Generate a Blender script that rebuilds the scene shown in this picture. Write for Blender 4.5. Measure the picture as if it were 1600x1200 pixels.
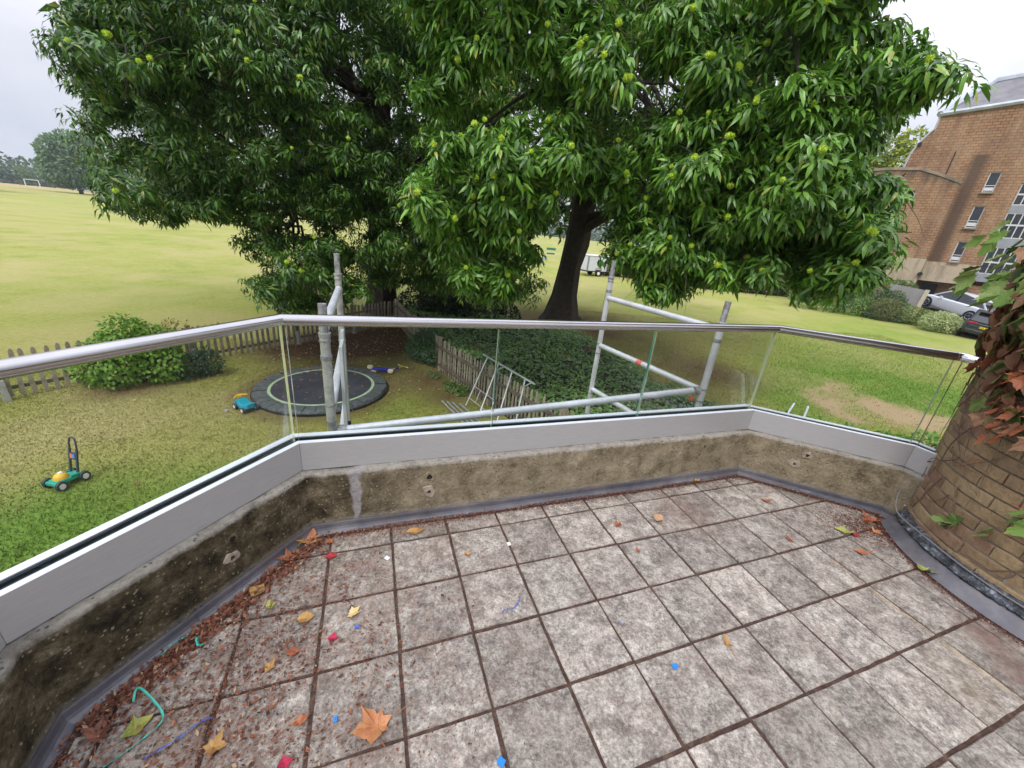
import bpy, math, random
import numpy as np
from mathutils import Vector, Matrix
for o in list(bpy.data.objects): bpy.data.objects.remove(o)
SC = bpy.context.scene
COL = SC.collection
rad = math.radians

# ---------------------------------------------------------------- camera
cam_d = bpy.data.cameras.new("camera"); cam = bpy.data.objects.new("camera", cam_d); COL.objects.link(cam)
cam_d.sensor_width = 36.0; cam_d.lens = 612/1600*36.0
cam_d.clip_start = 0.05; cam_d.clip_end = 6000
_p, _r = rad(21.2), rad(5.7)
_rt = Vector((1,0,0)); _up = Vector((0,math.sin(_p),math.cos(_p))); _fw = Vector((0,math.cos(_p),-math.sin(_p)))
_R = math.cos(_r)*_rt + math.sin(_r)*_up; _U = -math.sin(_r)*_rt + math.cos(_r)*_up
M = Matrix((( _R.x,_U.x,-_fw.x,0),(_R.y,_U.y,-_fw.y,0),(_R.z,_U.z,-_fw.z,1.6),(0,0,0,1)))
cam.matrix_world = M
SC.camera = cam
SC.render.engine = 'CYCLES'

# ---------------------------------------------------------------- sky and sun (overcast)
SUN_EL, SUN_AZ = 52, 200          # compass angle from +Y, clockwise
w = bpy.data.worlds.new("World"); SC.world = w; w.use_nodes = True
nt = w.node_tree; nt.nodes.clear()
def wn(t, **k):
    n = nt.nodes.new(t)
    for a, b in k.items(): setattr(n, a, b)
    return n
out = wn('ShaderNodeOutputWorld'); bg1 = wn('ShaderNodeBackground'); bg2 = wn('ShaderNodeBackground'); addsh = wn('ShaderNodeMixShader')
sky = wn('ShaderNodeTexSky', sky_type='NISHITA', sun_disc=False, sun_elevation=rad(SUN_EL), sun_rotation=rad(SUN_AZ))
bg1.inputs['Strength'].default_value = 0.08
nt.links.new(sky.outputs[0], bg1.inputs['Color'])
tc = wn('ShaderNodeTexCoord'); sep = wn('ShaderNodeSeparateXYZ'); nt.links.new(tc.outputs['Generated'], sep.inputs[0])
mp = wn('ShaderNodeMapping'); mp.inputs['Scale'].default_value = (1.0,1.0,3.2); nt.links.new(tc.outputs['Generated'], mp.inputs[0])
nz = wn('ShaderNodeTexNoise'); nz.inputs['Scale'].default_value = 1.7; nz.inputs['Detail'].default_value = 5; nz.inputs['Roughness'].default_value=.5
nt.links.new(mp.outputs[0], nz.inputs['Vector'])
cr = wn('ShaderNodeValToRGB'); cr.color_ramp.elements[0].position=.40; cr.color_ramp.elements[0].color=(.52,.56,.66,1)
cr.color_ramp.elements[1].position=.60; cr.color_ramp.elements[1].color=(.72,.73,.81,1)
nt.links.new(nz.outputs['Fac'], cr.inputs[0])
mr = wn('ShaderNodeMapRange'); mr.inputs['From Min'].default_value=.18; mr.inputs['From Max'].default_value=1.0; mr.inputs['To Min'].default_value=1.0; mr.inputs['To Max'].default_value=2.9
nt.links.new(sep.outputs['Z'], mr.inputs['Value'])
nt.links.new(cr.outputs[0], bg2.inputs['Color']); nt.links.new(mr.outputs[0], bg2.inputs['Strength'])
addsh.inputs[0].default_value = 0.95
nt.links.new(bg1.outputs[0], addsh.inputs[1]); nt.links.new(bg2.outputs[0], addsh.inputs[2]); nt.links.new(addsh.outputs[0], out.inputs[0])

sd = bpy.data.lights.new("sun", 'SUN'); sd.energy = 1.5; sd.angle = rad(14); sd.color = (1,.96,.9)
so = bpy.data.objects.new("sun", sd); COL.objects.link(so)
_d = Vector((math.sin(rad(SUN_AZ))*math.cos(rad(SUN_EL)), math.cos(rad(SUN_AZ))*math.cos(rad(SUN_EL)), math.sin(rad(SUN_EL))))
so.rotation_euler = _d.to_track_quat('Z','Y').to_euler()
vs = SC.view_settings; vs.view_transform='Standard'; vs.look='None'; vs.exposure=0.30; vs.gamma=1; vs.use_curve_mapping=False
SC.cycles.max_bounces = 8; SC.cycles.transparent_max_bounces = 16; SC.cycles.diffuse_bounces = 3; SC.cycles.glossy_bounces=3; SC.cycles.transmission_bounces = 6

# ---------------------------------------------------------------- helpers
def tag(o, label=None, cat=None, group=None, kind=None):
    if label: o['label']=label
    if cat: o['category']=cat
    if group: o['group']=group
    if kind: o['kind']=kind
    return o
def empty(name, loc=(0,0,0), rz=0, label=None, cat=None, group=None):
    o = bpy.data.objects.new(name, None); COL.objects.link(o); o.location=loc; o.rotation_euler=(0,0,rz); o.empty_display_size=.1
    return tag(o, label, cat, group)
class MB:
    def __init__(s): s.v=[]; s.f=[]; s.m=[]
    def add(s, vs, fs, m=0):
        n=len(s.v); s.v += [tuple(v) for v in vs]; s.f += [tuple(i+n for i in f) for f in fs]; s.m += [m]*len(fs)
        return s
    def box(s, c, d, R=None, m=0, taper=1.0):
        x,y,z=[q/2 for q in d]; P=[(-x,-y,-z),(x,-y,-z),(x,y,-z),(-x,y,-z),(-x*taper,-y*taper,z),(x*taper,-y*taper,z),(x*taper,y*taper,z),(-x*taper,y*taper,z)]
        if R is not None: P=[tuple(R@Vector(p)) for p in P]
        P=[(p[0]+c[0],p[1]+c[1],p[2]+c[2]) for p in P]
        return s.add(P,[(0,3,2,1),(4,5,6,7),(0,1,5,4),(1,2,6,5),(2,3,7,6),(3,0,4,7)],m)
    def bar(s, a, b, w, h, m=0):       # rectangular bar between two points
        a=Vector(a); b=Vector(b); d=b-a; R=d.to_track_quat('Y','Z').to_matrix()
        return s.box((a+b)/2,(w,d.length,h),R,m)
    def tube(s, pts, r, n=10, m=0, cap=True):
        pts=[Vector(p) for p in pts]; rs=r if isinstance(r,(list,tuple)) else [r]*len(pts)
        base=len(s.v); up=None
        for i,p in enumerate(pts):
            d=(pts[min(i+1,len(pts)-1)]-pts[max(i-1,0)]); d.normalize()
            if up is None: up = Vector((0,0,1)) if abs(d.z)<.9 else Vector((1,0,0))
            a=d.cross(up); 
            if a.length<1e-6: a=d.cross(Vector((0,1,0)))
            a.normalize(); b=a.cross(d); b.normalize(); up=b
            for k in range(n):
                t=2*math.pi*k/n; q=p+rs[i]*(math.cos(t)*a+math.sin(t)*b); s.v.append(tuple(q))
        for i in range(len(pts)-1):
            for k in range(n):
                k2=(k+1)%n; s.f.append((base+i*n+k,base+i*n+k2,base+(i+1)*n+k2,base+(i+1)*n+k)); s.m.append(m)
        if cap:
            s.f.append(tuple(base+k for k in range(n))); s.m.append(m)
            s.f.append(tuple(base+(len(pts)-1)*n+n-1-k for k in range(n))); s.m.append(m)
        return s
    def cyl(s, c, r, h, n=20, axis='Z', m=0, r2=None):
        c=Vector(c); ax={'X':Vector((1,0,0)),'Y':Vector((0,1,0)),'Z':Vector((0,0,1))}.get(axis) if isinstance(axis,str) else Vector(axis).normalized()
        return s.tube([c-ax*h/2,c+ax*h/2],[r,r if r2 is None else r2],n,m)
    def prism(s, poly, z0, z1, m=0):
        n=len(poly); s.add([(p[0],p[1],z0) for p in poly]+[(p[0],p[1],z1) for p in poly],
            [tuple(range(n))[::-1],tuple(range(n,2*n))]+[(i,(i+1)%n,n+(i+1)%n,n+i) for i in range(n)],m); return s
    def build(s, name, mat, parent=None, smooth=False, bevel=0, T=None):
        me=bpy.data.meshes.new(name); v=s.v
        if T is not None: v=[tuple(T@Vector(p)) for p in v]
        me.from_pydata(v,[],s.f); mats=mat if isinstance(mat,(list,tuple)) else [mat]
        for q in mats: me.materials.append(q)
        if len(mats)>1: me.polygons.foreach_set('material_index', s.m)
        if smooth: me.polygons.foreach_set('use_smooth',[True]*len(me.polygons))
        me.update()
        o=bpy.data.objects.new(name,me); COL.objects.link(o)
        if parent: o.parent=parent
        if bevel:
            b=o.modifiers.new('bevel','BEVEL'); b.width=bevel; b.segments=2; b.limit_method='ANGLE'; b.angle_limit=rad(40)
        if smooth and len(v)<20000:
            try: me.set_sharp_from_angle(angle=rad(42))
            except Exception: pass
        return o
def np_mesh(name, V, F, mat, parent=None, smooth=False, colors=None, nv=None):
    """V (n,3) F (m,3) arrays"""
    me=bpy.data.meshes.new(name); V=np.asarray(V,dtype=np.float32); F=np.asarray(F,dtype=np.int32); k=F.shape[1]
    me.vertices.add(len(V)); me.vertices.foreach_set('co',V.ravel())
    me.loops.add(F.size); me.loops.foreach_set('vertex_index',F.ravel())
    me.polygons.add(len(F)); me.polygons.foreach_set('loop_start',np.arange(0,F.size,k,dtype=np.int32)); me.polygons.foreach_set('loop_total',np.full(len(F),k,dtype=np.int32))
    if smooth: me.polygons.foreach_set('use_smooth',np.ones(len(F),dtype=bool))
    if colors is not None:
        a=me.color_attributes.new('tint','FLOAT_COLOR','POINT'); c=np.ones((len(V),4),dtype=np.float32); c[:,:colors.shape[1]]=colors; a.data.foreach_set('color',c.ravel())
    me.update(calc_edges=True); me.materials.append(mat)
    o=bpy.data.objects.new(name,me); COL.objects.link(o)
    if parent: o.parent=parent
    return o
def link_copy(o, parent=None):
    c=o.copy(); COL.objects.link(c); c.parent=parent; return c
def copy_tree(o, parent=None):
    c=link_copy(o,parent)
    for ch in list(o.children): copy_tree(ch,c)
    return c

# ---------------------------------------------------------------- materials
def mat(name, col=(.5,.5,.5), rough=.6, metal=0, var=0.0, scale=8, bump=0, bscale=None, col2=None, spec=.5, detail=6, coords='Object', rnd=0, dist=.01, trans=0):
    m=bpy.data.materials.new(name); m.use_nodes=True; t=m.node_tree; b=t.nodes['Principled BSDF']
    b.inputs['Roughness'].default_value=rough; b.inputs['Metallic'].default_value=metal; b.inputs['Specular IOR Level'].default_value=spec
    b.inputs['Base Color'].default_value=(*col,1)
    tcn=t.nodes.new('ShaderNodeTexCoord')
    last=None
    if var or col2:
        n=t.nodes.new('ShaderNodeTexNoise'); n.inputs['Scale'].default_value=scale; n.inputs['Detail'].default_value=detail; n.inputs['Roughness'].default_value=.65
        t.links.new(tcn.outputs[coords],n.inputs['Vector'])
        r=t.nodes.new('ShaderNodeValToRGB'); c2=col2 or tuple(q*(1-var) for q in col); c1=col if col2 else tuple(q*(1+var) for q in col)
        r.color_ramp.elements[0].position=.35; r.color_ramp.elements[1].position=.65
        r.color_ramp.elements[0].color=(*c2,1); r.color_ramp.elements[1].color=(*c1,1)
        t.links.new(n.outputs['Fac'],r.inputs[0]); last=r.outputs[0]
    if rnd:
        oi=t.nodes.new('ShaderNodeObjectInfo'); hv=t.nodes.new('ShaderNodeHueSaturation'); mm=t.nodes.new('ShaderNodeMapRange')
        mm.inputs['To Min'].default_value=1-rnd; mm.inputs['To Max'].default_value=1+rnd
        t.links.new(oi.outputs['Random'],mm.inputs['Value']); t.links.new(mm.outputs[0],hv.inputs['Value'])
        if last: t.links.new(last,hv.inputs['Color'])
        else: hv.inputs['Color'].default_value=(*col,1)
        last=hv.outputs[0]
    if last: t.links.new(last,b.inputs['Base Color'])
    if bump:
        n2=t.nodes.new('ShaderNodeTexNoise'); n2.inputs['Scale'].default_value=bscale or scale*4; n2.inputs['Detail'].default_value=6
        t.links.new(tcn.outputs[coords],n2.inputs['Vector']); bp=t.nodes.new('ShaderNodeBump'); bp.inputs['Strength'].default_value=bump; bp.inputs['Distance'].default_value=dist
        t.links.new(n2.outputs['Fac'],bp.inputs['Height']); t.links.new(bp.outputs[0],b.inputs['Normal'])
    return m
def leafmat(name, rough=.45, trans=.35, spec=.5, mul=(1,1,1)):
    """leaf material that takes its colour from the per-leaf tint attribute; slightly translucent"""
    m=bpy.data.materials.new(name); m.use_nodes=True; t=m.node_tree; b=t.nodes['Principled BSDF']; o=t.nodes['Material Output']
    a=t.nodes.new('ShaderNodeAttribute'); a.attribute_name='tint'
    t.links.new(a.outputs['Color'],b.inputs['Base Color']); b.inputs['Roughness'].default_value=rough; b.inputs['Specular IOR Level'].default_value=spec
    if trans:
        tr=t.nodes.new('ShaderNodeBsdfTranslucent'); mx=t.nodes.new('ShaderNodeMixShader'); mx.inputs[0].default_value=trans
        hs=t.nodes.new('ShaderNodeHueSaturation'); hs.inputs['Value'].default_value=1.3; t.links.new(a.outputs['Color'],hs.inputs['Color'])
        t.links.new(hs.outputs[0],tr.inputs['Color']); t.links.new(b.outputs[0],mx.inputs[1]); t.links.new(tr.outputs[0],mx.inputs[2]); t.links.new(mx.outputs[0],o.inputs[0])
    return m
# small node-graph writer for the richer surfaces
class G:
    def __init__(s,name):
        s.m=bpy.data.materials.new(name); s.m.use_nodes=True; s.t=s.m.node_tree; s.b=s.t.nodes['Principled BSDF']; s.tc=s.t.nodes.new('ShaderNodeTexCoord')
    def n(s,t,inp={},**k):
        x=s.t.nodes.new(t)
        for a,b in k.items(): setattr(x,a,b)
        for a,b in inp.items(): s.set(x.inputs[a],b)
        return x
    def set(s,i,v):
        if hasattr(v,'is_output') or isinstance(v,bpy.types.NodeSocket): s.t.links.new(v,i)
        elif isinstance(v,(tuple,list)) and len(v)==3 and i.type=='RGBA': i.default_value=(*v,1)
        else: i.default_value=v
    def noise(s,scale,detail=5,rough=.6,vec=None,dist=0):
        return s.n('ShaderNodeTexNoise',{'Vector':vec or s.tc.outputs['Object'],'Scale':scale,'Detail':detail,'Roughness':rough,'Distortion':dist}).outputs['Fac']
    def ramp(s,v,stops):
        r=s.n('ShaderNodeValToRGB',{0:v}); e=r.color_ramp.elements
        while len(e)<len(stops): e.new(.5)
        for q,(p,c) in zip(e,stops): q.position=p; q.color=(*c,1) if isinstance(c,(tuple,list)) else (c,c,c,1)
        return r.outputs[0]
    def mix(s,f,a,b,mode='MIX'):
        x=s.t.nodes.new('ShaderNodeMix'); x.data_type='RGBA'; x.blend_type=mode
        s.set(x.inputs[0],f); s.set(x.inputs[6],a); s.set(x.inputs[7],b); return x.outputs[2]
    def math(s,op,a,b=0.0,clamp=False):
        x=s.t.nodes.new('ShaderNodeMath'); x.operation=op; x.use_clamp=clamp; s.set(x.inputs[0],a); s.set(x.inputs[1],b); return x.outputs[0]
    def xyz(s,v=None):
        x=s.n('ShaderNodeSeparateXYZ',{0:v or s.tc.outputs['Object']}); return x.outputs
    def bump(s,h,strength=.5,dist=.01):
        x=s.n('ShaderNodeBump',{'Height':h,'Strength':strength,'Distance':dist}); s.t.links.new(x.outputs[0],s.b.inputs['Normal'])
    def done(s,col,rough=.8,metal=0,spec=.5):
        s.set(s.b.inputs['Base Color'],col); s.set(s.b.inputs['Roughness'],rough); s.set(s.b.inputs['Metallic'],metal); s.b.inputs['Specular IOR Level'].default_value=spec; return s.m
# ================================================================ TERRACE
FLOORPTS = [(-.78,-1.4),(-1.215,.545+.02),(-1.31,.77),(-.99,1.64),(1.83,2.69),(2.66,2.355),(2.90,1.80)]
FLOORPTS = [(-.62,-.98),(-1.325,.73),(-.99,1.64),(1.83,2.69),(2.68,2.345),(2.93,1.75)]
P2=[Vector(p) for p in FLOORPTS]
def offs(P,d):
    n=len(P); O=[]
    for i in range(n):
        dirs=[]
        if i>0: dirs.append((P[i]-P[i-1]).normalized())
        if i<n-1: dirs.append((P[i+1]-P[i]).normalized())
        ns=[Vector((-q.y,q.x)) for q in dirs]
        if len(ns)==1: O.append(P[i]+ns[0]*d)
        else:
            b=(ns[0]+ns[1]).normalized(); O.append(P[i]+b*(d/b.dot(ns[0])))
    return O
def seg_sweep(i, prof, name, m, parent, P=P2, gap=0.0, bevel=0):
    """closed profile [(offset,z)] swept along segment i with mitred ends"""
    mb=MB(); n=len(prof); a=[];b=[]
    for off,z in prof:
        O=offs(P,off); p,q=O[i],O[i+1]; d=(q-p).normalized(); p=p+d*gap; q=q-d*gap
        a.append((p.x,p.y,z)); b.append((q.x,q.y,z))
    mb.add(a+b,[(k,(k+1)%n,n+(k+1)%n,n+k) for k in range(n)]+[tuple(range(n))[::-1],tuple(range(n,2*n))])
    return mb.build(name,m,parent,bevel=bevel)

# --- concrete of the parapet
g=G('parapet_concrete')
pos=g.xyz()
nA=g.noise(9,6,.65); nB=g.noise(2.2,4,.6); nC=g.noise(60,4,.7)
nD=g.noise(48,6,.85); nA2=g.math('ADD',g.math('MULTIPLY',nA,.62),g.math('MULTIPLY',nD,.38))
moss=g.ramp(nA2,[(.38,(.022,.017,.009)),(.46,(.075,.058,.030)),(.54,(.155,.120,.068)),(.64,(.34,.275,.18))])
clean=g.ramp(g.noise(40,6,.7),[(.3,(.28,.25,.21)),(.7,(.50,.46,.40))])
# moss and painted shade darken the left-hand end; right-hand bay coloured as lit
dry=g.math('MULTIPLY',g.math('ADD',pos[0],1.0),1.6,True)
moss_and_shade=g.mix(g.math('MULTIPLY',dry,.85),moss,g.ramp(nA2,[(.37,(.15,.12,.072)),(.47,(.30,.242,.155)),(.56,(.38,.31,.205)),(.66,(.52,.44,.31))]))
top=g.math('ADD',g.math('MULTIPLY',g.math('SUBTRACT',pos[2],.335),45.0),g.math('MULTIPLY',g.math('SUBTRACT',nA,.5),3.0),True)
lowr=g.math('MULTIPLY',g.math('SUBTRACT',.082,pos[2]),60.0,True)
base=g.mix(top,moss_and_shade,clean)
base=g.mix(g.math('MULTIPLY',lowr,.65),base,g.mix(.5,moss_and_shade,clean))
# aggregate specks
vo=g.n('ShaderNodeTexVoronoi',{'Vector':g.tc.outputs['Object'],'Scale':62.0}); sp=g.ramp(vo.outputs['Distance'],[(.20,1.0),(.34,0.0)])
sel=g.ramp(g.noise(38,2,.5),[(.52,0.0),(.57,1.0)])
base=g.mix(g.math('MULTIPLY',g.math('MULTIPLY',sp,sel),.75),base,(.46,.40,.28))
# dark pits / cracks
vp=g.n('ShaderNodeTexVoronoi',{'Vector':g.tc.outputs['Object'],'Scale':41.0}); pit=g.math('MULTIPLY',g.ramp(vp.outputs['Distance'],[(.14,1.0),(.26,0.0)]),g.ramp(g.noise(21,2,.5),[(.5,0.0),(.55,1.0)])); base=g.mix(g.math('MULTIPLY',pit,.7),base,(.022,.017,.010))
cr_=g.n('ShaderNodeTexVoronoi',{'Vector':g.tc.outputs['Object'],'Scale':3.1},feature='DISTANCE_TO_EDGE')
ck=g.math('MULTIPLY',g.ramp(cr_.outputs['Distance'],[(.0,1.0),(.012,0.0)]),g.ramp(g.noise(6,3,.6),[(.55,0.0),(.65,.7)]))
base=g.mix(ck,base,(.03,.022,.015))
# limewater run below the corner of the channel
dx=g.math('SUBTRACT',pos[0],g.math('ADD',-.775,g.math('MULTIPLY',g.math('SUBTRACT',g.noise(7,3,.6),.5),.09)))
wd=g.math('ADD',.012,g.math('MULTIPLY',pos[2],.075))
run=g.math('SUBTRACT',1.0,g.math('DIVIDE',g.math('ABSOLUTE',dx),wd),True)
run=g.math('MULTIPLY',g.math('MULTIPLY',run,2.2,True),g.ramp(g.noise(28,4,.7),[(.30,.45),(.55,1.0)]))
ymask=g.math('GREATER_THAN',pos[1],1.6)
base=g.mix(g.math('MULTIPLY',run,ymask),base,(.42,.39,.38))
g.bump(g.math('ADD',g.math('ADD',g.math('MULTIPLY',nC,.6),nD),nA),1.0,.016)
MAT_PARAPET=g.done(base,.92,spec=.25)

# --- swept, slightly eroded parapet
def parapet():
    prof=[(.0,.0)]+[(0.0,z) for z in np.linspace(.02,.345,15)]+[(.006,.356),(.016,.36)]+[(x,.36) for x in np.linspace(.035,.20,7)]+[(.22,.352),(.22,.2),(.22,-.15),(.22,-.3)]
    P=P2; S=[]
    for i in range(len(P)-1):
        L=(P[i+1]-P[i]).length; k=max(2,int(L/.022)); S+= [(i,j/k) for j in range(k)]
    S.append((len(P)-2,1.0))
    V=[];rng=np.random.RandomState(4)
    from mathutils import noise as mn
    OF=[offs(P,o) for o,_ in prof]
    for (i,t) in S:
        for k,(o,z) in enumerate(prof):
            p=OF[k][i].lerp(OF[k][i+1],t)
            e=mn.noise(Vector((p.x*9,p.y*9,z*9)))*.003+mn.noise(Vector((p.x*30,p.y*30,z*30)))*.0022
            edge=1.0 if 13<=k<=19 else 0.0
            d=mn.noise(Vector((p.x*14,p.y*14,3)))*.008*edge+ max(0,mn.noise(Vector((p.x*6,p.y*6,9)))-.25)*.03*edge
            nx=(OF[-1][i+1]-OF[-1][i]).normalized(); n=Vector((-nx.y,nx.x))
            V.append((p.x+n.x*(e+d),p.y+n.y*(e+d),z-d*.8+ (e if k>18 else 0)))
    n=len(prof); F=[]
    for a in range(len(S)-1):
        for k in range(n-1): F.append((a*n+k,a*n+k+1,(a+1)*n+k+1,(a+1)*n+k))
    return V,F
t_par=empty('parapet_wall',(0,0,0),0,'low mossy concrete parapet wall with four visible faces edging the paved terrace','wall')
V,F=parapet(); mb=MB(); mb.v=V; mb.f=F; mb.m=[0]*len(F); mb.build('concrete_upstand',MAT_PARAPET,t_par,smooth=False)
# old bolt holes with mortar patches
MAT_MORTAR=mat('pale_mortar',(.30,.25,.19),.95,var=.35,scale=30,bump=.6,dist=.006)
MAT_HOLE=mat('painted_hole_shade',(.02,.013,.01),.95)  # near-black colour that paints the shade inside holes
MAT_RUSTHOLE=mat('rust_hole',(.10,.035,.02),.9,var=.4,scale=60)
def hole(seg,t,z,pr,hr,seed,patch=True):
    rnd=random.Random(seed); O0=offs(P2,0)[seg]; O1=offs(P2,0)[seg+1]; p=O0.lerp(O1,t); d=(O1-O0).normalized(); n=Vector((d.y,-d.x))
    def pt(a,b,off): q=p+d*a+n*off; return (q.x,q.y,z+b)
    mb=MB(); K=18; rr=[hr*(1+.15*math.sin(3*k*.35+seed)) for k in range(K)]
    ro=[pr*(1.1+.22*math.sin(2*2*math.pi*k/K+seed)+.13*math.sin(5*2*math.pi*k/K+seed*2)+rnd.uniform(-.06,.06)) for k in range(K)] 
    inn=[pt(math.cos(2*math.pi*k/K)*rr[k],math.sin(2*math.pi*k/K)*rr[k],.0075) for k in range(K)]
    mid=[pt(math.cos(2*math.pi*k/K)*ro[k]*.8,math.sin(2*math.pi*k/K)*ro[k]*.8,.007) for k in range(K)]
    outr=[pt(math.cos(2*math.pi*k/K)*ro[k],math.sin(2*math.pi*k/K)*ro[k],-.004) for k in range(K)]
    o=mb.add(inn+mid+outr,[(k,(k+1)%K,K+(k+1)%K,K+k) for k in range(K)]+[(K+k,K+(k+1)%K,2*K+(k+1)%K,2*K+k) for k in range(K)]).build('mortar_patch',MAT_MORTAR if patch else MAT_PARAPET,t_par,smooth=True)
    mh=MB(); inn2=[pt(math.cos(2*math.pi*k/K)*rr[k]*1.02,math.sin(2*math.pi*k/K)*rr[k]*1.02,.004) for k in range(K)]
    h=mh.add(inn2+[pt(0,0,.003)],[(k,(k+1)%K,K) for k in range(K)]).build('bolt_hole',MAT_HOLE if seed%2 else MAT_RUSTHOLE,o)  # flat disc, dark or rust coloured in place of a shaded recess
hole(1,.60,.275,.022,.013,1,False); hole(1,.585,.185,.030,.010,2)
hole(2,.205,.275,.030,.016,3,False); hole(2,.205,.175,.038,.011,4)
hole(2,.86,.28,.022,.009,5,False); hole(2,.85,.215,.020,.008,6,False)
hole(3,.42,.29,.03,.012,7); hole(3,.36,.20,.036,.010,8)
# flashing
g=G('lead_flashing'); n1=g.noise(5,5,.6); 
c=g.ramp(n1,[(.3,(.055,.054,.066)),(.55,(.115,.11,.125)),(.75,(.20,.19,.195))]); c=g.mix(g.ramp(g.noise(14,5,.7),[(.5,0.0),(.75,.6)]),c,(.16,.12,.09))
g.bump(g.noise(7,4,.6),.8,.01); MAT_FLASH=g.done(c,.42,.0,.6)
for i in range(5):
    seg_sweep(i,[(.002,.0),(.002,.050),(-.005,.052),(-.008,.044),(-.009,.020),(-.014,.008),(-.028,.001),(-.036,-.004)],'flashing',MAT_FLASH,t_par)
# joint straps in the flashing
for (sg,t) in ((2,.33),(2,.62),(3,.5),(1,.45)):
    O=offs(P2,-.0115); p=O[sg].lerp(O[sg+1],t); d=(O[sg+1]-O[sg]).normalized(); n=Vector((d.y,-d.x))
    MB().add([(p.x+d.x*a+n.x*b,p.y+d.y*a+n.y*b,z) for a in (-.04,.03) for b,z in ((.0,.046),(.0015,.020),(.009,.009),(.026,.001))],[(0,1,5,4),(1,2,6,5),(2,3,7,6)]).build('flashing_lap',MAT_FLASH,t_par)
# terrace body under the parapet
g=G('terrace_concrete'); MAT_BODY=g.done(g.ramp(g.noise(3,6,.6),[(.3,(.16,.14,.11)),(.7,(.30,.27,.22))]),.9)
t_body=empty('terrace_block',(0,0,0),0,'concrete block carrying the paved terrace above the garden','terrace')
OB=offs(P2,.20); poly=[(p.x,p.y) for p in OB]+[(6.5,1.8),(6.5,-3.2),(-.5,-3.2)]
MB().prism(poly[::-1],-2.75,-.04).build('base_wall',MAT_BODY,t_body)

# --- floor
g=G('joint_debris'); MAT_DEB=None
n1=g.noise(30,6,.75); c=g.ramp(n1,[(.3,(.045,.027,.021)),(.5,(.095,.055,.042)),(.7,(.17,.11,.08))]); g.bump(g.noise(90,4,.8),1.0,.01); MAT_DEB=g.done(c,.95,spec=.2)
t_floor=empty('terrace_floor',(0,0,0)); tag(t_floor,kind='structure')
OI=offs(P2,.0); poly=[(p.x,p.y) for p in OI]+[(6.4,1.7),(6.4,-3.1),(-.4,-3.1)]
MB().prism(poly[::-1],-.035,-.007).build('joint_bed',MAT_DEB,t_floor)
g=G('paving_stone'); oi=g.n('ShaderNodeObjectInfo'); pos=g.xyz()
mapv=g.n('ShaderNodeMapping',{0:g.tc.outputs['Object']}); 
addv=g.n('ShaderNodeVectorMath',{0:g.tc.outputs['Object']},operation='ADD'); 
rv=g.n('ShaderNodeCombineXYZ'); g.set(rv.inputs[2],g.math('MULTIPLY',oi.outputs['Random'],40.0)); g.set(addv.inputs[1],rv.outputs[0]); vv=addv.outputs[0]
big=g.noise(9,7,.72,vv,.5); fine=g.noise(75,5,.85,vv); vfine=g.noise(160,3,.7,vv)
c=g.ramp(g.math('ADD',g.math('ADD',g.math('MULTIPLY',big,.34),g.math('MULTIPLY',g.noise(27,5,.7,vv),.24)),g.math('MULTIPLY',fine,.42)),[(.41,(.105,.092,.083)),(.47,(.225,.20,.172)),(.52,(.38,.34,.295)),(.60,(.62,.57,.49))])
tone=g.n('ShaderNodeMapRange',{'Value':oi.outputs['Random'],'To Min':.74,'To Max':1.14}).outputs[0]
hs=g.n('ShaderNodeHueSaturation',{'Value':tone,'Color':c}); c=hs.outputs[0]
c=g.mix(g.ramp(vfine,[(.56,0.0),(.68,.75)]),c,(.10,.085,.08))
# rusty leaf tannin, strongest on the left-hand side of the terrace
lx=g.math('MULTIPLY',g.math('SUBTRACT',.35,pos[0]),.9,True)
tan=g.math('MULTIPLY',g.ramp(g.math('ADD',g.math('MULTIPLY',g.noise(5,5,.7),.5),g.math('MULTIPLY',g.noise(40,5,.8),.5)),[(.43,0.0),(.56,1.0)]),g.math('ADD',.24,g.math('MULTIPLY',lx,.40)))
c=g.mix(tan,c,(.21,.135,.105))
# red-brown drift on the two far slabs and right edge
def spot(x,y,r,soft):
    dd=g.n('ShaderNodeVectorMath',{0:g.tc.outputs['Object'],1:(x,y,0.0)},operation='DISTANCE').outputs['Value']
    return g.math('MULTIPLY',g.math('SUBTRACT',r,g.math('ADD',dd,g.math('MULTIPLY',g.math('SUBTRACT',big,.5),r*1.3))),1/soft,True)
mot=g.ramp(g.math('ADD',g.math('MULTIPLY',fine,.6),g.math('MULTIPLY',big,.4)),[(.44,.12),(.56,1.0)])
c=g.mix(g.math('MULTIPLY',g.math('MULTIPLY',spot(1.22,2.13,.27,.2),mot),.62),c,(.19,.10,.08))
c=g.mix(g.math('MULTIPLY',g.math('MULTIPLY',spot(2.40,1.42,.16,.12),mot),.8),c,(.16,.065,.045))
c=g.mix(g.math('MULTIPLY',g.math('MULTIPLY',spot(2.36,1.2,.15,.12),mot),.8),c,(.16,.065,.045))
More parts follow.
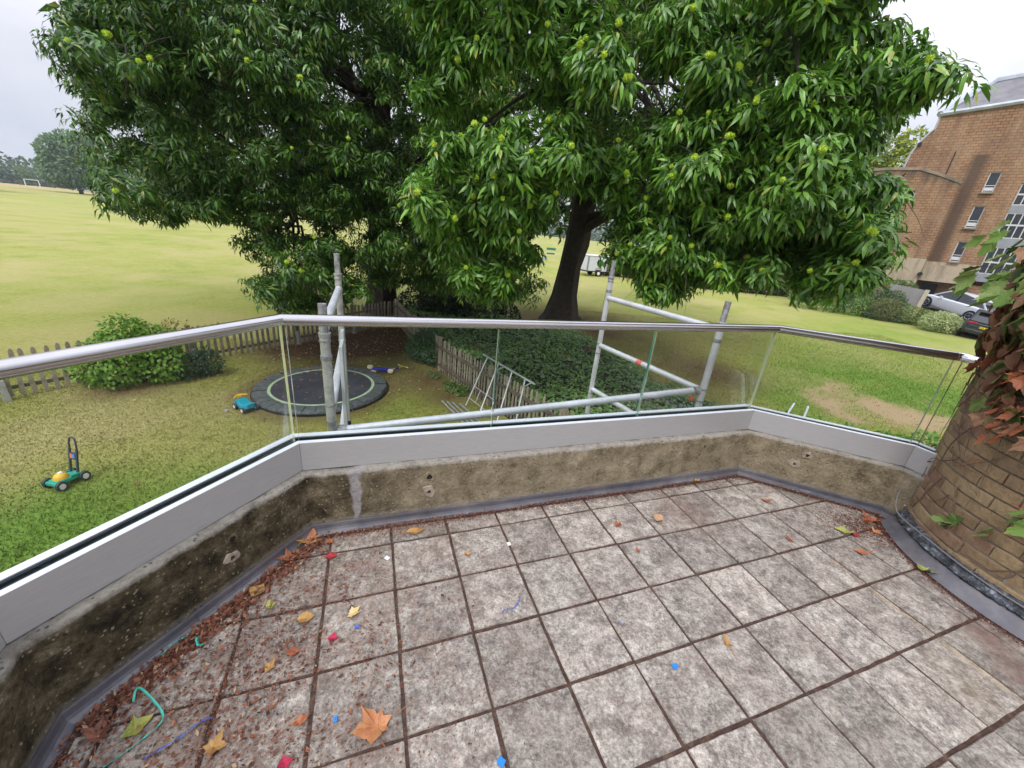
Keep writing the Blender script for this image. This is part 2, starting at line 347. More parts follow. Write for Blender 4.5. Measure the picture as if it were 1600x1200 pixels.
# ochre line of a removed rail on the right
la=g.math('SUBTRACT',g.math('ADD',g.math('MULTIPLY',pos[0],.9352),g.math('MULTIPLY',pos[1],.3538)),2.492)
och=g.math('MULTIPLY',g.ramp(g.math('ABSOLUTE',g.math('ADD',la,.022)),[(.014,1.0),(.026,0.0)]),g.math('LESS_THAN',pos[1],1.82))
c=g.mix(g.math('MULTIPLY',g.math('MULTIPLY',och,g.ramp(g.math('ADD',g.math('MULTIPLY',big,.6),g.math('MULTIPLY',fine,.4)),[(.42,.1),(.56,1.0)])),.55),c,(.42,.31,.17))
c=g.mix(g.math('MULTIPLY',spot(2.03,1.15,.18,.25),.35),c,(.26,.19,.10))
g.bump(g.math('ADD',big,g.math('MULTIPLY',fine,.7)),.6,.006)
MAT_SLAB=g.done(c,.86,spec=.3)
OX,AX,BX=Vector((-.4459,1.3404)),Vector((.2837,.1103)),Vector((.1057,-.2795))
# slab grid aligned to its joints
def clip(poly,p,n):   # keep side where (q-p).n > 0
    o=[]
    for i in range(len(poly)):
        a,b=poly[i-1],poly[i]; da=(a-p).dot(n); db=(b-p).dot(n)
        if da*db<0: o.append(a.lerp(b,da/(da-db)))
        if db>=0: o.append(b)
    return o
COLC=Vector((3.39,1.80)); COLR=.88
rnd=random.Random(11); OO=offs(P2,-.057)
for i in range(-6,13):
    for j in range(-6,12):
        q=[OX+AX*a+BX*b for a,b in ((i,j),(i+1,j),(i+1,j+1),(i,j+1))]
        ctr=(q[0]+q[2])/2
        if ctr.y<-.95 or ctr.x>4.2 or (ctr.y<.15 and ctr.x>2.2) or ctr.x<-2: continue
        jit=[Vector((rnd.uniform(-.0025,.0025),rnd.uniform(-.0025,.0025))) for _ in q]
        q=[ctr+(v-ctr)*.957+w_ for v,w_ in zip(q,jit)]
        for s in range(len(P2)-1):
            a,b=OO[s],OO[s+1]; d=(b-a).normalized(); n=Vector((d.y,-d.x)); 
            q=clip(q,a,n)
            if len(q)<3: break
        if len(q)<3: continue
        v=ctr-COLC
        n=v.normalized(); q=clip(q,COLC+n*.935,n)
        if len(q)<3: continue
        c_=sum(q,Vector((0,0)))/len(q)
        area=abs(sum(q[k-1].x*q[k].y-q[k].x*q[k-1].y for k in range(len(q))))/2
        if area<.0015: continue
        # orient ccw
        if sum(q[k-1].x*q[k].y-q[k].x*q[k-1].y for k in range(len(q)))<0: q=q[::-1]
        # subdivide the outline and chip it a little
        q2=[]
        for k in range(len(q)):
            a=q[k]; b=q[(k+1)%len(q)]; m_=max(1,int((b-a).length/.045))
            for s in range(m_): q2.append(a.lerp(b,s/m_)+Vector((rnd.uniform(-.0014,.0014),rnd.uniform(-.0014,.0014))))
        tilt=(rnd.uniform(-.006,.006),rnd.uniform(-.006,.006)); h=rnd.uniform(-.0015,.0015)
        zf=lambda p:h+tilt[0]*(p.x-c_.x)+tilt[1]*(p.y-c_.y)
        n_=len(q2); inn=[c_+(p-c_)*(1-.0035/max(.03,(p-c_).length)) for p in q2]
        vs_=[(p.x,p.y,-.03) for p in q2]+[(p.x,p.y,zf(p)-.004) for p in q2]+[(p.x,p.y,zf(p)) for p in inn]
        MB().add(vs_,[(k,(k+1)%n_,n_+(k+1)%n_,n_+k) for k in range(n_)]+[(n_+k,n_+(k+1)%n_,2*n_+(k+1)%n_,2*n_+k) for k in range(n_)]+[tuple(range(2*n_,3*n_))]).build('paving_slab',MAT_SLAB,t_floor)

# --- glass balustrade
g=G('brushed_aluminium'); mpn=g.n('ShaderNodeMapping',{0:g.tc.outputs['Object'],'Scale':(3,3,90)}); nn_=g.noise(6,4,.6,mpn.outputs[0])
MAT_ALU=g.done(g.ramp(nn_,[(.3,(.405,.395,.395)),(.7,(.49,.48,.475))]),.42,.35,.5)
MAT_ALURIM=mat('aluminium_rim',(.80,.83,.88),.35,.25)
MAT_STEEL=mat('satin_steel',(.50,.475,.47),.22,1.0,var=.06,scale=3)
MAT_STEEL2=mat('polished_steel_end',(.80,.80,.82),.12,1.0)
MAT_GASKET=mat('black_gasket',(.008,.012,.02),.45)
m=bpy.data.materials.new('clear_glass'); m.use_nodes=True; t=m.node_tree; t.nodes.clear()
o_=t.nodes.new('ShaderNodeOutputMaterial'); tr=t.nodes.new('ShaderNodeBsdfTransparent'); tr.inputs[0].default_value=(.965,.985,.975,1); gl=t.nodes.new('ShaderNodeBsdfGlossy'); gl.inputs['Roughness'].default_value=.02
fr=t.nodes.new('ShaderNodeFresnel'); fr.inputs[0].default_value=1.45; mx=t.nodes.new('ShaderNodeMixShader'); ml=t.nodes.new('ShaderNodeMath'); ml.operation='MULTIPLY'; ml.inputs[1].default_value=.22
geo=t.nodes.new('ShaderNodeNewGeometry')
t.links.new(fr.outputs[0],ml.inputs[0]); t.links.new(ml.outputs[0],mx.inputs[0]); t.links.new(tr.outputs[0],mx.inputs[1]); t.links.new(gl.outputs[0],mx.inputs[2]); t.links.new(mx.outputs[0],o_.inputs[0]); MAT_GLASS=m
def edge_mat(name,c):
    m=mat(name,c,.08,0,spec=.8); b=m.node_tree.nodes['Principled BSDF']; b.inputs['Transmission Weight'].default_value=.35; return m
MAT_GEDGE=edge_mat('green_glass_edge',(.05,.27,.26)); MAT_GEDGE2=edge_mat('pale_glass_edge',(.55,.60,.42))
t_bal=empty('glass_balustrade',(0,0,0),0,'frameless glass balustrade with round steel handrail on top of the mossy parapet','balustrade')
chan=[(.045,.362),(.045,.52),(.070,.52),(.070,.50),(.116,.50),(.116,.52),(.15,.52),(.15,.362)]
for i in range(5):
    if i==4:
        P3=P2[:5]+[P2[4]+(P2[5]-P2[4]).normalized()*.46]; Q=[Vector(p) for p in P3]
    else: Q=P2
    seg_sweep(i,chan,'base_channel',MAT_ALU,t_bal,P=Q,gap=.0006,bevel=.001)
    seg_sweep(i,[(.0705,.5005),(.0705,.516),(.083,.518),(.083,.5005)],'gasket',MAT_GASKET,t_bal,P=Q)
    seg_sweep(i,[(.103,.5005),(.103,.518),(.1155,.516),(.1155,.5005)],'gasket',MAT_GASKET,t_bal,P=Q)
    seg_sweep(i,[(.0448,.5202),(.0448,.5222),(.0702,.5222),(.0702,.5202)],'channel_rim',MAT_ALURIM,t_bal,P=Q)
    seg_sweep(i,[(.1158,.5202),(.1158,.5222),(.1502,.5222),(.1502,.5202)],'channel_rim',MAT_ALURIM,t_bal,P=Q)
# handrail
OR=offs(P2,.093); path=[OR[0],OR[1],OR[2],OR[3],OR[4]]
e2=OR[4]+(OR[5]-OR[4]).normalized()*.075
def railtube(a,b,name,m_,da=None,db=None):
    pass
mb=MB(); 
def mitre_tube(mb,pts,r,n=24):
    pts=[Vector((p.x,p.y,1.135)) for p in pts]
    base=0; N=len(pts)
    for i,p in enumerate(pts):
        d1=(p-pts[i-1]).normalized() if i>0 else None; d2=(pts[i+1]-p).normalized() if i<N-1 else None
        if d1 is None: d1=d2
        if d2 is None: d2=d1
        b=(d1+d2).normalized(); nrm=Vector((-b.y,b.x,0)); k=1/max(.3,b.dot(d1))
        for q in range(n):
            t=2*math.pi*q/n; mb.v.append(tuple(p+nrm*math.cos(t)*r*k+Vector((0,0,1))*math.sin(t)*r))
    for i in range(N-1):
        for q in range(n): mb.f.append((i*n+q,i*n+(q+1)%n,(i+1)*n+(q+1)%n,(i+1)*n+q)); mb.m.append(0)
    mb.f.append(tuple(range(n))); mb.f.append(tuple(range((N-1)*n,N*n))[::-1]); mb.m+= [0,0]
    return mb
mitre_tube(MB(),path,.0265).build('handrail',MAT_STEEL,t_bal,smooth=True)
mitre_tube(MB(),[OR[4]+(OR[3]-OR[4]).normalized()*.028,OR[4],e2],.0272).build('handrail_end',MAT_STEEL2,t_bal,smooth=True)
# glass panels
def panel(p,q,em):
    d=(q-p).normalized(); n=Vector((-d.y,d.x))*.00875; mb=MB(); z0,z1=.503,1.112
    b=[(p-n),(q-n),(q+n),(p+n)]
    mb.add([(v.x,v.y,z0) for v in b]+[(v.x,v.y,z1) for v in b],[(0,1,5,4),(2,3,7,6)],0)
    k=len(mb.v)-8
    mb.f += [(k+1,k+2,k+6,k+5),(k+3,k,k+4,k+7),(k+4,k+5,k+6,k+7),(k+3,k+2,k+1,k)]; mb.m += [1,1,1,1]
    return mb.build('glass_panel',[MAT_GLASS,em],t_bal)
def seg_panels(i,cuts,em,g0=.012,g1=.012):
    a,b=OR[i],OR[i+1]; L=(b-a).length; d=(b-a)/L; xs=[g0]+cuts+[L-g1]
    for k in range(len(xs)-1):
        s=xs[k]+(.004 if k else 0); e=xs[k+1]-(.004 if k<len(xs)-2 else 0); panel(a+d*s,a+d*e,em[k])
seg_panels(0,[],[MAT_GEDGE2]); seg_panels(1,[],[MAT_GEDGE2])
seg_panels(2,[1.03,2.055],[MAT_GEDGE2,MAT_GEDGE,MAT_GEDGE2]); seg_panels(3,[],[MAT_GEDGE2],.012,.03)
panel(OR[4]+(OR[5]-OR[4]).normalized()*.012,OR[4]+(OR[5]-OR[4]).normalized()*.16,MAT_GEDGE2)

# ================================================================ BRICK COLUMN
g=G('column_brick'); oi=g.n('ShaderNodeObjectInfo')
hue=g.ramp(oi.outputs['Random'],[(.0,(.33,.22,.125)),(.3,(.48,.33,.175)),(.55,(.54,.40,.22)),(.8,(.38,.215,.14)),(1.0,(.50,.35,.20))])
pz=g.xyz(); d1=g.noise(16,6,.7); grime=g.ramp(g.noise(5,5,.7),[(.35,0.0),(.7,.8)])
hi=g.math('MULTIPLY',g.math('ADD',g.math('SUBTRACT',pz[2],.30),g.math('MULTIPLY',g.math('SUBTRACT',g.noise(4,3,.5),.5),.5)),4.0,True)
c=g.mix(g.math('ADD',g.math('MULTIPLY',grime,.28),g.math('MULTIPLY',hi,.60)),hue,(.36,.275,.195)); c=g.mix(g.ramp(d1,[(.4,0.0),(.7,.5)]),c,(.20,.15,.11))
g.bump(g.math('ADD',g.noise(40,6,.75),g.noise(12,4,.7)),1.0,.03); MAT_CBRICK=g.done(c,.9,spec=.25)
MAT_JOINT=mat('column_mortar',(.24,.19,.14),.95,var=.4,scale=14,bump=.6,dist=.006)
t_col=empty('brick_turret',(COLC.x,COLC.y,0),0,'rounded brown brick turret wall overgrown with creeper at the right of the terrace','wall')
RZ=lambda z: .79+.045*(1-min(1,max(0,z/.36)))**1.3
mb=MB(); K=96
ring=[(math.cos(2*math.pi*k/K)*(COLR-.008),math.sin(2*math.pi*k/K)*(COLR-.008)) for k in range(K)]
zl=[-.03,.0,.06,.12,.18,.24,.30,.36,.42,6.5]
for z_ in zl: mb.v+=[(x*RZ(z_)/COLR,y*RZ(z_)/COLR,z_) for x,y in ring]
for q in range(len(zl)-1): mb.f+=[(q*K+k,q*K+(k+1)%K,(q+1)*K+(k+1)%K,(q+1)*K+k) for k in range(K)]; mb.m+=[0]*K
mb.build('mortar_core',MAT_JOINT,t_col,smooth=True)
rnd=random.Random(3)
def brick_mesh(name,a,rj):
    """curved brick: half angle a"""
    mb=MB(); r0,r1=COLR-.03,COLR+rj; N=3; h=.0325
    vs_=[]
    for (r,zz) in ((r0,-h),(r1-.0025,-h),(r1,-h+.003),(r1,h-.003),(r1-.0025,h),(r0,h)):
        for k in range(N+1):
            t=-a+2*a*k/N; vs_.append((r*math.cos(t),r*math.sin(t),zz+rnd.uniform(-.0012,.0012)))
    f=[]; W=N+1
    for q in range(5):
        for k in range(N): f.append((q*W+k,q*W+k+1,(q+1)*W+k+1,(q+1)*W+k))
    f.append(tuple(q*W for q in range(6))[::-1]); f.append(tuple(q*W+N for q in range(6)))
    mb.add(vs_,f); me=bpy.data.meshes.new(name); me.from_pydata(mb.v,[],[tuple(reversed(x)) for x in mb.f]); me.materials.append(MAT_CBRICK); return me
protos=[brick_mesh('brick',.1075/COLR-.0015,rnd.uniform(-.002,.007)) for _ in range(12)]
far=MB(); course=.075; na=25; cnt=0
for r in range(0,86):
    z=.045+r*course; offa=(r%2)*math.pi/na+rnd.uniform(-.01,.01)
    for k in range(na):
        a=2*math.pi*k/na+offa; a=(a+math.pi)%(2*math.pi)-math.pi
        vis = math.cos(a-math.atan2(-1.80,-3.39))
        if vis>.12 and z<1.95 and math.sin(a)>-.97 and cnt<300:
            o=bpy.data.objects.new('brick',rnd.choice(protos)); COL.objects.link(o); o.parent=t_col; cnt+=1
            sc_=RZ(z)/COLR*(1+rnd.uniform(-.005,.009)); o.location=(0,0,z+rnd.uniform(-.002,.002)); o.rotation_euler=(rnd.uniform(-.004,.004)*0,0,a+rnd.uniform(-.003,.003)); o.scale=(sc_,sc_,1)
        else:
            me=protos[(r*7+k)%12]; R=Matrix.Rotation(a,3,'Z')
            sc_=RZ(z)/COLR; vs_=[R@Vector((v.co.x*sc_,v.co.y*sc_,v.co.z)) for v in me.vertices]; far.add([(v.x,v.y,v.z+z) for v in vs_],[tuple(p.vertices) for p in me.polygons])
o=far.build('upper_brickwork',MAT_CBRICK,t_col); tag(o,kind='stuff')
# sloping flashing, bitumen upstand, wall fixings, cable
def ringband(name,prof,m_,a0,a1,n=60,wob=0,seed=0,parent=None):
    rr=random.Random(seed); mb=MB(); W=len(prof)
    for k in range(n+1):
        a=a0+(a1-a0)*k/n; j=[(rr.uniform(-wob,wob),rr.uniform(-wob,wob)) for _ in prof]
        mb.v += [((r+j[q][0])*math.cos(a),(r+j[q][0])*math.sin(a),z+j[q][1]) for q,(r,z) in enumerate(prof)]
    for k in range(n):
        for q in range(W-1): mb.f.append((k*W+q,k*W+q+1,(k+1)*W+q+1,(k+1)*W+q)); mb.m.append(0)
    return mb.build(name,m_,parent or t_col,smooth=True)
g=G('bitumen'); MAT_BIT=None; n1=g.noise(24,5,.8); g.bump(n1,1.0,.02); MAT_BIT=g.done(g.ramp(n1,[(.42,(.012,.013,.018)),(.56,(.07,.08,.10)),(.68,(.36,.38,.44))]),.35,0,.7)
A0,A1=rad(150),rad(285)
ringband('base_flashing',[(.80,.105),(.828,.10),(.856,.065),(.895,.016),(.915,.002)],MAT_FLASH,A0,A1)
ringband('bitumen_upstand',[(.80,.140),(.832,.132),(.846,.108),(.862,.082),(.85,.058)],MAT_BIT,A0,A1,150,.0045,2)
MAT_CABLE=mat('grey_cable',(.17,.16,.15),.55); pts=[]
for k in range(60):
    a=rad(128)+(rad(290)-rad(128))*k/59; s=k/59
    z=.30*max(0,1-s*5.5)**1.5+.112+.016*math.sin(s*9)+.05*s; r=.845+.05*math.exp(-((s-.17)/.08)**2)
    pts.append((COLC.x+r*math.cos(a),COLC.y+r*math.sin(a),z))
o=MB().tube(pts,.0042,8).build('cable',MAT_CABLE,smooth=True); tag(o,'thin grey cable running along the foot of the curved brick turret','cable')
MAT_SCREW=mat('zinc_screw',(.55,.55,.55),.4,.9)
for k in range(8):
    a=rad(150)+k*rad(15)
    MB().cyl((math.cos(a)*.838,math.sin(a)*.838,.16+.01*(k%2)),.006,.008,8,(math.cos(a),math.sin(a),0)).build('wall_screw',MAT_SCREW,t_col)
# ================================================================ GROUND
def sstep(a,b,t): t=np.clip((t-a)/(b-a),0,1); return t*t*(3-2*t)
_pr=np.random.RandomState(7); _tab=_pr.rand(256,256)
def vnoise(x,y):
    xi=np.floor(x).astype(int); yi=np.floor(y).astype(int); fx=x-xi; fy=y-yi; fx=fx*fx*(3-2*fx); fy=fy*fy*(3-2*fy)
    T=lambda a,b:_tab[a%256,b%256]
    return (T(xi,yi)*(1-fx)+T(xi+1,yi)*fx)*(1-fy)+(T(xi,yi+1)*(1-fx)+T(xi+1,yi+1)*fx)*fy
def fbm(x,y,o=4):
    s=0;a=.5
    for _ in range(o): s=s+a*vnoise(x,y); x=x*2.03+11.7; y=y*2.03+5.3; a*=.5
    return s
def gz(x,y):
    d=np.hypot(x,y)
    z=-2.6+.9*sstep(16,50,d)+2.3*sstep(60,260,d)
    return z
def gz1(x,y): return float(gz(np.array(x),np.array(y)))
def gauss(x,y,cx,cy,r,k=1.0):
    return np.exp(-(((x-cx)**2+(y-cy)**2)/(r*r))**k)
def masks(x,y):
    """lush, dry, litter, dirt weights of the turf"""
    n=fbm(x*.35,y*.35); n2=fbm(x*1.1+40,y*1.1)
    d=np.hypot(x,y)
    # garden behind the picket fence
    lush=gauss(x,y,-4.9,2.6,2.75,2)*1.25+gauss(x,y,-3.2,5.0,1.3)*.7+gauss(x,y,-2.9,8.6,1.2)*.35
    lush=lush+gauss(x,y,12.5,14.5,3.0)*.6+gauss(x,y,9.3,11.8,1.6)*.8+gauss(x,y,15.5,13.5,2.2)*.7+gauss(x,y,14.5,11.2,1.5)*.5+gauss(x,y,16,18,5)*.40+gauss(x,y,23,25,6)*.35+gauss(x,y,-16,17,7)*.25
    lush=lush*(.45+1.1*n2)
    dry=.5*sstep(.42,.62,n)+.45*gauss(x,y,-6.8,6.9,3.2)+.15*gauss(x,y,-17,19,8)*(n2*1.6)+.3*gauss(x,y,8.5,18,4)
    litter=gauss(x,y,-4.9,14.6,2.6)*1.1+gauss(x,y,-5.9,12.6,1.7)*.9+gauss(x,y,-7.4,11.9,1.2)*.6+.85*gauss(x,y,-2.3,10.4,.9)+.7*gauss(x,y,-1.6,9.4,.6)+gauss(x,y,-4.8,9.1,1.9,4)*.9
    litter=litter+.75*gauss(x,y,2.6,21.5,3.8)+.4*gauss(x,y,-4,20,4)+.7*gauss(x,y,7.5,14.2,1.9)+.8*gauss(x,y,-8.9,8.2,.85)+.5*gauss(x,y,5,18,3)
    litter=litter+.45*gauss(x,y,29,30,2.6)
    litter=litter*(.55+.9*n2)
    dirt=gauss(x+(fbm(x*.9+3,y*.9)-.47)*4.5,y+(fbm(x*.9+33,y*.9+9)-.47)*4.5,12.2,11.6,1.9,1.6)*(.8+1.3*n2)+sstep(-3,3,d-(175+15*(np.degrees(np.arctan2(x,np.maximum(y,.01)))+52).clip(0,40)))*(d>100)
    return np.stack([np.clip(lush,0,1),np.clip(dry,0,1),np.clip(litter,0,1),np.clip(dirt,0,1)],-1)
def axis(lo,hi,step):
    a=[-3500,-2000,-1200,-800,-600,-450,-380,-320,-290,-265,-250,-235,-210,-180,-150,-125,-105,-90,-78,-68,-60,-54]
    a=[v for v in a if v<lo-.1]; b=[-v for v in a][::-1]; b=[v for v in b if v>hi]
    return np.array(a+list(np.arange(lo,hi,step))+b,dtype=float)
gx=axis(-50,52,.4); gy=np.array([-30,-20,-14,-10,-7]+list(np.arange(-5,56,.4))+[60,68,78,90,105,125,150,180,210,235,250,265,290,320,380,450,600,800,1200,2000,3500],dtype=float)
X,Y=np.meshgrid(gx,gy); Z=gz(X,Y)+ (fbm(X*.8,Y*.8)-.47)*.05*(1-sstep(40,90,np.hypot(X,Y)))
V=np.stack([X.ravel(),Y.ravel(),Z.ravel()],-1); nx=len(gx); ny=len(gy)
a=(np.arange(ny-1)[:,None]*nx+np.arange(nx-1)[None]).ravel(); F=np.stack([a,a+1,a+nx+1,a+nx],-1)
MK=masks(V[:,0],V[:,1])
g=G('turf'); at=g.n('ShaderNodeAttribute',attribute_name='tint'); sp=g.n('ShaderNodeSeparateColor',{0:at.outputs['Color']})
nf=g.noise(1.3,5,.65); nm=g.noise(7,5,.7); ns=g.noise(38,4,.75); mpn=g.n('ShaderNodeMapping',{0:g.tc.outputs['Object'],'Scale':(1,1,1)}); nl=g.math('ADD',g.math('MULTIPLY',g.noise(.10,4,.6,mpn.outputs[0]),.45),g.math('MULTIPLY',g.noise(.75,5,.75,mpn.outputs[0]),.55))
base=g.ramp(g.math('ADD',g.math('MULTIPLY',nm,.5),g.math('MULTIPLY',ns,.5)),[(.36,(.16,.18,.036)),(.5,(.285,.295,.064)),(.64,(.43,.41,.12))])
fieldc=g.ramp(nl,[(.38,(.20,.26,.055)),(.47,(.30,.325,.085)),(.55,(.355,.35,.12)),(.64,(.42,.37,.18))])
pos=g.xyz(); dist=g.n('ShaderNodeVectorMath',{0:g.tc.outputs['Object']},operation='LENGTH').outputs['Value']
ff=g.math('DIVIDE',g.math('SUBTRACT',dist,10.0),20.0,True); base=g.mix(ff,base,g.mix(.35,fieldc,base))
dryf=g.math('ADD',sp.outputs[1],g.math('MULTIPLY',g.math('SUBTRACT',nm,.5),.9),True)
c=g.mix(g.math('MULTIPLY',dryf,.85),base,g.ramp(ns,[(.3,(.31,.255,.11)),(.7,(.54,.46,.22))]))
lushf=g.math('MULTIPLY',g.math('ADD',sp.outputs[0],g.math('MULTIPLY',g.math('SUBTRACT',nm,.5),.7)),g.math('MULTIPLY',sp.outputs[0],3.0,True),True)
c=g.mix(lushf,c,g.ramp(ns,[(.3,(.12,.205,.034)),(.7,(.21,.335,.055))]))
litf=g.math('MULTIPLY',g.math('ADD',sp.outputs[2],g.math('MULTIPLY',g.math('SUBTRACT',nm,.5),.9)),g.math('MULTIPLY',sp.outputs[2],3.0,True),True)
c=g.mix(litf,c,g.ramp(ns,[(.3,(.055,.028,.017)),(.55,(.13,.075,.045)),(.72,(.25,.15,.085))]))
dirf=g.math('MULTIPLY',g.math('ADD',at.outputs['Alpha'],g.math('MULTIPLY',g.math('SUBTRACT',nm,.5),.8)),g.math('MULTIPLY',at.outputs['Alpha'],3.0,True),True)
c=g.mix(dirf,c,g.ramp(ns,[(.3,(.33,.225,.12)),(.7,(.50,.37,.22))]))
g.bump(g.math('ADD',nm,ns),.9,.03); MAT_TURF=g.done(c,.95,spec=.1)
o=np_mesh('ground',V,F,MAT_TURF,smooth=True,colors=MK); tag(o,kind='structure')

# grass blades and stubble of the nearer lawns (one uncountable mass); same turf material, same masks
rs=np.random.RandomState(21)
def fence_side(x,y): return x
def blades(n,xr,yr,h,keep,name,label):
    x=rs.uniform(*xr,n); y=rs.uniform(*yr,n); k=keep(x,y); x=x[k]; y=y[k]; n=len(x)
    mk=masks(x,y); thin=rs.rand(n)<(1-.93*np.clip(mk[:,2]+mk[:,3],0,1)); x=x[thin];y=y[thin];mk=mk[thin];n=len(x)
    hh=h*rs.uniform(.5,1.3,n)*(1+.7*mk[:,0]); a=rs.uniform(0,2*np.pi,n); wd=.006+.004*rs.rand(n); ln=rs.uniform(.3,1.1,n)*hh
    z=gz(x,y)+(fbm(x*.8,y*.8)-.47)*.05-.006
    b=rs.uniform(0,2*np.pi,n)
    V=np.empty((n,3,3)); V[:,0]=np.stack([x-np.cos(a)*wd,y-np.sin(a)*wd,z],-1); V[:,1]=np.stack([x+np.cos(a)*wd,y+np.sin(a)*wd,z],-1); V[:,2]=np.stack([x+np.cos(b)*ln,y+np.sin(b)*ln,z+hh],-1)
    C=np.repeat(mk,3,0)
    o=np_mesh(name,V.reshape(-1,3),np.arange(3*n).reshape(-1,3),MAT_TURF,colors=C); tag(o,label,'grass',kind='stuff')
blades(210000,(-12,-.3),(1.0,12.5),.035,lambda x,y:(y<12.5)&(np.hypot(x+4.77,y-9.1)>1.6)&((x>-1.2)|(y>.5))&(x*.349*-1+y*.937>1.9+.35*(x<0)),'garden_grass','short dry and green grass of the fenced garden lawn')
blades(150000,(3.5,22),(8,24),.045,lambda x,y:(y>6),'lawn_grass','patchy green lawn sloping towards the brick building')

# ================================================================ generic leaf scatter
def rot_from_dirs(d,up):
    d=d/np.linalg.norm(d,axis=1,keepdims=True); s=np.cross(d,up); s/=np.linalg.norm(s,axis=1,keepdims=True)+1e-9; u=np.cross(s,d); return d,s,u
def leaves(pos,d,up,L,W,col,droop=.25,fold=.25,seg=2):
    """many lanceolate leaves: pos (n,3), d direction, up normal-ish, L length, W width (n,), col (n,3)"""
    n=len(pos); d,s,u=rot_from_dirs(d,up); L=np.broadcast_to(L,(n,))[:,None]; W=np.broadcast_to(W,(n,))[:,None]; dr=np.broadcast_to(droop,(n,))[:,None]
    if seg==2:
        st=[(0,0),(.38,1),(.72,.8),(1,0)]
    else: st=[(0,0),(.45,1),(1,0)]
    P=[]
    for t,wf in st:
        c=pos+d*L*t-u*L*dr*t*t
        if wf==0: P.append(c)
        else: P += [c+s*W*.5*wf+u*W*fold*wf, c, c-s*W*.5*wf+u*W*fold*wf]
    V=np.stack(P,1); k=V.shape[1]
    if seg==2: T=[(0,1,2),(0,2,3),(1,4,5),(1,5,2),(2,5,6),(2,6,3),(4,7,5),(5,7,6)]
    else: T=[(0,1,2),(0,2,3),(1,4,2),(2,4,3)]
    T=np.array(T); F=(np.arange(n)[:,None,None]*k+T[None]).reshape(-1,3)
    C=np.repeat(col,k,0)
    return V.reshape(-1,3),F,C
def cat_meshes(L):
    V=[];F=[];C=[];n=0
    for v,f,c in L: V.append(v);F.append(f+n);C.append(c);n+=len(v)
    return np.concatenate(V),np.concatenate(F),np.concatenate(C)
def sph(n,rs): 
    v=rs.normal(size=(n,3)); return v/np.linalg.norm(v,axis=1,keepdims=True)
MAT_LEAF=leafmat('green_leaf',.36,.22,.6)
MAT_LEAFM=leafmat('matt_leaf',.6,.3)
MAT_TWIG=mat('twig_bark',(.10,.075,.05),.9,var=.3,scale=20)
def bushfoliage(name,parent,lobes,n,L,W,c0,c1,seed,stuff=True,mat_=None,shell=.55,seg=1,flat=0.0):
    rs=np.random.RandomState(seed); out=[]; tot=sum(l[3]**2 for l in lobes)
    for (x,y,z,r,*sq) in lobes:
        k=int(n*r*r/tot); dv=sph(k,rs); rr=r*(shell+(1-shell)*rs.rand(k)**.6); q=sq[0] if sq else 1.0
        p=np.stack([x+dv[:,0]*rr,y+dv[:,1]*rr,z+dv[:,2]*rr*q],-1)
        lump=.85+.3*vnoise(p[:,0]*3/r+50,p[:,2]*3/r+p[:,1]*2/r+50)[:,None]; p=np.array([x,y,z])+(p-np.array([x,y,z]))*lump
        d=dv+rs.normal(size=(k,3))*.55; d[:,2]-=.15; up=dv*(1-flat)+np.array([0,0,1])*(.4+flat)+rs.normal(size=(k,3))*.25
        m=rs.rand(k,1); col=np.array(c0)*(1-m)+np.array(c1)*m
        out.append(leaves(p,d,up,L*rs.uniform(.7,1.3,k),W*rs.uniform(.7,1.3,k),col,.25,.15,seg))
    V,F,C=cat_meshes(out); o=np_mesh(name,V,F,mat_ or MAT_LEAFM,parent,colors=C)
    if stuff: tag(o,kind='stuff')
    return o
def core(parent,lobes,col=(.02,.03,.012),k=.72):
    """branchy dark inside of a shrub"""
    mb=MB(); rnd=random.Random(int(abs(lobes[0][0])*100)); 
    x0=sum(l[0] for l in lobes)/len(lobes); y0=sum(l[1] for l in lobes)/len(lobes); zb=min(l[2]-l[3] for l in lobes)
    for l in lobes:
        for _ in range(5):
            a=rnd.uniform(0,6.28); e=(l[0]+math.cos(a)*l[3]*.6,l[1]+math.sin(a)*l[3]*.6,l[2]+rnd.uniform(-.2,.6)*l[3])
            mb.tube([(x0+rnd.uniform(-.1,.1),y0+rnd.uniform(-.1,.1),zb),((x0+e[0])/2,(y0+e[1])/2,(zb+e[2])/2+.1),e],[.02,.014,.006],5)
    return mb.build('stem',MAT_TWIG,parent,smooth=True)

# ================================================================ PICKET FENCE
MAT_PICK=mat('weathered_picket',(.29,.25,.18),.92,var=.35,scale=6,bump=.5,dist=.004,rnd=.28)
MAT_PICK2=mat('dark_rail_wood',(.13,.105,.075),.92,var=.35,scale=6,bump=.4,rnd=.2)
MAT_POSTC=mat('concrete_spur',(.36,.35,.31),.92,var=.2,scale=14,bump=.4)
def picket_mesh(h,w,d=.02,pt=.06):
    me=bpy.data.meshes.new('picket'); x=w/2; pr=[(-x,0),(x,0),(x,h-pt),(x*.55,h-pt*.25),(0,h),(-x*.55,h-pt*.25),(-x,h-pt)]
    v=[(a,-d/2,b) for a,b in pr]+[(a,d/2,b) for a,b in pr]; n=7
    me.from_pydata(v,[],[tuple(range(n)),tuple(range(n,2*n))[::-1]]+[(i,n+i,n+(i+1)%n,(i+1)%n) for i in range(n)]); me.materials.append(MAT_PICK); return me
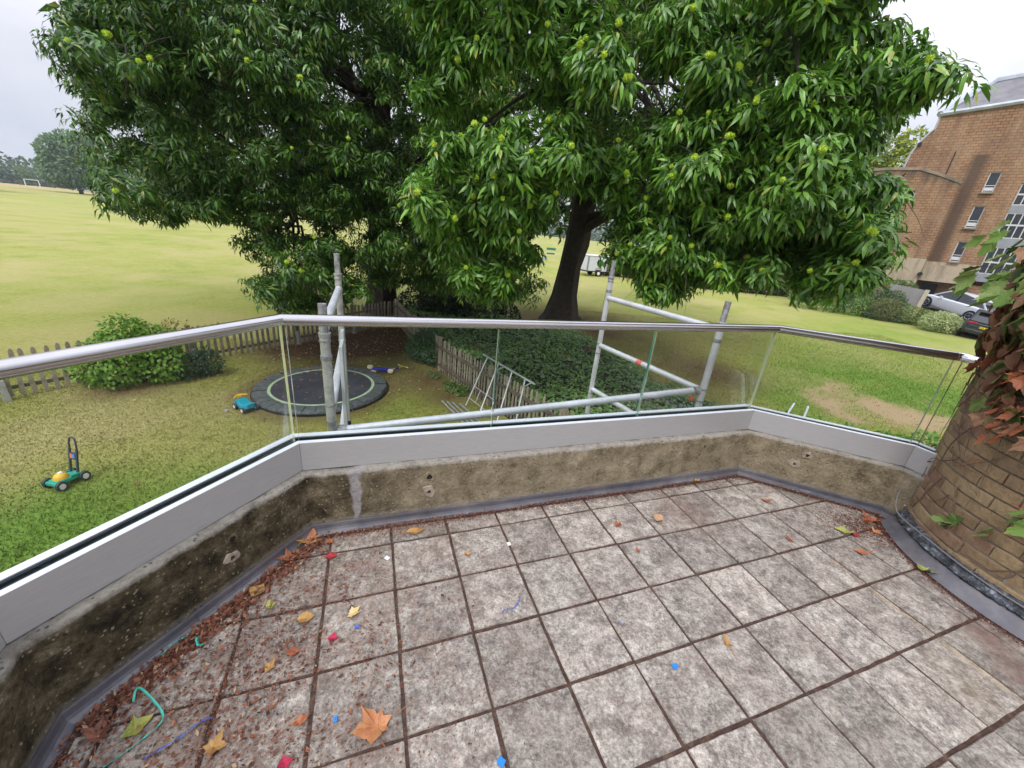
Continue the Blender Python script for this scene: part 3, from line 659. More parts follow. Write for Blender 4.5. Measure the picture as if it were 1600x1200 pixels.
def fence(name,label,pts,gap,h,w,seed,posts=True,side=1,lean=.01):
    rnd=random.Random(seed); t=empty(name,(pts[0][0],pts[0][1],gz1(*pts[0])),0,label,'picket fence')
    base=Vector(t.location); pm=[picket_mesh(h*rnd.uniform(.97,1.03),w) for _ in range(5)]
    P=[Vector(p) for p in pts]; s=0; 
    for i in range(len(P)-1):
        a,b=P[i],P[i+1]; L=(b-a).length; d=(b-a)/L; ang=math.atan2(d.y,d.x); nrm=Vector((-d.y,d.x))*side
        k=int(L/gap)
        for q in range(k):
            p=a+d*(q*gap+gap/2); z=gz1(p.x,p.y)
            o=bpy.data.objects.new('picket',rnd.choice(pm)); COL.objects.link(o); o.parent=t
            o.location=(p.x-base.x,p.y-base.y,z-base.z+.04+rnd.uniform(-.015,.02)); o.rotation_euler=(rnd.uniform(-.02,.02),rnd.uniform(-.025,.025)+lean,ang+rnd.uniform(-.03,.03))
        for zz in (.22,h-.22):
            m_=max(1,int(L/2.9)); 
            for q in range(m_):
                u0=a+d*(L*q/m_)+nrm*.03; u1=a+d*(L*(q+1)/m_)+nrm*.03
                MB().bar((u0.x-base.x,u0.y-base.y,gz1(u0.x,u0.y)-base.z+zz+rnd.uniform(-.03,.03)),(u1.x-base.x,u1.y-base.y,gz1(u1.x,u1.y)-base.z+zz+rnd.uniform(-.03,.03)),.035,.075).build('rail',MAT_PICK2,t)
        if posts:
            m_=max(1,round(L/2.9))
            for q in range(m_+1):
                if q==m_ and i<len(P)-2: continue
                u=a+d*(L*q/m_)+nrm*.0; z=gz1(u.x,u.y)-base.z
                pp=MB().box((u.x-base.x,u.y-base.y,z+(h+.1)/2),(.085,.085,h+.1),Matrix.Rotation(ang,3,'Z')).build('post',MAT_PICK,t)
                v=u-nrm*.09; MB().box((v.x-base.x,v.y-base.y,z+.22),(.1,.1,.46),Matrix.Rotation(ang,3,'Z'),taper=.85).build('concrete_spur',MAT_POSTC,t)
    return t
fence('picket_fence','weathered picket fence between garden lawn and open playing field, behind the green bush',[(-12.6,2.8),(-10.35,7.05),(-8.75,9.95),(-7.35,12.6),(-5.25,16.6)],.165,.98,.075,5,side=1)
fence('picket_fence','weathered picket fence beside the ivy bank, with the metal frame leaning on it',[(-5.17,16.5),(-3.7,13.85),(-2.25,11.3),(-.55,9.15),(1.1,7.1),(1.9,6.1)],.128,1.0,.058,6,side=-1,lean=0)
# ================================================================ SHRUBS OF THE GARDEN
def shrub(name,label,loc,lobes,n,L,W,c0,c1,seed,cat_='shrub',**k):
    z=gz1(*loc); t=empty(name,(loc[0],loc[1],z),0,label,cat_)
    bushfoliage('foliage',t,lobes,n,L,W,c0,c1,seed,**k); core(t,lobes); return t
shrub('garden_bush','large bright green leafy bush with a few orange shoots in front of the fence',(-8.95,8.45),[(-.15,-.2,.62,.62),(.5,.2,.5,.5),(-.65,-.25,.45,.42),(0,.05,1.12,.48),(.42,.35,.95,.38),(-.4,.1,.85,.36),(.1,.1,1.28,.2),(.55,.1,1.15,.16)],4200,.095,.06,(.09,.20,.02),(.22,.38,.05),1,seg=2)
o=shrub('flowering_bush','small bush with orange-red flower shoots growing over the rail behind the large green bush',(-9.1,9.2),[(0,0,.9,.36),(.35,.35,1.05,.3)],500,.085,.04,(.30,.10,.04),(.22,.28,.06),2)
shrub('dark_bush','low dark bluish green bush beside the large bright green bush at the fence',(-7.95,9.1),[(-.15,-.1,.32,.34),(.15,.2,.34,.32),(.1,.15,.6,.2)],1500,.075,.035,(.025,.065,.03),(.06,.12,.055),3)
shrub('round_bush','small dense dark green bush in front of the corner of the picket fence',(-2.85,12.0),[(0,0,.5,.5),(.35,-.35,.45,.38),(-.35,.25,.42,.4),(.05,0,.85,.36)],3200,.08,.045,(.03,.09,.03),(.085,.18,.06),4)
shrub('low_plant','low green plant at the foot of the picket fence left of the leaning frame',(-1.55,9.85),[(0,0,.08,.22,.6),(.25,-.2,.1,.18,.7),(-.2,.25,.06,.16,.6)],420,.09,.05,(.07,.16,.025),(.16,.28,.05),5)
shrub('low_plant','small sparse green plant by the fence foot between the round bush and the trampoline litter',(-2.25,10.75),[(0,0,.06,.18,.5),(-.2,.15,.05,.14,.5)],200,.07,.03,(.09,.16,.04),(.18,.26,.08),6)
# ivy bank: ground cover nobody could count
def ivy_bank():
    rs=np.random.RandomState(8); n=36000
    x=rs.uniform(-5.2,7.2,n); y=rs.uniform(6.2,18.5,n)
    # right of the fence, left of the lawn edge
    fx=np.interp(y,[6.1,7.1,9.15,11.3,13.85,16.5,19],[1.9,1.1,-.55,-2.25,-3.7,-5.17,-6.6])
    ex=np.interp(y,[6,9,11,13,15,17,18.5],[9.5,6.9,5.6,4.6,3.9,3.2,1.5])+(fbm(x*.9,y*.9)-.47)*2.5
    k=(x>fx+.12)&(x<ex); x=x[k];y=y[k];fx=fx[k];ex=ex[k]; n=len(x)
    m=np.minimum((x-fx)/.5,(ex-x)/1.3).clip(0,1)**.7
    H=m*(.28+.55*fbm(x*.8+9,y*.8+3)+.25*np.exp(-((x-fx)/1.2)**2))
    z=gz(x,y)+H*rs.uniform(.72,1.0,n)**.5
    gxn=(fbm(x*.8+9.08,y*.8+3)-fbm(x*.8+9,y*.8+3))/.1
    a=rs.uniform(0,6.283,n); d=np.stack([np.cos(a),np.sin(a),rs.uniform(-.5,.15,n)],-1); up=np.stack([-gxn*.6+rs.normal(size=n)*.4,rs.normal(size=n)*.4-.15,np.ones(n)],-1)
    s=rs.uniform(.07,.125,n); r=rs.rand(n,1); col=np.array((.075,.18,.04))*(1-r)+np.array((.25,.43,.11))*r
    yel=(rs.rand(n)<.8)&((np.hypot(x+1.35,y-12.4)<.28)|(np.hypot(x-1.75,y-12.6)<.22)); col[yel]=np.array((.30,.24,.03))*rs.uniform(.7,1.2,(yel.sum(),1))
    br=(rs.rand(n)<.75)&(np.hypot(x-2.9,(y-13.9)*1.3)<.5); col[br]=np.array((.22,.11,.06))*rs.uniform(.6,1.3,(br.sum(),1))
    V,F,C=leaves(np.stack([x,y,z],-1),d,up,s,s*.85,col,.2,.12,1)
    o=np_mesh('ivy_ground_cover',V,F,MAT_LEAF,colors=C); tag(o,'bank of dark ivy ground cover filling the slope beside the picket fence','ground cover',kind='stuff')
    # soil mound under it
    xs=np.linspace(-6,9,60); ys=np.linspace(5.8,19,60); X,Y=np.meshgrid(xs,ys); fx=np.interp(Y,[6.1,7.1,9.15,11.3,13.85,16.5,19],[1.9,1.1,-.55,-2.25,-3.7,-5.17,-6.6]); ex=np.interp(Y,[6,9,11,13,15,17,18.5],[9.5,6.9,5.6,4.6,3.9,3.2,1.5])
    m=np.minimum((X-fx)/.6,(ex-X)/1.5).clip(0,1); m=m*np.minimum((Y-5.8)/.8,(19-Y)/1.5).clip(0,1); Z=gz(X,Y)-.02+m*(.12+.3*fbm(X*.8+9,Y*.8+3))-.08*(m<=0)
    a=(np.arange(59)[:,None]*60+np.arange(59)[None]).ravel(); o=np_mesh('soil_mound',np.stack([X.ravel(),Y.ravel(),Z.ravel()],-1),np.stack([a,a+1,a+61,a+60],-1),mat('dark_soil',(.035,.028,.016),.95,var=.4,scale=6),smooth=True); tag(o,kind='structure')
ivy_bank()
# ivy-covered stump hedge around the middle trunk
shrub('ivy_hedge','dark ivy hedge around the foot of the middle tree trunk behind the fence corner',(-3.6,17.6),[(-1.0,0,.7,.9),(0,.3,.95,1.05),(1.1,.5,.8,1.0),(2.1,.8,.55,.85),(-.4,.6,1.3,.7),(3.0,1.0,.4,.7),(.9,.2,1.2,.6)],9000,.12,.10,(.012,.03,.010),(.04,.075,.025),12,cat_='hedge',shell=.75)
shrub('terrace_foot_plant','bright green seedlings at the terrace foot under the right-hand glass',(8.3,9.7),[(0,0,.1,.35,.6),(.7,-.2,.1,.3,.6),(1.4,-.5,.12,.3,.6),(-.8,.3,.1,.3,.6)],900,.10,.06,(.08,.19,.025),(.17,.34,.06),14,cat_='plant')
shrub('terrace_foot_plant','bright green leafy plant beside the bare earth near the brick turret',(10.6,9.1),[(0,0,.15,.35,.8),(.6,-.2,.15,.35,.8),(-.4,.1,.1,.25,.7)],700,.12,.07,(.09,.22,.03),(.2,.38,.07),15,cat_='plant')
# leaves lying about on the lawns
def ground_leaves():
    rs=np.random.RandomState(31)
    n=2600; x=np.concatenate([rs.normal(-4.9,2.2,n//2),rs.uniform(-9,12,n//4),rs.uniform(5,22,n//4)]); y=np.concatenate([rs.normal(12.6,2.2,n//2),rs.uniform(4,16,n//4),rs.uniform(10,24,n//4)])
    z=gz(x,y)+.035+(fbm(x*.8,y*.8)-.47)*.05; a=rs.uniform(0,6.28,len(x)); d=np.stack([np.cos(a),np.sin(a),rs.uniform(-.1,.35,len(x))],-1); up=np.stack([rs.normal(size=len(x))*.4,rs.normal(size=len(x))*.4,np.ones(len(x))],-1)
    r=rs.rand(len(x),1); col=np.array((.20,.085,.035))*(1-r)+np.array((.52,.36,.17))*r; k=(np.hypot(x+4.77,y-9.1)>1.3)
    V,F,C=leaves(np.stack([x,y,z],-1)[k],d[k],up[k],rs.uniform(.05,.12,len(x))[k],.04,col[k],-.3,.2,1)
    o=np_mesh('lawn_leaf_litter',V,F,MAT_LEAFM,colors=C); tag(o,'brown and tan fallen leaves strewn over the lawns and under the trees','leaf litter',kind='stuff')
ground_leaves()
# ================================================================ THINGS IN THE GARDEN
def plastic(n,c,r=.4,**k): return mat(n,c,r,var=.08,scale=5,**k)
# trampoline
TX,TY=-4.77,9.1; tz=gz1(TX,TY); t=empty('trampoline',(TX,TY,tz),0,'round ground level trampoline with black mat, dark padded rim and pale green ring','trampoline')
g=G('trampoline_mat'); MAT_MATB=g.done(g.ramp(g.noise(2,5,.6),[(.35,(.018,.020,.028)),(.7,(.045,.047,.058))]),.55)
MAT_PAD=mat('faded_pad_cover',(.075,.085,.085),.6,var=.4,scale=9,bump=.5,dist=.01); MAT_RING=mat('pale_green_band',(.36,.46,.28),.6,var=.2,scale=10)
def disc(r0,r1,z0,z1,n=96,wob=0,seed=0):
    mb=MB(); rr=random.Random(seed)
    for k in range(n):
        a=2*math.pi*k/n; w_=rr.uniform(-wob,wob)
        mb.v+=[(r0*math.cos(a),r0*math.sin(a),z0+w_),(r1*math.cos(a),r1*math.sin(a),z1+w_)]
    for k in range(n): q=(k+1)%n; mb.f.append((2*k,2*k+1,2*q+1,2*q)); mb.m.append(0)
    return mb
mb=disc(.02,1.16,.155,.19,seed=1); mb.f.append(tuple(2*k for k in range(96))); mb.m.append(0); mb.build('jumping_mat',MAT_MATB,t,smooth=True)
disc(1.155,1.225,.196,.198).build('green_ring',MAT_RING,t)
K=36
for k in range(K):
    a0=2*math.pi*(k+.03)/K; a1=2*math.pi*(k+.97)/K; rr=random.Random(k); mb=MB(); zz=rr.uniform(-.01,.012)
    P=[]
    for a in (a0,(a0+a1)/2,a1):
        b=.022 if a==(a0+a1)/2 else 0
        for r,z in ((1.225,.20),(1.38,.215+b),(1.52,.20+b),(1.555,.13),(1.55,.06)): P.append((r*math.cos(a),r*math.sin(a),z+zz*(r<1.53)))
    mb.add(P,[(i*5+j,i*5+j+1,(i+1)*5+j+1,(i+1)*5+j) for i in range(2) for j in range(4)]).build('rim_pad',MAT_PAD,t,smooth=True)
mb=MB(); mb.tube([(1.50*math.cos(2*math.pi*k/64),1.50*math.sin(2*math.pi*k/64),.12) for k in range(65)],.035,8,cap=False).build('steel_hoop',mat('galvanised_hoop',(.30,.31,.33),.4,.8),t,smooth=True)
disc(1.545,1.57,.0,.11).build('skirt',MAT_MATB,t)
rs=np.random.RandomState(5); n=70; a=rs.uniform(0,6.28,n); r=1.13*np.sqrt(rs.rand(n))**.5*np.where(rs.rand(n)<.7,1,.6); th=np.where(rs.rand(n)<.5,rs.uniform(2.0,4.4,n),a)
pos=np.stack([TX+r*np.cos(th),TY+r*np.sin(th),np.full(n,tz+.203)],-1); d=np.stack([np.cos(a),np.sin(a),np.zeros(n)],-1)
V,F,C=leaves(pos,d,np.tile([0,0,1.],(n,1))+rs.normal(size=(n,3))*.2,rs.uniform(.05,.11,n),.045,np.array((.35,.15,.05))*rs.uniform(.5,1.6,(n,1)),-.2,.1,1)
o=np_mesh('trampoline_leaf_scatter',V,F,MAT_LEAFM,colors=C); tag(o,'small brown leaves scattered on the black trampoline mat','leaf litter',kind='stuff')

t.scale=(1,1,.62)
# toy mower
MAT_TG=plastic('toy_green',(.02,.30,.20),.42); MAT_TY=plastic('toy_yellow',(.72,.42,.03),.4); MAT_TK=plastic('toy_dark_grey',(.045,.055,.065),.5); MAT_TW=plastic('toy_white',(.72,.66,.58),.5)
MAT_TB=plastic('toy_blue_label',(.10,.22,.62),.4); MAT_TR=plastic('toy_orange_label',(.75,.20,.10),.4)
mx,my=-6.50,4.68; t=empty('toy_lawn_mower',(-6.56,4.76,gz1(mx,my)+.02),rad(80),'green and yellow plastic toy lawn mower with dark upright handle on the lawn','toy mower')
MB().box((0,0,.11),(.40,.25,.06),taper=.92).build('deck',MAT_TG,t,bevel=.015)
MB().box((-.19,0,.10),(.08,.33,.05),taper=.8).build('front_bumper',MAT_TG,t,bevel=.012)
MB().bar((.02,-.115,.15),(.21,-.115,.13),.03,.035).bar((.02,.115,.15),(.21,.115,.13),.03,.035).build('side_rail',MAT_TG,t,bevel=.006)
mb=MB(); prof=[(.0,.225),(.05,.22),(.085,.20),(.105,.165),(.11,.14)]; N=20
for r,z in prof: mb.v+=[(-.06+r*math.cos(2*math.pi*k/N),r*.95*math.sin(2*math.pi*k/N),z) for k in range(N)]
for i in range(4): mb.f+=[(i*N+k,(i+1)*N+k,(i+1)*N+(k+1)%N,i*N+(k+1)%N) for k in range(N)]; mb.m+=[0]*N
mb.build('engine_dome',MAT_TY,t,smooth=True); MB().box((-.05,0,.225),(.06,.07,.02)).build('dome_cap',MAT_TW,t,bevel=.006)
def wheel(par,c,r,w_,axis='Y',tyre=MAT_TK,hub=MAT_TW):
    o=MB().cyl(c,r,w_,20,axis).build('wheel',tyre,par,smooth=True,bevel=.006); ax={'X':Vector((1,0,0)),'Y':Vector((0,1,0)),'Z':Vector((0,0,1))}[axis]
    MB().cyl(c,r*.62,w_+.008,14,axis).build('hub',hub,o); return o
for x_,y_ in ((-.17,-.16),(-.17,.16),(.19,-.15),(.19,.15)): wheel(t,(x_,y_,.075),.075,.05)
mb=MB(); mb.bar((.14,-.085,.14),(.235,-.085,.52),.035,.03); mb.bar((.14,.085,.14),(.235,.085,.52),.035,.03); mb.bar((.19,0,.345),(.215,0,.46),.17,.028).tube([(.235,-.085,.50),(.25,-.085,.60),(.268,-.06,.68),(.275,0,.70),(.268,.06,.68),(.25,.085,.60),(.235,.085,.50)],.016,8)
mb.build('handle',MAT_TK,t,bevel=.004); t.scale=(.80,.80,.98)
n_=Vector((-.38,0,.12)).normalized()
MB().bar((.180,-.035,.375),(.195,-.035,.44),.05,.012).build('blue_sticker',MAT_TB,t); MB().bar((.180,.02,.375),(.195,.02,.44),.045,.012).build('orange_sticker',MAT_TR,t)

# ride-on toy car
t_tr=t
MAT_TEAL=plastic('toy_teal',(.01,.28,.38),.35)
cx_,cy_=-5.80,7.66; t=empty('toy_ride_on_car',(cx_,cy_,gz1(cx_,cy_)+.01),rad(-28),'teal plastic ride-on toy with yellow handlebar and black wheels beside the trampoline','ride-on toy')
sec=[(-.30,.13,.16,.17),(-.22,.11,.20,.26),(-.12,.13,.17,.28),(0,.15,.12,.20),(.10,.15,.15,.18),(.22,.15,.16,.24),(.30,.10,.17,.25)]
mb=MB()
for x_,hw,z0,z1 in sec: mb.v+=[(x_,-hw,z0-.06),(x_,-hw*.9,z1),(x_,hw*.9,z1),(x_,hw,z0-.06)]
for i in range(len(sec)-1): mb.f+=[(i*4+k,i*4+(k+1)%4,(i+1)*4+(k+1)%4,(i+1)*4+k) for k in range(4)]; mb.m+=[0]*4
mb.f+=[(0,3,2,1),tuple(4*(len(sec)-1)+k for k in range(4))]; mb.m+=[0,0]
mb.build('body',MAT_TEAL,t,smooth=True,bevel=.02)
MB().tube([(-.15,-.17,.34),(-.24,-.06,.34),(-.26,0,.33),(-.24,.06,.34),(-.15,.17,.34)],[.018,.024,.03,.024,.018],8).build('handlebar',MAT_TY,t,smooth=True)
MB().box((-.23,0,.31),(.05,.11,.06)).build('handle_shield',MAT_TY,t,bevel=.01); MB().box((-.31,0,.15),(.06,.14,.08)).build('bumper',MAT_TW,t,bevel=.015)
for x_,y_ in ((-.20,-.15),(-.20,.15),(.20,-.17),(.20,.17)): wheel(t,(x_,y_,.075),.078,.06)
o=MB().cyl((-6.05,7.42,gz1(-6,7.4)+.06),.028,.04,10,(.3,.2,1)).build('lilac_toy_cup',plastic('lilac_plastic',(.42,.36,.70),.5)); tag(o,'tiny lilac plastic toy piece on the grass left of the teal ride-on','toy')

t.scale=(.82,.82,.82)
# scooter lying on its side
MAT_SB=plastic('scooter_blue',(.02,.03,.42),.35); MAT_SY=plastic('scooter_yellow',(.62,.50,.06),.4); MAT_SW=plastic('scooter_cream',(.78,.68,.50),.45)
sx,sy=-3.72,10.72; t=empty('toy_scooter',(sx,sy,gz1(sx,sy)+.03),rad(22),'blue and yellow toy scooter with cream wheels lying on its side behind the trampoline','toy scooter')
MB().tube([(-.38,-.02,.12),(-.2,0,.10),(0,.0,.07),(.18,0,.08)],[.035,.05,.05,.03],8).build('deck',MAT_SB,t,smooth=True)
MB().tube([(.16,0,.08),(.34,.10,.07),(.52,.24,.07)],.02,8).build('steering_column',MAT_SY,t,smooth=True)
MB().tube([(.26,.05,.075),(.36,.11,.07)],.03,8).build('column_sleeve',MAT_SB,t,smooth=True)
MB().tube([(.42,.33,.08),(.52,.24,.07),(.60,.13,.08)],.014,8).build('handlebar',MAT_SY,t,smooth=True)
MB().tube([(.60,.13,.08),(.64,.08,.08)],.02,8).build('grip',MAT_SW,t,smooth=True); MB().tube([(.42,.33,.08),(.39,.37,.08)],.02,8).build('grip',MAT_SW,t,smooth=True)
for c_,ax in (((-.43,.03,.16),(.1,-.2,1)),((-.36,-.12,.05),(.1,-.2,1)),((.12,-.13,.07),(.05,-.3,1))):
    MB().cyl(c_,.07,.045,18,ax).build('wheel',MAT_SW,t,smooth=True,bevel=.008)

# ================================================================ SCAFFOLD TOWER
g=G('galvanised_tube'); n1=g.noise(6,6,.7); MAT_GALV=g.done(g.ramp(n1,[(.3,(.44,.45,.47)),(.6,(.60,.61,.64)),(.75,(.70,.71,.75))]),.42,.3,.5)
MAT_GALVD=mat('worn_aluminium_tube',(.42,.41,.39),.5,.5,var=.35,scale=16,bump=.15,dist=.002)
MAT_WELD=mat('weld_grey',(.30,.30,.30),.6,.5,var=.4,scale=30)
MAT_RED=mat('red_tape',(.55,.12,.10),.6,var=.4,scale=30); MAT_REDCAP=plastic('red_cap',(.65,.03,.05),.4)
FL=Vector((-1.0,1.965)); tt=Vector((.937,.349)); nn2=Vector((-.349,.937)); FR=Vector((1.475,2.865)); RL=Vector((-1.475,3.19)); RR=Vector((.86,3.965))
t_sc=empty('scaffold_tower',(.0,2.8,-2.6),0,'aluminium scaffold tower with two ladder frames standing just outside the glass balustrade','scaffold')
B=Vector((0,2.8,-2.6))
def L3(p,z): return (p.x-B.x,p.y-B.y,z-B.z)
RT=.0254
def post(p,top,mtt,name='post'):
    o=MB().tube([L3(p,-2.55),L3(p,top-.17)],RT,16).build(name,mtt,t_sc,smooth=True)
    MB().tube([L3(p,top-.175),L3(p,top-.155),L3(p,top-.155),L3(p,top)],[RT+.004,RT+.004,RT-.004,RT-.004],16).build('spigot',MAT_WELD,o,smooth=True)
    MB().tube([L3(p,top-.155),L3(p,top-.15)],RT+.0055,16).build('collar',mtt,o,smooth=True)
    for zz in (top-.20,top-.285,top-.30,.60,.50,.05,-.2,-1.0): MB().tube([L3(p,zz),L3(p,zz+.012)],RT+.004,16).build('weld_ring',MAT_WELD,o,smooth=True)
    # base foot
    MB().cyl(L3(p,-2.56),.075,.02,16).build('foot_plate',MAT_WELD,o)
    return o
post(FL,1.17,MAT_GALVD); post(FR,1.28,MAT_GALV); post(RL,1.31,MAT_GALVD); post(RR,1.43,MAT_GALV)
def rung(a,b,z,name='rung',r=RT*.98,m_=None,z2=None):
    return MB().tube([L3(a,z),L3(b,z if z2 is None else z2)],r,14).build(name,m_ or MAT_GALV,t_sc,smooth=True)
for z in (1.075,.59,.10,-.40,-.90,-1.4,-1.9): rung(RR,FR,z)
for z in (1.04,.56,.07,-.42,-.92,-1.4,-1.9): rung(RL,FL,z)
rung(FL+tt*.02+nn2*.03,FR-tt*.03+nn2*.03,.425,'guard_rail',.0254,z2=.585); 
rung(RL,RR,-.45,'ledger'); rung(FL,RR,-1.8,'diagonal_brace',.02,z2=-.6)
# red inspection tape, clamp and cap
a=Vector((RR.x,RR.y,.59)); b=Vector((FR.x,FR.y,.59)); p=a.lerp(b,.44); q=a.lerp(b,.49)
MB().tube([L3(p,.59),L3(q,.59)],RT+.0008,14).build('red_tape',MAT_RED,t_sc,smooth=True)
MB().cyl(L3(FR-tt*.045+nn2*.02,.585),.034,.055,14,(.94,.35,0)).build('clamp',MAT_WELD,t_sc,smooth=True)
MB().cyl(L3(FL+tt*.045+nn2*.02,.43),.034,.055,14,(.94,.35,0)).build('clamp',MAT_WELD,t_sc,smooth=True)
MB().cyl(L3(FR-tt*.10-nn2*.01,.53),.014,.02,12).build('bolt_cap',MAT_REDCAP,t_sc)
# flat side plate with square hole between left posts (toe-board bracket)
c=FL.lerp(RL,.40)+tt*.03; c2=FL.lerp(RL,.78)+tt*.03
for (u0,u1,z0,z1) in ((.30,.44,-.9,.82),(.47,.54,-.9,.86)):
    p=FL.lerp(RL,u0)+tt*.035; q=FL.lerp(RL,u1)+tt*.035
    mb=MB(); th=tt*.02
    mb.add([L3(p,z0),L3(q,z0),L3(q,z1),L3(p,z1),L3(p+th,z0),L3(q+th,z0),L3(q+th,z1),L3(p+th,z1)],[(0,1,2,3),(7,6,5,4),(0,4,5,1),(1,5,6,2),(2,6,7,3),(3,7,4,0)]).build('upright_channel',MAT_GALV,t_sc)
pp=FL.lerp(RL,.37)+tt*.057
MB().box(L3(pp,.22),(.035,.035,.05),Matrix.Rotation(math.atan2(tt.y,tt.x),3,'Z')).build('slot_shade',MAT_HOLE,t_sc)  # dark block standing in for the shade of the square hole
# platform board along the front
p=FL+nn2*.12+tt*.1; q=FL+nn2*.12+tt*2.0; w_=nn2*.5; z=.33
mb=MB(); mb.add([L3(p,z),L3(q,z),L3(q+w_,z),L3(p+w_,z),L3(p,z-.06),L3(q,z-.06),L3(q+w_,z-.06),L3(p+w_,z-.06)],[(0,1,2,3),(7,6,5,4),(0,4,5,1),(1,5,6,2),(2,6,7,3),(3,7,4,0)])
# (platform itself is hidden below the rail and left out)

# ================================================================ LEANING FRAME AND TUBES
t=empty('leaning_metal_frame',(-.6,9.0,-2.6),0,'bent aluminium frame with four legs and a small square grid leaning against the picket fence','metal frame')
MAT_PALEAL=mat('pale_aluminium',(.60,.63,.63),.4,.5,var=.15,scale=8)
O_=Vector((-.6,9.0,-2.6)); 
def W_(x,y,z): return Vector((x,y,z))-O_
T0=W_(-.80,9.50,-1.36); T1=W_(.49,8.02,-1.46)      # top bar ends
MB().tube([T0,T1],.022,10).build('top_bar',MAT_PALEAL,t,smooth=True)
feet=[W_(-1.10,8.92,-2.56),W_(-.72,8.40,-2.56),W_(-.28,7.95,-2.56),W_(.12,7.50,-2.56)]
tops=[T0.lerp(T1,u) for u in (.10,.33,.60,.84)]
for f_,h_ in zip(feet,tops): MB().tube([h_,f_],.017,8).build('leg',MAT_PALEAL,t,smooth=True)
for k in (1,3):
    h_=tops[k]; f_=feet[k]; MB().tube([h_.lerp(f_,.14),T0.lerp(T1,(.33,.84)[k//2]+.12)],.011,6).build('brace',MAT_PALEAL,t,smooth=True)
a0=tops[0].lerp(feet[0],.60); a1=tops[0].lerp(feet[0],.84); dd=(feet[1]-feet[0]); 
g0=a0; g1=a1; sp_=(tops[1].lerp(feet[1],.60)-a0)*1.6; sp1=(tops[1].lerp(feet[1],.84)-a1)*1.6
mb=MB(); mb.tube([g0,g0+sp_],.010,6); mb.tube([g1,g1+sp1],.010,6); mb.tube([g0+sp_,g1+sp1],.009,6); mb.tube([g0.lerp(g0+sp_,.32),g1.lerp(g1+sp1,.32)],.009,6); mb.build('square_grid',MAT_PALEAL,t,smooth=True)
MB().tube([tops[1].lerp(feet[1],.86),W_(-.55,8.30,-2.56)],.011,6).build('brace',MAT_PALEAL,t,smooth=True)
lab=['outermost of the four galvanised tubes lying on the lawn below the leaning frame','second galvanised tube from the left of four below the leaning frame','third galvanised tube from the left on the lawn below the leaning frame','galvanised tube nearest the fence of the four lying below the leaning frame']
for k in range(4):
    dx_=k*.14+(.05 if k==3 else 0); a=(-1.72+dx_,9.05-.0*k-.02*k,-2.56); b=(-.52+dx_*.9,7.25,-2.56)
    o=MB().tube([a,b],.026,10).build('scaffold_tube',MAT_GALVD,smooth=True); tag(o,lab[k],'metal tube','galvanised tubes lying on the lawn')
for k,(a,b,l) in enumerate((((7.35,9.75,-2.5),(8.25,10.75,-2.30),'left of two aluminium poles lying at the terrace foot before the right-hand lawn'),((7.75,9.6,-2.5),(8.6,10.65,-2.32),'right of two aluminium poles lying at the terrace foot before the right-hand lawn'))):
    o=MB().tube([a,b],.03,10).build('aluminium_pole',MAT_PALEAL,smooth=True); tag(o,l,'metal pole','poles at the terrace foot')
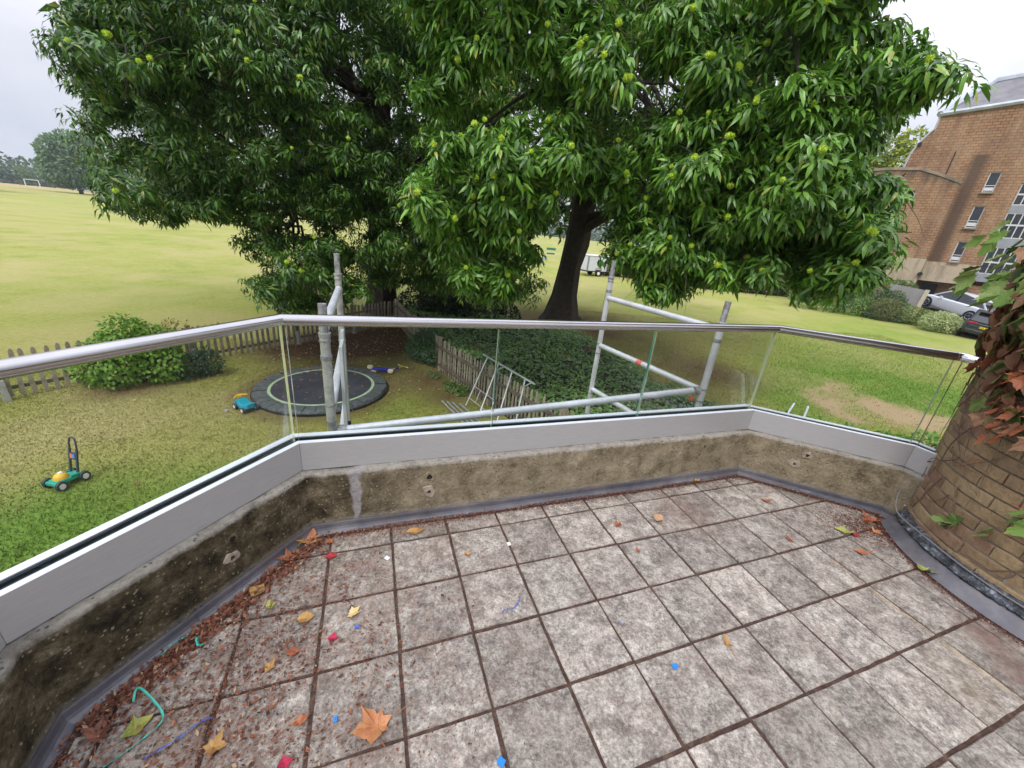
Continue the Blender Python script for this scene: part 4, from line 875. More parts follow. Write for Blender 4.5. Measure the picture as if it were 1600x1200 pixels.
# ================================================================ SWEET CHESTNUT TREES
RIGHT=[(1.99,7.69,3.57,0.62),(-1.7,7.14,4.99,0.69),(3.38,7.06,5.43,0.54),(4.44,5.82,3.6,0.46),(-0.54,7.36,4.33,0.46),(-0.17,7.54,5.34,0.69),(2.89,7.53,4.86,0.75),(-1.55,7.65,3.87,0.65),(1.97,6.73,2.68,0.39),(3.91,6.44,3.59,0.44),(3.59,6.41,2.36,0.52),(2.29,6.9,1.7,0.57),(1.49,7.65,5.48,0.4),(0.86,8.22,5.06,0.57),(3.64,5.98,2.94,0.7),(-0.06,6.61,2.68,0.73),(4.53,6.42,1.69,0.71),(2.17,7.1,4.58,0.57),(0.61,7.64,3.97,0.58),(2.6,6.49,3.3,0.39),(-0.98,7.9,2.6,0.7),(2.46,6.15,4.63,0.39),(3.55,6.79,4.36,0.42),(0.37,7.25,3.21,0.39),(1.87,7.77,4.77,0.6),(-1.05,7.45,1.83,0.63),(4.13,6.5,3.17,0.46),(1.16,7.58,2.79,0.5),(3.17,5.8,3.36,0.47),(4.28,7.03,5.36,0.68),(-0.57,6.91,2.02,0.54),(-1.58,7.28,2,0.49),(3.8,6.07,4.91,0.45),(0.37,8.02,4.73,0.63),(3.85,5.96,3.64,0.51),(-1.17,6.56,2.56,0.42),(3.26,5.92,4.81,0.63),(-1.63,7.69,4.66,0.47),(-1.44,6.46,2.03,0.39),(0.05,8.25,5.51,0.72),(0.09,7.08,4.2,0.41),(0.15,8.04,4.15,0.5),(2.39,6.19,2.61,0.47),(-0.47,6.7,4.71,0.58),(2.32,7.08,1.19,0.44),(3.34,5.82,2.33,0.47),(2.37,6.98,2.99,0.69),(0.82,6.59,3.7,0.48),(0.41,7.03,4.66,0.43),(3.16,7.18,3.61,0.63),(2.65,7.44,1.09,0.44),(4.52,6.65,4.14,0.64),(4.08,7.02,2.87,0.7),(-1.04,7.5,4.25,0.46),(0.68,7.81,3.13,0.44),(-0.14,6.92,1.64,0.38),(3.87,6.45,4.43,0.49),(-0.01,7.76,2.66,0.47),(0.83,7.93,4.39,0.42),(2.24,6.85,4.02,0.57),(1.86,7.52,1.27,0.48),(2.4,7.44,1.25,0.3),(-1.89,8.08,1.63,0.27),(3.85,7.63,2.81,0.5),(3.22,6.24,1.36,0.29),(2.16,7.06,2.55,0.3),(2.6,7.63,1.1,0.37),(1.95,8.37,2.07,0.5),(0.08,7.64,2.41,0.44),(4.93,6.74,2.03,0.49),(4.03,6.37,2.21,0.27),(-1.41,6.95,1.78,0.28),(4.18,6.49,2.42,0.39),(-0.78,7.99,0.45,0.28),(-0.63,8,1.49,0.46),(-0.6,7.5,1.85,0.44),(0.16,7.93,2.43,0.27),(-0.23,7.72,0.93,0.34),(-1,8.25,2.14,0.48),(-0.3,8.5,2.12,0.43),(-0.27,8.31,0.55,0.31),(3.09,7.54,2.1,0.29),(2.9,6.73,2.09,0.48),(1.52,7.44,2.54,0.29),(2.89,7.91,2.53,0.34),(3.45,6.16,1.46,0.29),(4.68,6.01,1.61,0.41),(3.12,7.39,1.26,0.27),(4,6.85,1.94,0.43),(1.96,7.55,2.16,0.42),(-0.26,8.08,2.58,0.33),(-0.79,8.43,1.36,0.45),(4.59,5.94,2.01,0.4),(-0.01,7.44,2.13,0.36),(-1.34,7.6,2.33,0.41),(3.31,6.49,2.3,0.37),(3.61,6.64,2.38,0.32),(4.01,7.16,1.6,0.4),(-1.54,8.31,1.22,0.41),(4.57,6.2,2.08,0.27),(3.94,6.11,2.6,0.45),(-1.41,8.04,2.1,0.38),(2.72,7.31,2.29,0.38),(2.89,7.27,2.72,0.49),(2.55,6.63,1.56,0.42),(2.78,8.01,1.75,0.49),(0,7.69,1.33,0.28),(-0.71,7.17,0.89,0.48),(3.72,7.07,2.08,0.34),(2.46,7.26,1.67,0.34),(2.4,7.64,2.39,0.3),(3.49,7.18,1.53,0.46),(5.26,6.65,2.22,0.33),(4.89,6.54,2.58,0.31),(4.31,6.85,2.58,0.35),(2.19,6.77,1.03,0.3),(-1.68,7.64,2.33,0.39),(2.5,6.89,2.37,0.3),(5.28,6.69,2.72,0.27),(2.13,6.69,1.67,0.4),(-0.89,7.6,1.3,0.43),(-0.73,6.99,2.04,0.38),(3.27,7.09,1.83,0.4),(4.33,6.55,3.71,0.36),(4.78,7.39,4.32,0.38),(4.24,6.22,3.28,0.31),(5.29,7.14,3.88,0.34),(5.2,6.79,1.78,0.35),(4.41,7.55,4.91,0.32),(4.74,6.62,2.1,0.34),(4.45,5.93,3.77,0.26),(4.75,6.38,2.76,0.31),(4.46,6.67,2.69,0.3),(4.94,6.17,1.87,0.35)]
RIGHTM=[(4.14,10.32,5.69,0.9),(2.83,9.98,6.27,0.82),(1.35,9,5.19,0.62),(2.12,11.93,6.05,0.79),(2.44,8.75,3.66,0.72),(0.11,12.49,7.33,0.86),(4.24,11,6.7,1.05),(2.39,12,4.57,0.85),(3.38,11.61,2.15,0.78),(4.49,9.09,4.32,0.71),(3.76,9.2,5.96,1.05),(2.66,10.73,4.39,0.93),(-0.9,11.47,1.32,0.81),(-1.11,9.08,2.62,0.79),(3.92,9.39,2.77,0.66),(1.75,9.95,5.82,0.93),(2.91,9.05,4.69,0.86),(3.61,10.34,4.99,0.61),(-1.8,9.39,6.15,0.62),(-0.84,11.04,4.67,0.73),(1.39,9.02,3.82,0.6),(0.94,9.8,6.29,0.96),(-2.23,9.5,5.55,0.72),(5.95,10.68,5.62,0.86),(-2.56,11.06,5.44,1.02),(-0.97,9.95,3.43,0.64),(1.14,10.32,4.51,0.98),(-2.47,11.72,6.87,0.64),(-1.62,9.16,4.22,0.63),(4.63,9.8,3.28,0.82),(-2.45,11.38,3.94,1.07),(1.47,12,7.86,0.9),(-1.38,10.32,4,0.84),(5.91,9.49,2.2,0.71),(5.63,10.71,4.02,1.05),(-1.77,9.73,3.17,0.82),(3.68,11.82,5.1,0.7),(-3.05,11.53,7.43,0.84),(0.26,9.09,5.15,0.85),(5.15,8.96,6.11,0.68),(1.89,10.79,5.76,0.61),(4.21,11.22,5.49,0.87),(5.11,8.38,3.44,0.75),(-0.02,9.58,6.28,0.83),(1.9,9.96,3.35,1.06),(6.29,10.08,3.79,0.8),(6.11,10.64,3.01,1.03),(-0.96,9.05,0.78,0.66),(0.65,12.07,5.7,1.06),(5.75,9.65,5.13,0.74),(-1.93,10.29,5.79,0.73),(-0.6,9.82,4.94,0.72),(5.23,10.76,6.95,0.86),(2.63,11.64,3.83,0.76),(4.3,11.68,4.23,0.87),(2.57,12.22,7.95,0.65),(-0.6,9.47,4.02,0.88),(1.36,12.09,3.77,1.03),(2.5,9.09,1.25,0.67),(0.17,10.8,0.31,0.68),(3.71,9.63,1.32,0.46),(6.53,9.76,3.61,0.42),(3.17,11.41,3.31,0.79),(-2.04,9.73,1.58,0.45),(3.55,8.44,2.78,0.68),(-1.27,10.18,0.23,0.56),(3.5,8.39,1.92,0.55),(6.5,9.45,2.12,0.41),(2.09,10.07,1.64,0.49),(-1.03,11.83,2.27,0.59),(4.76,7.67,2.38,0.5),(6.26,8.53,1.7,0.49),(3.16,11.41,1.29,0.51),(6.96,9.31,3.18,0.52),(4.55,8.64,2.75,0.51),(5.62,10.22,1.35,0.45),(4.26,11.1,1.42,0.77),(6.14,9.96,2.36,0.64),(5.63,8.39,1.82,0.54),(5.74,9.53,1.85,0.41),(3.19,8.73,0.93,0.55),(4.85,8.99,2.29,0.5),(-1.91,10.92,2.8,0.52),(2,9.82,2.73,0.67),(-0.43,9.01,2,0.78),(-1.09,11.71,1.67,0.49),(3.11,9.92,1.11,0.46),(-0.33,11.49,1.63,0.74)]
RIGHTB=[(-1.36,17.57,6.96,1.46),(4.81,18.41,12.65,1.21),(-1.21,16.78,9.79,1.9),(7.03,13.14,6.82,1.65),(6.89,17.11,3.65,1.57),(5.09,16.79,11.74,1.73),(-0.73,16.82,11.61,1.81),(8.73,17.46,3.7,1.7),(6.83,13.69,9.84,1.3),(4.61,15.65,9.11,1.56),(0.91,19.4,7.2,1.61),(3.85,15.52,11.05,1.7),(-0.46,14.18,9.73,1.62),(-1.88,14.82,7.31,1.63),(6,16.67,6.73,1.59),(2.33,15.63,4.82,1.37),(3.16,17.19,12.27,1.49),(6.16,17.37,9.51,1.69),(1.09,16.23,6.2,1.41),(6.68,17.16,12.38,1.6),(7.88,16.07,10.68,1.44),(3.49,18.71,11.53,1.76),(6.79,14.21,8.27,1.29),(1.51,14.86,7.58,1.84),(5.52,15.07,6.98,1.4),(5.04,18.06,4.26,1.32),(5.35,13.76,10.4,1.24),(-3.91,18.72,12.18,1.88),(5.54,14.01,7.8,1.26),(7.61,14.34,5.96,1.5),(3.88,17.75,5.57,1.49),(2.27,18.03,10.57,1.58),(-1.06,18.85,8.33,1.29),(0.54,16.99,8.26,1.26),(0.84,24.1,2.38,1.48),(6.53,22.69,2.98,1.32),(-3.36,21.56,3.75,1.26),(6.59,20.34,3.05,1.33),(11.71,19.57,4.05,1.34),(4.84,22.3,2.69,1.57),(4.39,20.92,3.87,1.62),(1.69,21.99,3.02,1.86),(-0.46,22.24,3.82,1.22),(1.66,21.52,4.62,1.22),(10.07,21.1,4.74,1.59),(13.78,20.09,3.09,1.56),(2.07,23.09,4.15,1.87),(4.21,23.77,3.5,1.47),(8.17,21.1,3.62,1.23),(-0.21,24.45,3.58,1.85),(-4.95,23.66,3.27,1.6),(12,21.32,5.53,1.26),(9.22,22.27,3.09,1.65),(2.76,23.86,3.03,1.53),(-2.37,24.31,2.38,1.29),(5.34,24.25,3.09,1.46),(-4.55,20.93,3.37,1.37),(-0.62,21.85,2.46,1.34),(-0.66,23.95,4.83,1.21),(8.15,21.76,4.93,1.83)]
LEFT=[(-6.43,8.16,4.8,0.7),(-3.35,10.15,5.25,0.77),(-7.95,9.41,5.23,0.61),(-2.76,10.11,1.11,0.9),(-7.56,9.5,2.05,0.87),(-2.62,11.38,6.66,0.8),(-4.98,8.93,4.88,0.74),(-1.7,10.61,0.67,0.77),(-2.32,11.9,3.27,0.94),(-5.52,9.61,3.7,0.8),(-6.71,7.56,3.59,0.91),(-6.84,8.43,2.56,0.74),(-1.32,10.42,5.67,0.71),(-4.87,10.82,5.03,0.68),(-7.07,8.62,3.77,0.59),(-4.63,9.4,0.86,0.65),(-6.45,10.6,5.7,0.69),(-5.95,8.56,5.47,0.52),(-3.07,9.77,4.27,0.65),(-1.32,10.06,4.1,0.6),(-1.35,10.94,3.93,0.62),(-2.78,10.27,3.51,0.52),(-7.59,9.52,4.74,0.62),(-1.43,11.55,4.64,0.95),(-3.27,10.84,2.46,0.91),(-5.04,11.23,1.97,0.63),(-2.03,12.24,7.18,0.99),(-3.91,9.55,5.94,0.95),(-1.38,10.33,2.38,0.53),(-5.17,11.18,2.94,0.87),(-5.32,8.57,2.77,0.51),(-5.13,10.32,3.39,0.93),(-7.65,8.32,3.46,0.88),(-2.9,10.56,6.27,0.77),(-3.33,10.71,4.88,0.62),(-1.79,11.41,6.68,0.56),(-5.06,8.64,0.19,0.86),(-1.36,11.44,2.83,0.84),(-3.1,9.88,2.59,0.72),(-2.2,10.65,4.54,0.79),(-5.08,11.25,6.37,0.7),(-7.34,7.85,1.71,0.66),(-1.74,11.89,0.93,0.9),(-6.02,10.87,-0.47,0.88),(-5.48,11.03,0.6,0.65),(-6.7,9.66,2.35,0.95),(-6.88,9.3,4.59,0.66),(-7.76,8.54,2.47,0.85),(-8.46,8.95,4.18,0.61),(-2.15,10.38,1.41,0.57),(-4.1,9.84,2.97,0.98),(-7.29,10.13,5.52,0.53),(-2.55,11.45,1.91,0.78),(-2.65,11.4,5.55,0.7),(-1.28,12.28,2.19,0.96),(-2.9,11.89,2.43,0.65),(-2.35,11.51,0.36,0.83),(-5.51,10.16,6.35,0.92),(-3.69,10.33,0.93,0.65),(-3.9,11.06,0.45,0.65),(-3.12,9.96,1.9,0.72),(-5.06,10.38,0.57,0.66),(-4.19,9.39,0.31,0.75),(-7.02,8.22,4.29,0.52),(-4.5,9.41,4.03,1),(-7.59,8.23,4.28,0.57),(-2.12,12.27,6.39,0.67),(-7.53,9.42,5.69,0.6),(-6.42,9.08,3.17,0.68),(-6.07,9.64,5.44,0.65),(-4.07,11.29,6.9,0.72),(-7.01,8.1,5,0.59),(-5.58,8.81,4.05,0.82),(-1.99,11.17,5.5,0.67),(-4.47,9.1,2.83,0.63),(-2.65,10.76,0.76,0.54),(-4.52,10.44,2.4,0.76),(-6.82,9.22,3.94,0.64),(-2.79,11.76,1.16,0.66),(-5.69,11.04,5.39,0.62),(-6.55,9.85,4.76,0.72),(-6.62,8.67,1.66,0.5),(-3.98,11.68,3.09,0.74),(-5.94,8.92,4.62,0.51),(-7.48,9.63,4.04,0.52),(-4.48,9.45,1.98,0.62),(-5.67,10.5,2.06,0.99),(-4.33,9.5,5.11,0.82),(-3.72,11.51,6.19,0.91),(-3.24,10.73,5.49,0.51),(-7.09,8.74,1.37,0.51),(-4.57,10.95,1.75,0.37),(-1.18,11.49,0.64,0.28),(-5.09,10.71,-0.21,0.46),(-5.75,9.65,0.91,0.38),(-4.61,11.46,-0.23,0.32),(-5.43,10.75,1.78,0.34),(-3.9,11.33,1.18,0.32),(-6.86,9.52,1.4,0.34),(-8.55,9.36,1.51,0.54),(-3.75,12.17,2.08,0.41),(-6.62,11.12,-0.26,0.32),(-4.03,11.55,-0.09,0.35),(-4.34,11.68,0.39,0.39),(-6.47,10.54,1.28,0.33),(-7.95,9.37,1.32,0.3),(-4.38,11.04,0.61,0.29),(-6.72,11.13,1.97,0.28),(-6.07,9.97,-0.5,0.28),(-4.64,10.62,0.85,0.49),(-1.15,11.65,1.94,0.47),(-3.72,10.75,2.49,0.53),(-4.98,10.45,0.54,0.39),(-5.12,9.99,1.88,0.56),(-1.46,11.69,2.05,0.38),(-8.06,8.73,1.54,0.4),(-5.4,11.39,1.13,0.39),(-5.85,11.25,0.35,0.48),(-0.66,12.05,2.51,0.32),(-1.67,12.82,0.82,0.38),(-6.02,9.28,1.89,0.3),(-2.75,12.43,2.39,0.51),(-5.1,10.33,2.32,0.29),(-1.13,12.47,1.36,0.6),(-5.41,11.61,1.53,0.43),(-7.09,9.2,1.74,0.47),(-0.72,12.65,1.06,0.45),(-3.17,10.58,1.14,0.59),(-0.99,11.26,2.33,0.55),(-2.04,10.91,1.55,0.35),(-2.99,12.12,1.14,0.57),(-1.32,12.26,0.27,0.51),(-4.19,11.73,1.66,0.32),(-4.04,11.53,2.37,0.49),(-1.51,11.73,1.02,0.46),(-3.05,11.56,1.34,0.3),(-6.3,11.34,-0.65,0.53),(-5.65,11.15,0.97,0.46),(-7.7,8.74,1.34,0.33),(-6.14,9.34,1.55,0.59),(-7.57,9.01,1.61,0.3),(-7.37,9.97,1.61,0.29),(-3.5,12.1,-0.04,0.5),(-1.18,12.18,2.33,0.3),(-2.69,11.17,1.19,0.41),(-1.55,11.1,2.01,0.38),(-5.59,10.24,-0.04,0.35),(-5.61,9.67,2.2,0.56),(-1.41,11.19,1.23,0.41),(-5.84,9.57,-0.14,0.52),(-2.56,12.63,0.62,0.48),(-1.7,11.86,0.6,0.53),(-6.39,10.29,0.85,0.37),(-6.01,10.52,-0.58,0.47),(-2,12.34,1.18,0.45),(-2.62,11.83,-0.07,0.57),(-4.34,11.05,1.86,0.36),(-2.28,11.09,1.11,0.55),(-1.91,10.95,1.25,0.46),(-5.5,10.54,2.2,0.5),(-2.75,12.45,0.41,0.41),(-4.92,11.25,2.25,0.54),(-7.45,10.5,1.78,0.41),(-2.58,11.3,2.61,0.46),(-3.12,11.07,0.91,0.47),(-4.31,10.24,1.84,0.46),(-3.41,10.96,1.98,0.32),(-4.85,11.13,-0.37,0.51),(-4.59,10.54,1.87,0.48),(-6.14,9.38,0.81,0.52),(-5.72,11.26,1.58,0.49),(-1.68,12.45,0.55,0.28),(-4.12,11.14,1.07,0.36),(-3.16,12.36,1.73,0.32),(-6.6,10.96,0.12,0.49),(-0.76,11.91,1.2,0.51),(-6.84,10.79,-0.33,0.39),(-5.71,10.73,1.68,0.34),(-6.33,11.29,2.17,0.38),(-4.89,10.01,0.14,0.42),(-3.89,11.6,1.85,0.32),(-2.9,10.65,2.53,0.58),(-2.17,12.55,0.2,0.36),(-5.16,11.91,1.77,0.31),(-6.86,9.7,1.8,0.56),(-8.18,8.63,3.05,0.38),(-8.48,8.87,2.29,0.35),(-7.84,8.58,4.37,0.45),(-7.5,9.26,2.4,0.31),(-7.43,8.93,3.95,0.34),(-8.55,9.34,5,0.49),(-7.06,8.83,3.01,0.35),(-8.62,8.92,3.16,0.31),(-7.31,9.49,5.28,0.47),(-7.14,9.53,3.38,0.46),(-7.36,8.56,3.02,0.3),(-8.47,8.61,3.32,0.37),(-7.69,9.24,3.59,0.36),(-7.69,10.02,1.88,0.43),(-7.72,8.17,4.36,0.32),(-7.5,10.47,5.27,0.44)]
LEFTM=[(-6.78,15.34,2.43,1.36),(-4.53,14.15,0.5,0.82),(-1.45,13.37,3.63,1.43),(-7.52,13.32,6.53,1.18),(-3.75,13.02,7.33,1.36),(-6.4,15.19,8.4,0.8),(-10.35,12.83,6.34,1.49),(-7.82,14.83,3,0.94),(-7.29,11.07,6.12,0.9),(-9.59,12.45,3.18,0.8),(-8.52,12.25,5.55,1.37),(-7.86,10.64,3.86,1.29),(-1.74,16.29,10.16,1.32),(-6.1,12.28,5.74,1.02),(-8.63,13.84,6.73,1.22),(-8.49,14.34,5.36,0.84),(-5.06,15.34,0.03,1.24),(-11.24,11.91,4.29,0.9),(-9.89,13.09,4.6,1.5),(-1.36,15.86,6.1,1.14),(-5.73,14.07,4.04,0.81),(-10.42,12.49,2.5,1.12),(-6.01,14.37,1.8,1.04),(-5.01,15.59,1.58,1.05),(-3.01,16.55,3.54,1.48),(-7.75,14.39,4.43,0.92),(-4.67,14.59,7.89,1.35),(-5.8,15.02,5.8,1.24),(-5.35,12.55,2.5,0.82),(-8.38,13.33,3.01,0.95),(-5.24,12.88,7.96,1.13),(-9.05,11.35,6.91,1.13),(-6.77,15.17,4.08,0.97),(-7.51,15.06,6.43,1.21),(-3.61,15.15,6.04,1.37),(-2.67,15.03,9.58,0.88),(-7.9,11.76,4.53,0.96),(-6.11,13.68,6.69,1.49),(-5.15,12.45,3.55,1.32),(-8.77,11.48,3.64,1.13),(-4.16,13.38,3.94,0.83),(-7.6,12.43,0.4,1.07),(-3.36,15.97,8.4,1.01),(-2.38,15.01,8.49,1.13),(-3.91,15.8,9.37,0.96),(-4.04,15.37,3.56,0.82),(-5.31,15.8,8.71,1),(-9.3,9.98,2.67,1.09),(-6.88,13.56,3.46,0.98),(-5.1,14.82,3.48,0.86),(-2.16,12.82,4.93,1.33),(-6.64,11.91,6.98,0.91),(-5.84,15.73,3.34,1.13),(-10.3,13.39,7.59,1.08),(-4.32,13.28,2.7,0.91),(-5.43,13.68,0.22,1.25),(-8.76,14.52,8.53,1.18),(-10.01,11.34,3.66,1.08),(-10.41,11.03,4.92,0.88),(-9.49,13.68,3.21,1.31)]
LEFTB=[(-3.33,19.02,4.56,1.79),(-9.84,19.51,4.88,1.7),(-11.65,16.34,3.6,1.98),(-8.23,19.07,5.86,1.55),(-3.76,21.1,11.64,2.04),(-3.26,18.7,8.75,1.48),(-6.56,19.89,10.58,2.16),(-13.81,17.97,5.41,1.69),(-6.25,17.36,9.28,1.87),(-2.15,21.2,8.89,1.49),(-9.79,15.92,9.2,1.79),(-4.55,22.06,14.64,1.67),(-6.4,21.21,3.69,1.76),(-3.82,21.19,8.85,1.78),(-8.94,17.14,10.8,2),(-7.94,16.28,4.1,1.54),(-12.38,14.78,5.24,1.69),(-11.04,19.81,8.1,2.03),(-8.38,17.95,7.81,1.48),(-6.71,20.14,12.58,1.48),(-6.06,21.89,5.26,1.51),(-1.89,22,14.65,1.47),(-5.9,17.92,7.32,1.43),(-10.57,19.1,12.11,2.19),(-12.72,16.51,8.58,1.52),(-12.17,16.92,6.11,2.03),(-4.91,19.25,6.62,2.04),(-5.79,20.16,5.14,1.47),(-2.85,17.82,11.92,1.51),(-10.59,18.29,6.45,1.85),(-12.22,21.56,3.71,1.79),(-10.4,22.47,4.05,1.26),(-6.1,23.87,4.59,1.43),(-10.87,21.41,4.02,1.21),(-13.36,19.37,2.64,1.39),(-9.17,23.2,4.26,1.25),(-10.57,19.5,3.78,1.31),(-8.53,21.3,3.2,1.47),(-7.68,20.35,4.32,1.42),(-14.71,18.7,3.28,1.56),(-8.13,22.62,3.68,1.43),(-5.22,20.77,3.31,1.3),(-6.37,20.34,3.51,1.39),(-10.85,18.59,2.88,1.65),(-13.39,16.82,3.14,1.23),(-8.79,19.15,3.72,1.43),(-5.63,22.98,2.39,1.61),(-7.97,21.58,4.34,1.37)]
MAT_BARK=mat('chestnut_bark',(.055,.042,.030),.95,col2=(.03,.022,.016),scale=5,bump=1.0,bscale=14,dist=.05)
MAT_BURR=mat('chestnut_burr',(.46,.62,.05),.7,var=.2,scale=60)
def spray_arrays(seed,nl,L,W,seg=2,droop=.35):
    """one shoot end: a drooping rosette of toothed lance-shaped leaves"""
    rs=np.random.RandomState(seed); n=nl; a=np.arange(n)*2.4+rs.uniform(-.3,.3,n); el=rs.uniform(-.85,.22,n)
    r0=.02+.09*rs.rand(n); d=np.stack([np.cos(a)*np.cos(el),np.sin(a)*np.cos(el),np.sin(el)],-1); pos=np.stack([np.cos(a)*r0,np.sin(a)*r0,rs.uniform(-.10,.02,n)],-1)
    up=np.tile([0,0,1.],(n,1))+rs.normal(size=(n,3))*.22
    m=rs.rand(n,1); col=np.array((.034,.105,.012))*(1-m)+np.array((.19,.38,.045))*m; yl=rs.rand(n,1)<.05; col=np.where(yl,np.array((.30,.34,.06)),col)
    return leaves(pos,d,up,L*rs.uniform(.75,1.15,n),W*rs.uniform(.8,1.15,n),col,droop*rs.uniform(.8,2.2,n),.14,seg)
def frame(n,rs,outd,down):
    """random rotation matrices whose +z leans outward/upward"""
    z=outd*.45+np.array([0,0,.95])+rs.normal(size=(n,3))*.28; z/=np.linalg.norm(z,axis=1,keepdims=True)
    x=rs.normal(size=(n,3)); x-= (x*z).sum(1,keepdims=True)*z; x/=np.linalg.norm(x,axis=1,keepdims=True); y=np.cross(z,x)
    return np.stack([x,y,z],-1)
def foliage(lobes,n,var,seed,scale=(.68,1.28),shell=.62,tone=(1,1,1),inner=.25):
    rs=np.random.RandomState(seed); tot=sum(l[3]**2 for l in lobes); out=[]; info=[]
    for (x,y,z,r) in lobes:
        k=max(3,int(n*r*r/tot)); sc_=sph(max(3,int(r*r*15)),rs); dv=sc_[rs.randint(0,len(sc_),k)]+rs.normal(size=(k,3))*(.17/r); dv/=np.linalg.norm(dv,axis=1,keepdims=True); flat=np.array([1,1,.72])
        rr=np.where(rs.rand(k)<inner,r*rs.rand(k)*.8,r*rs.uniform(shell,1.08,k)); dv2=dv.copy(); p=np.array([x,y,z])+dv2*rr[:,None]*flat
        ok=rs.rand(k)<.97; R=frame(k,rs,dv,0); s=rs.uniform(*scale,k); lt=rs.uniform(.78,1.25,k)
        info.append((p,R,s,lt,dv))
    p,R,s,lt,dv=[np.concatenate([i[q] for i in info]) for q in range(5)]
    vi=rs.randint(0,len(var),len(p)); Vs=[];Fs=[];Cs=[];nv=0
    for q,(V0,F0,C0) in enumerate(var):
        k=vi==q
        if not k.any(): continue
        V=np.einsum('nij,vj->nvi',R[k]*s[k][:,None,None],V0)+p[k][:,None,:]; m=len(V)
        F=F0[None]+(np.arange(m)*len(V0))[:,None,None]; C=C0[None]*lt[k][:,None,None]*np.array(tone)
        Vs.append(V.reshape(-1,3)); Fs.append((F.reshape(-1,3)+nv)); Cs.append(C.reshape(-1,3)); nv+=m*len(V0)
    return np.concatenate(Vs),np.concatenate(Fs),np.concatenate(Cs),(p,R,s,dv)
def limb(mb,a,b,r0,r1,rnd,n=7,wob=.12,sides=8):
    a=Vector(a); b=Vector(b); L=(b-a).length; pts=[]; rr=[]
    for i in range(n+1):
        t=i/n; q=a.lerp(b,t)+Vector((0,0,math.sin(t*math.pi)*L*.06))
        if 0<i<n: q+=Vector((rnd.uniform(-1,1),rnd.uniform(-1,1),rnd.uniform(-1,1)))*wob*L/n
        pts.append(q); rr.append(r0*(1-t)+r1*t)
    mb.tube(pts,rr,sides)
VARN=[spray_arrays(s,12,.165,.046,2) for s in range(8)]
VARF=[spray_arrays(20+s,11,.138,.043,1) for s in range(5)]
VARC=[spray_arrays(40+s,7,.34,.12,1) for s in range(3)]
VARR=[spray_arrays(60+s,9,.25,.065,1) for s in range(3)]
def trunk(parent,pts,rs_,name='trunk',ridge=.10):
    """fluted, flared trunk"""
    mb=MB(); n=28; P=[Vector(p) for p in pts]; V=[]
    for i,p in enumerate(P):
        for k in range(n):
            t=2*math.pi*k/n; f=1+ridge*math.sin(t*5+i*.35)+ridge*.5*math.sin(t*11+i*.6)
            if i==0: f*=1.0+.25*math.sin(t*4+1)
            V.append((p.x+rs_[i]*f*math.cos(t),p.y+rs_[i]*f*math.sin(t),p.z))
    F=[(i*n+k,i*n+(k+1)%n,(i+1)*n+(k+1)%n,(i+1)*n+k) for i in range(len(P)-1) for k in range(n)]
    return mb.add(V,F).build(name,MAT_BARK,parent,smooth=True)
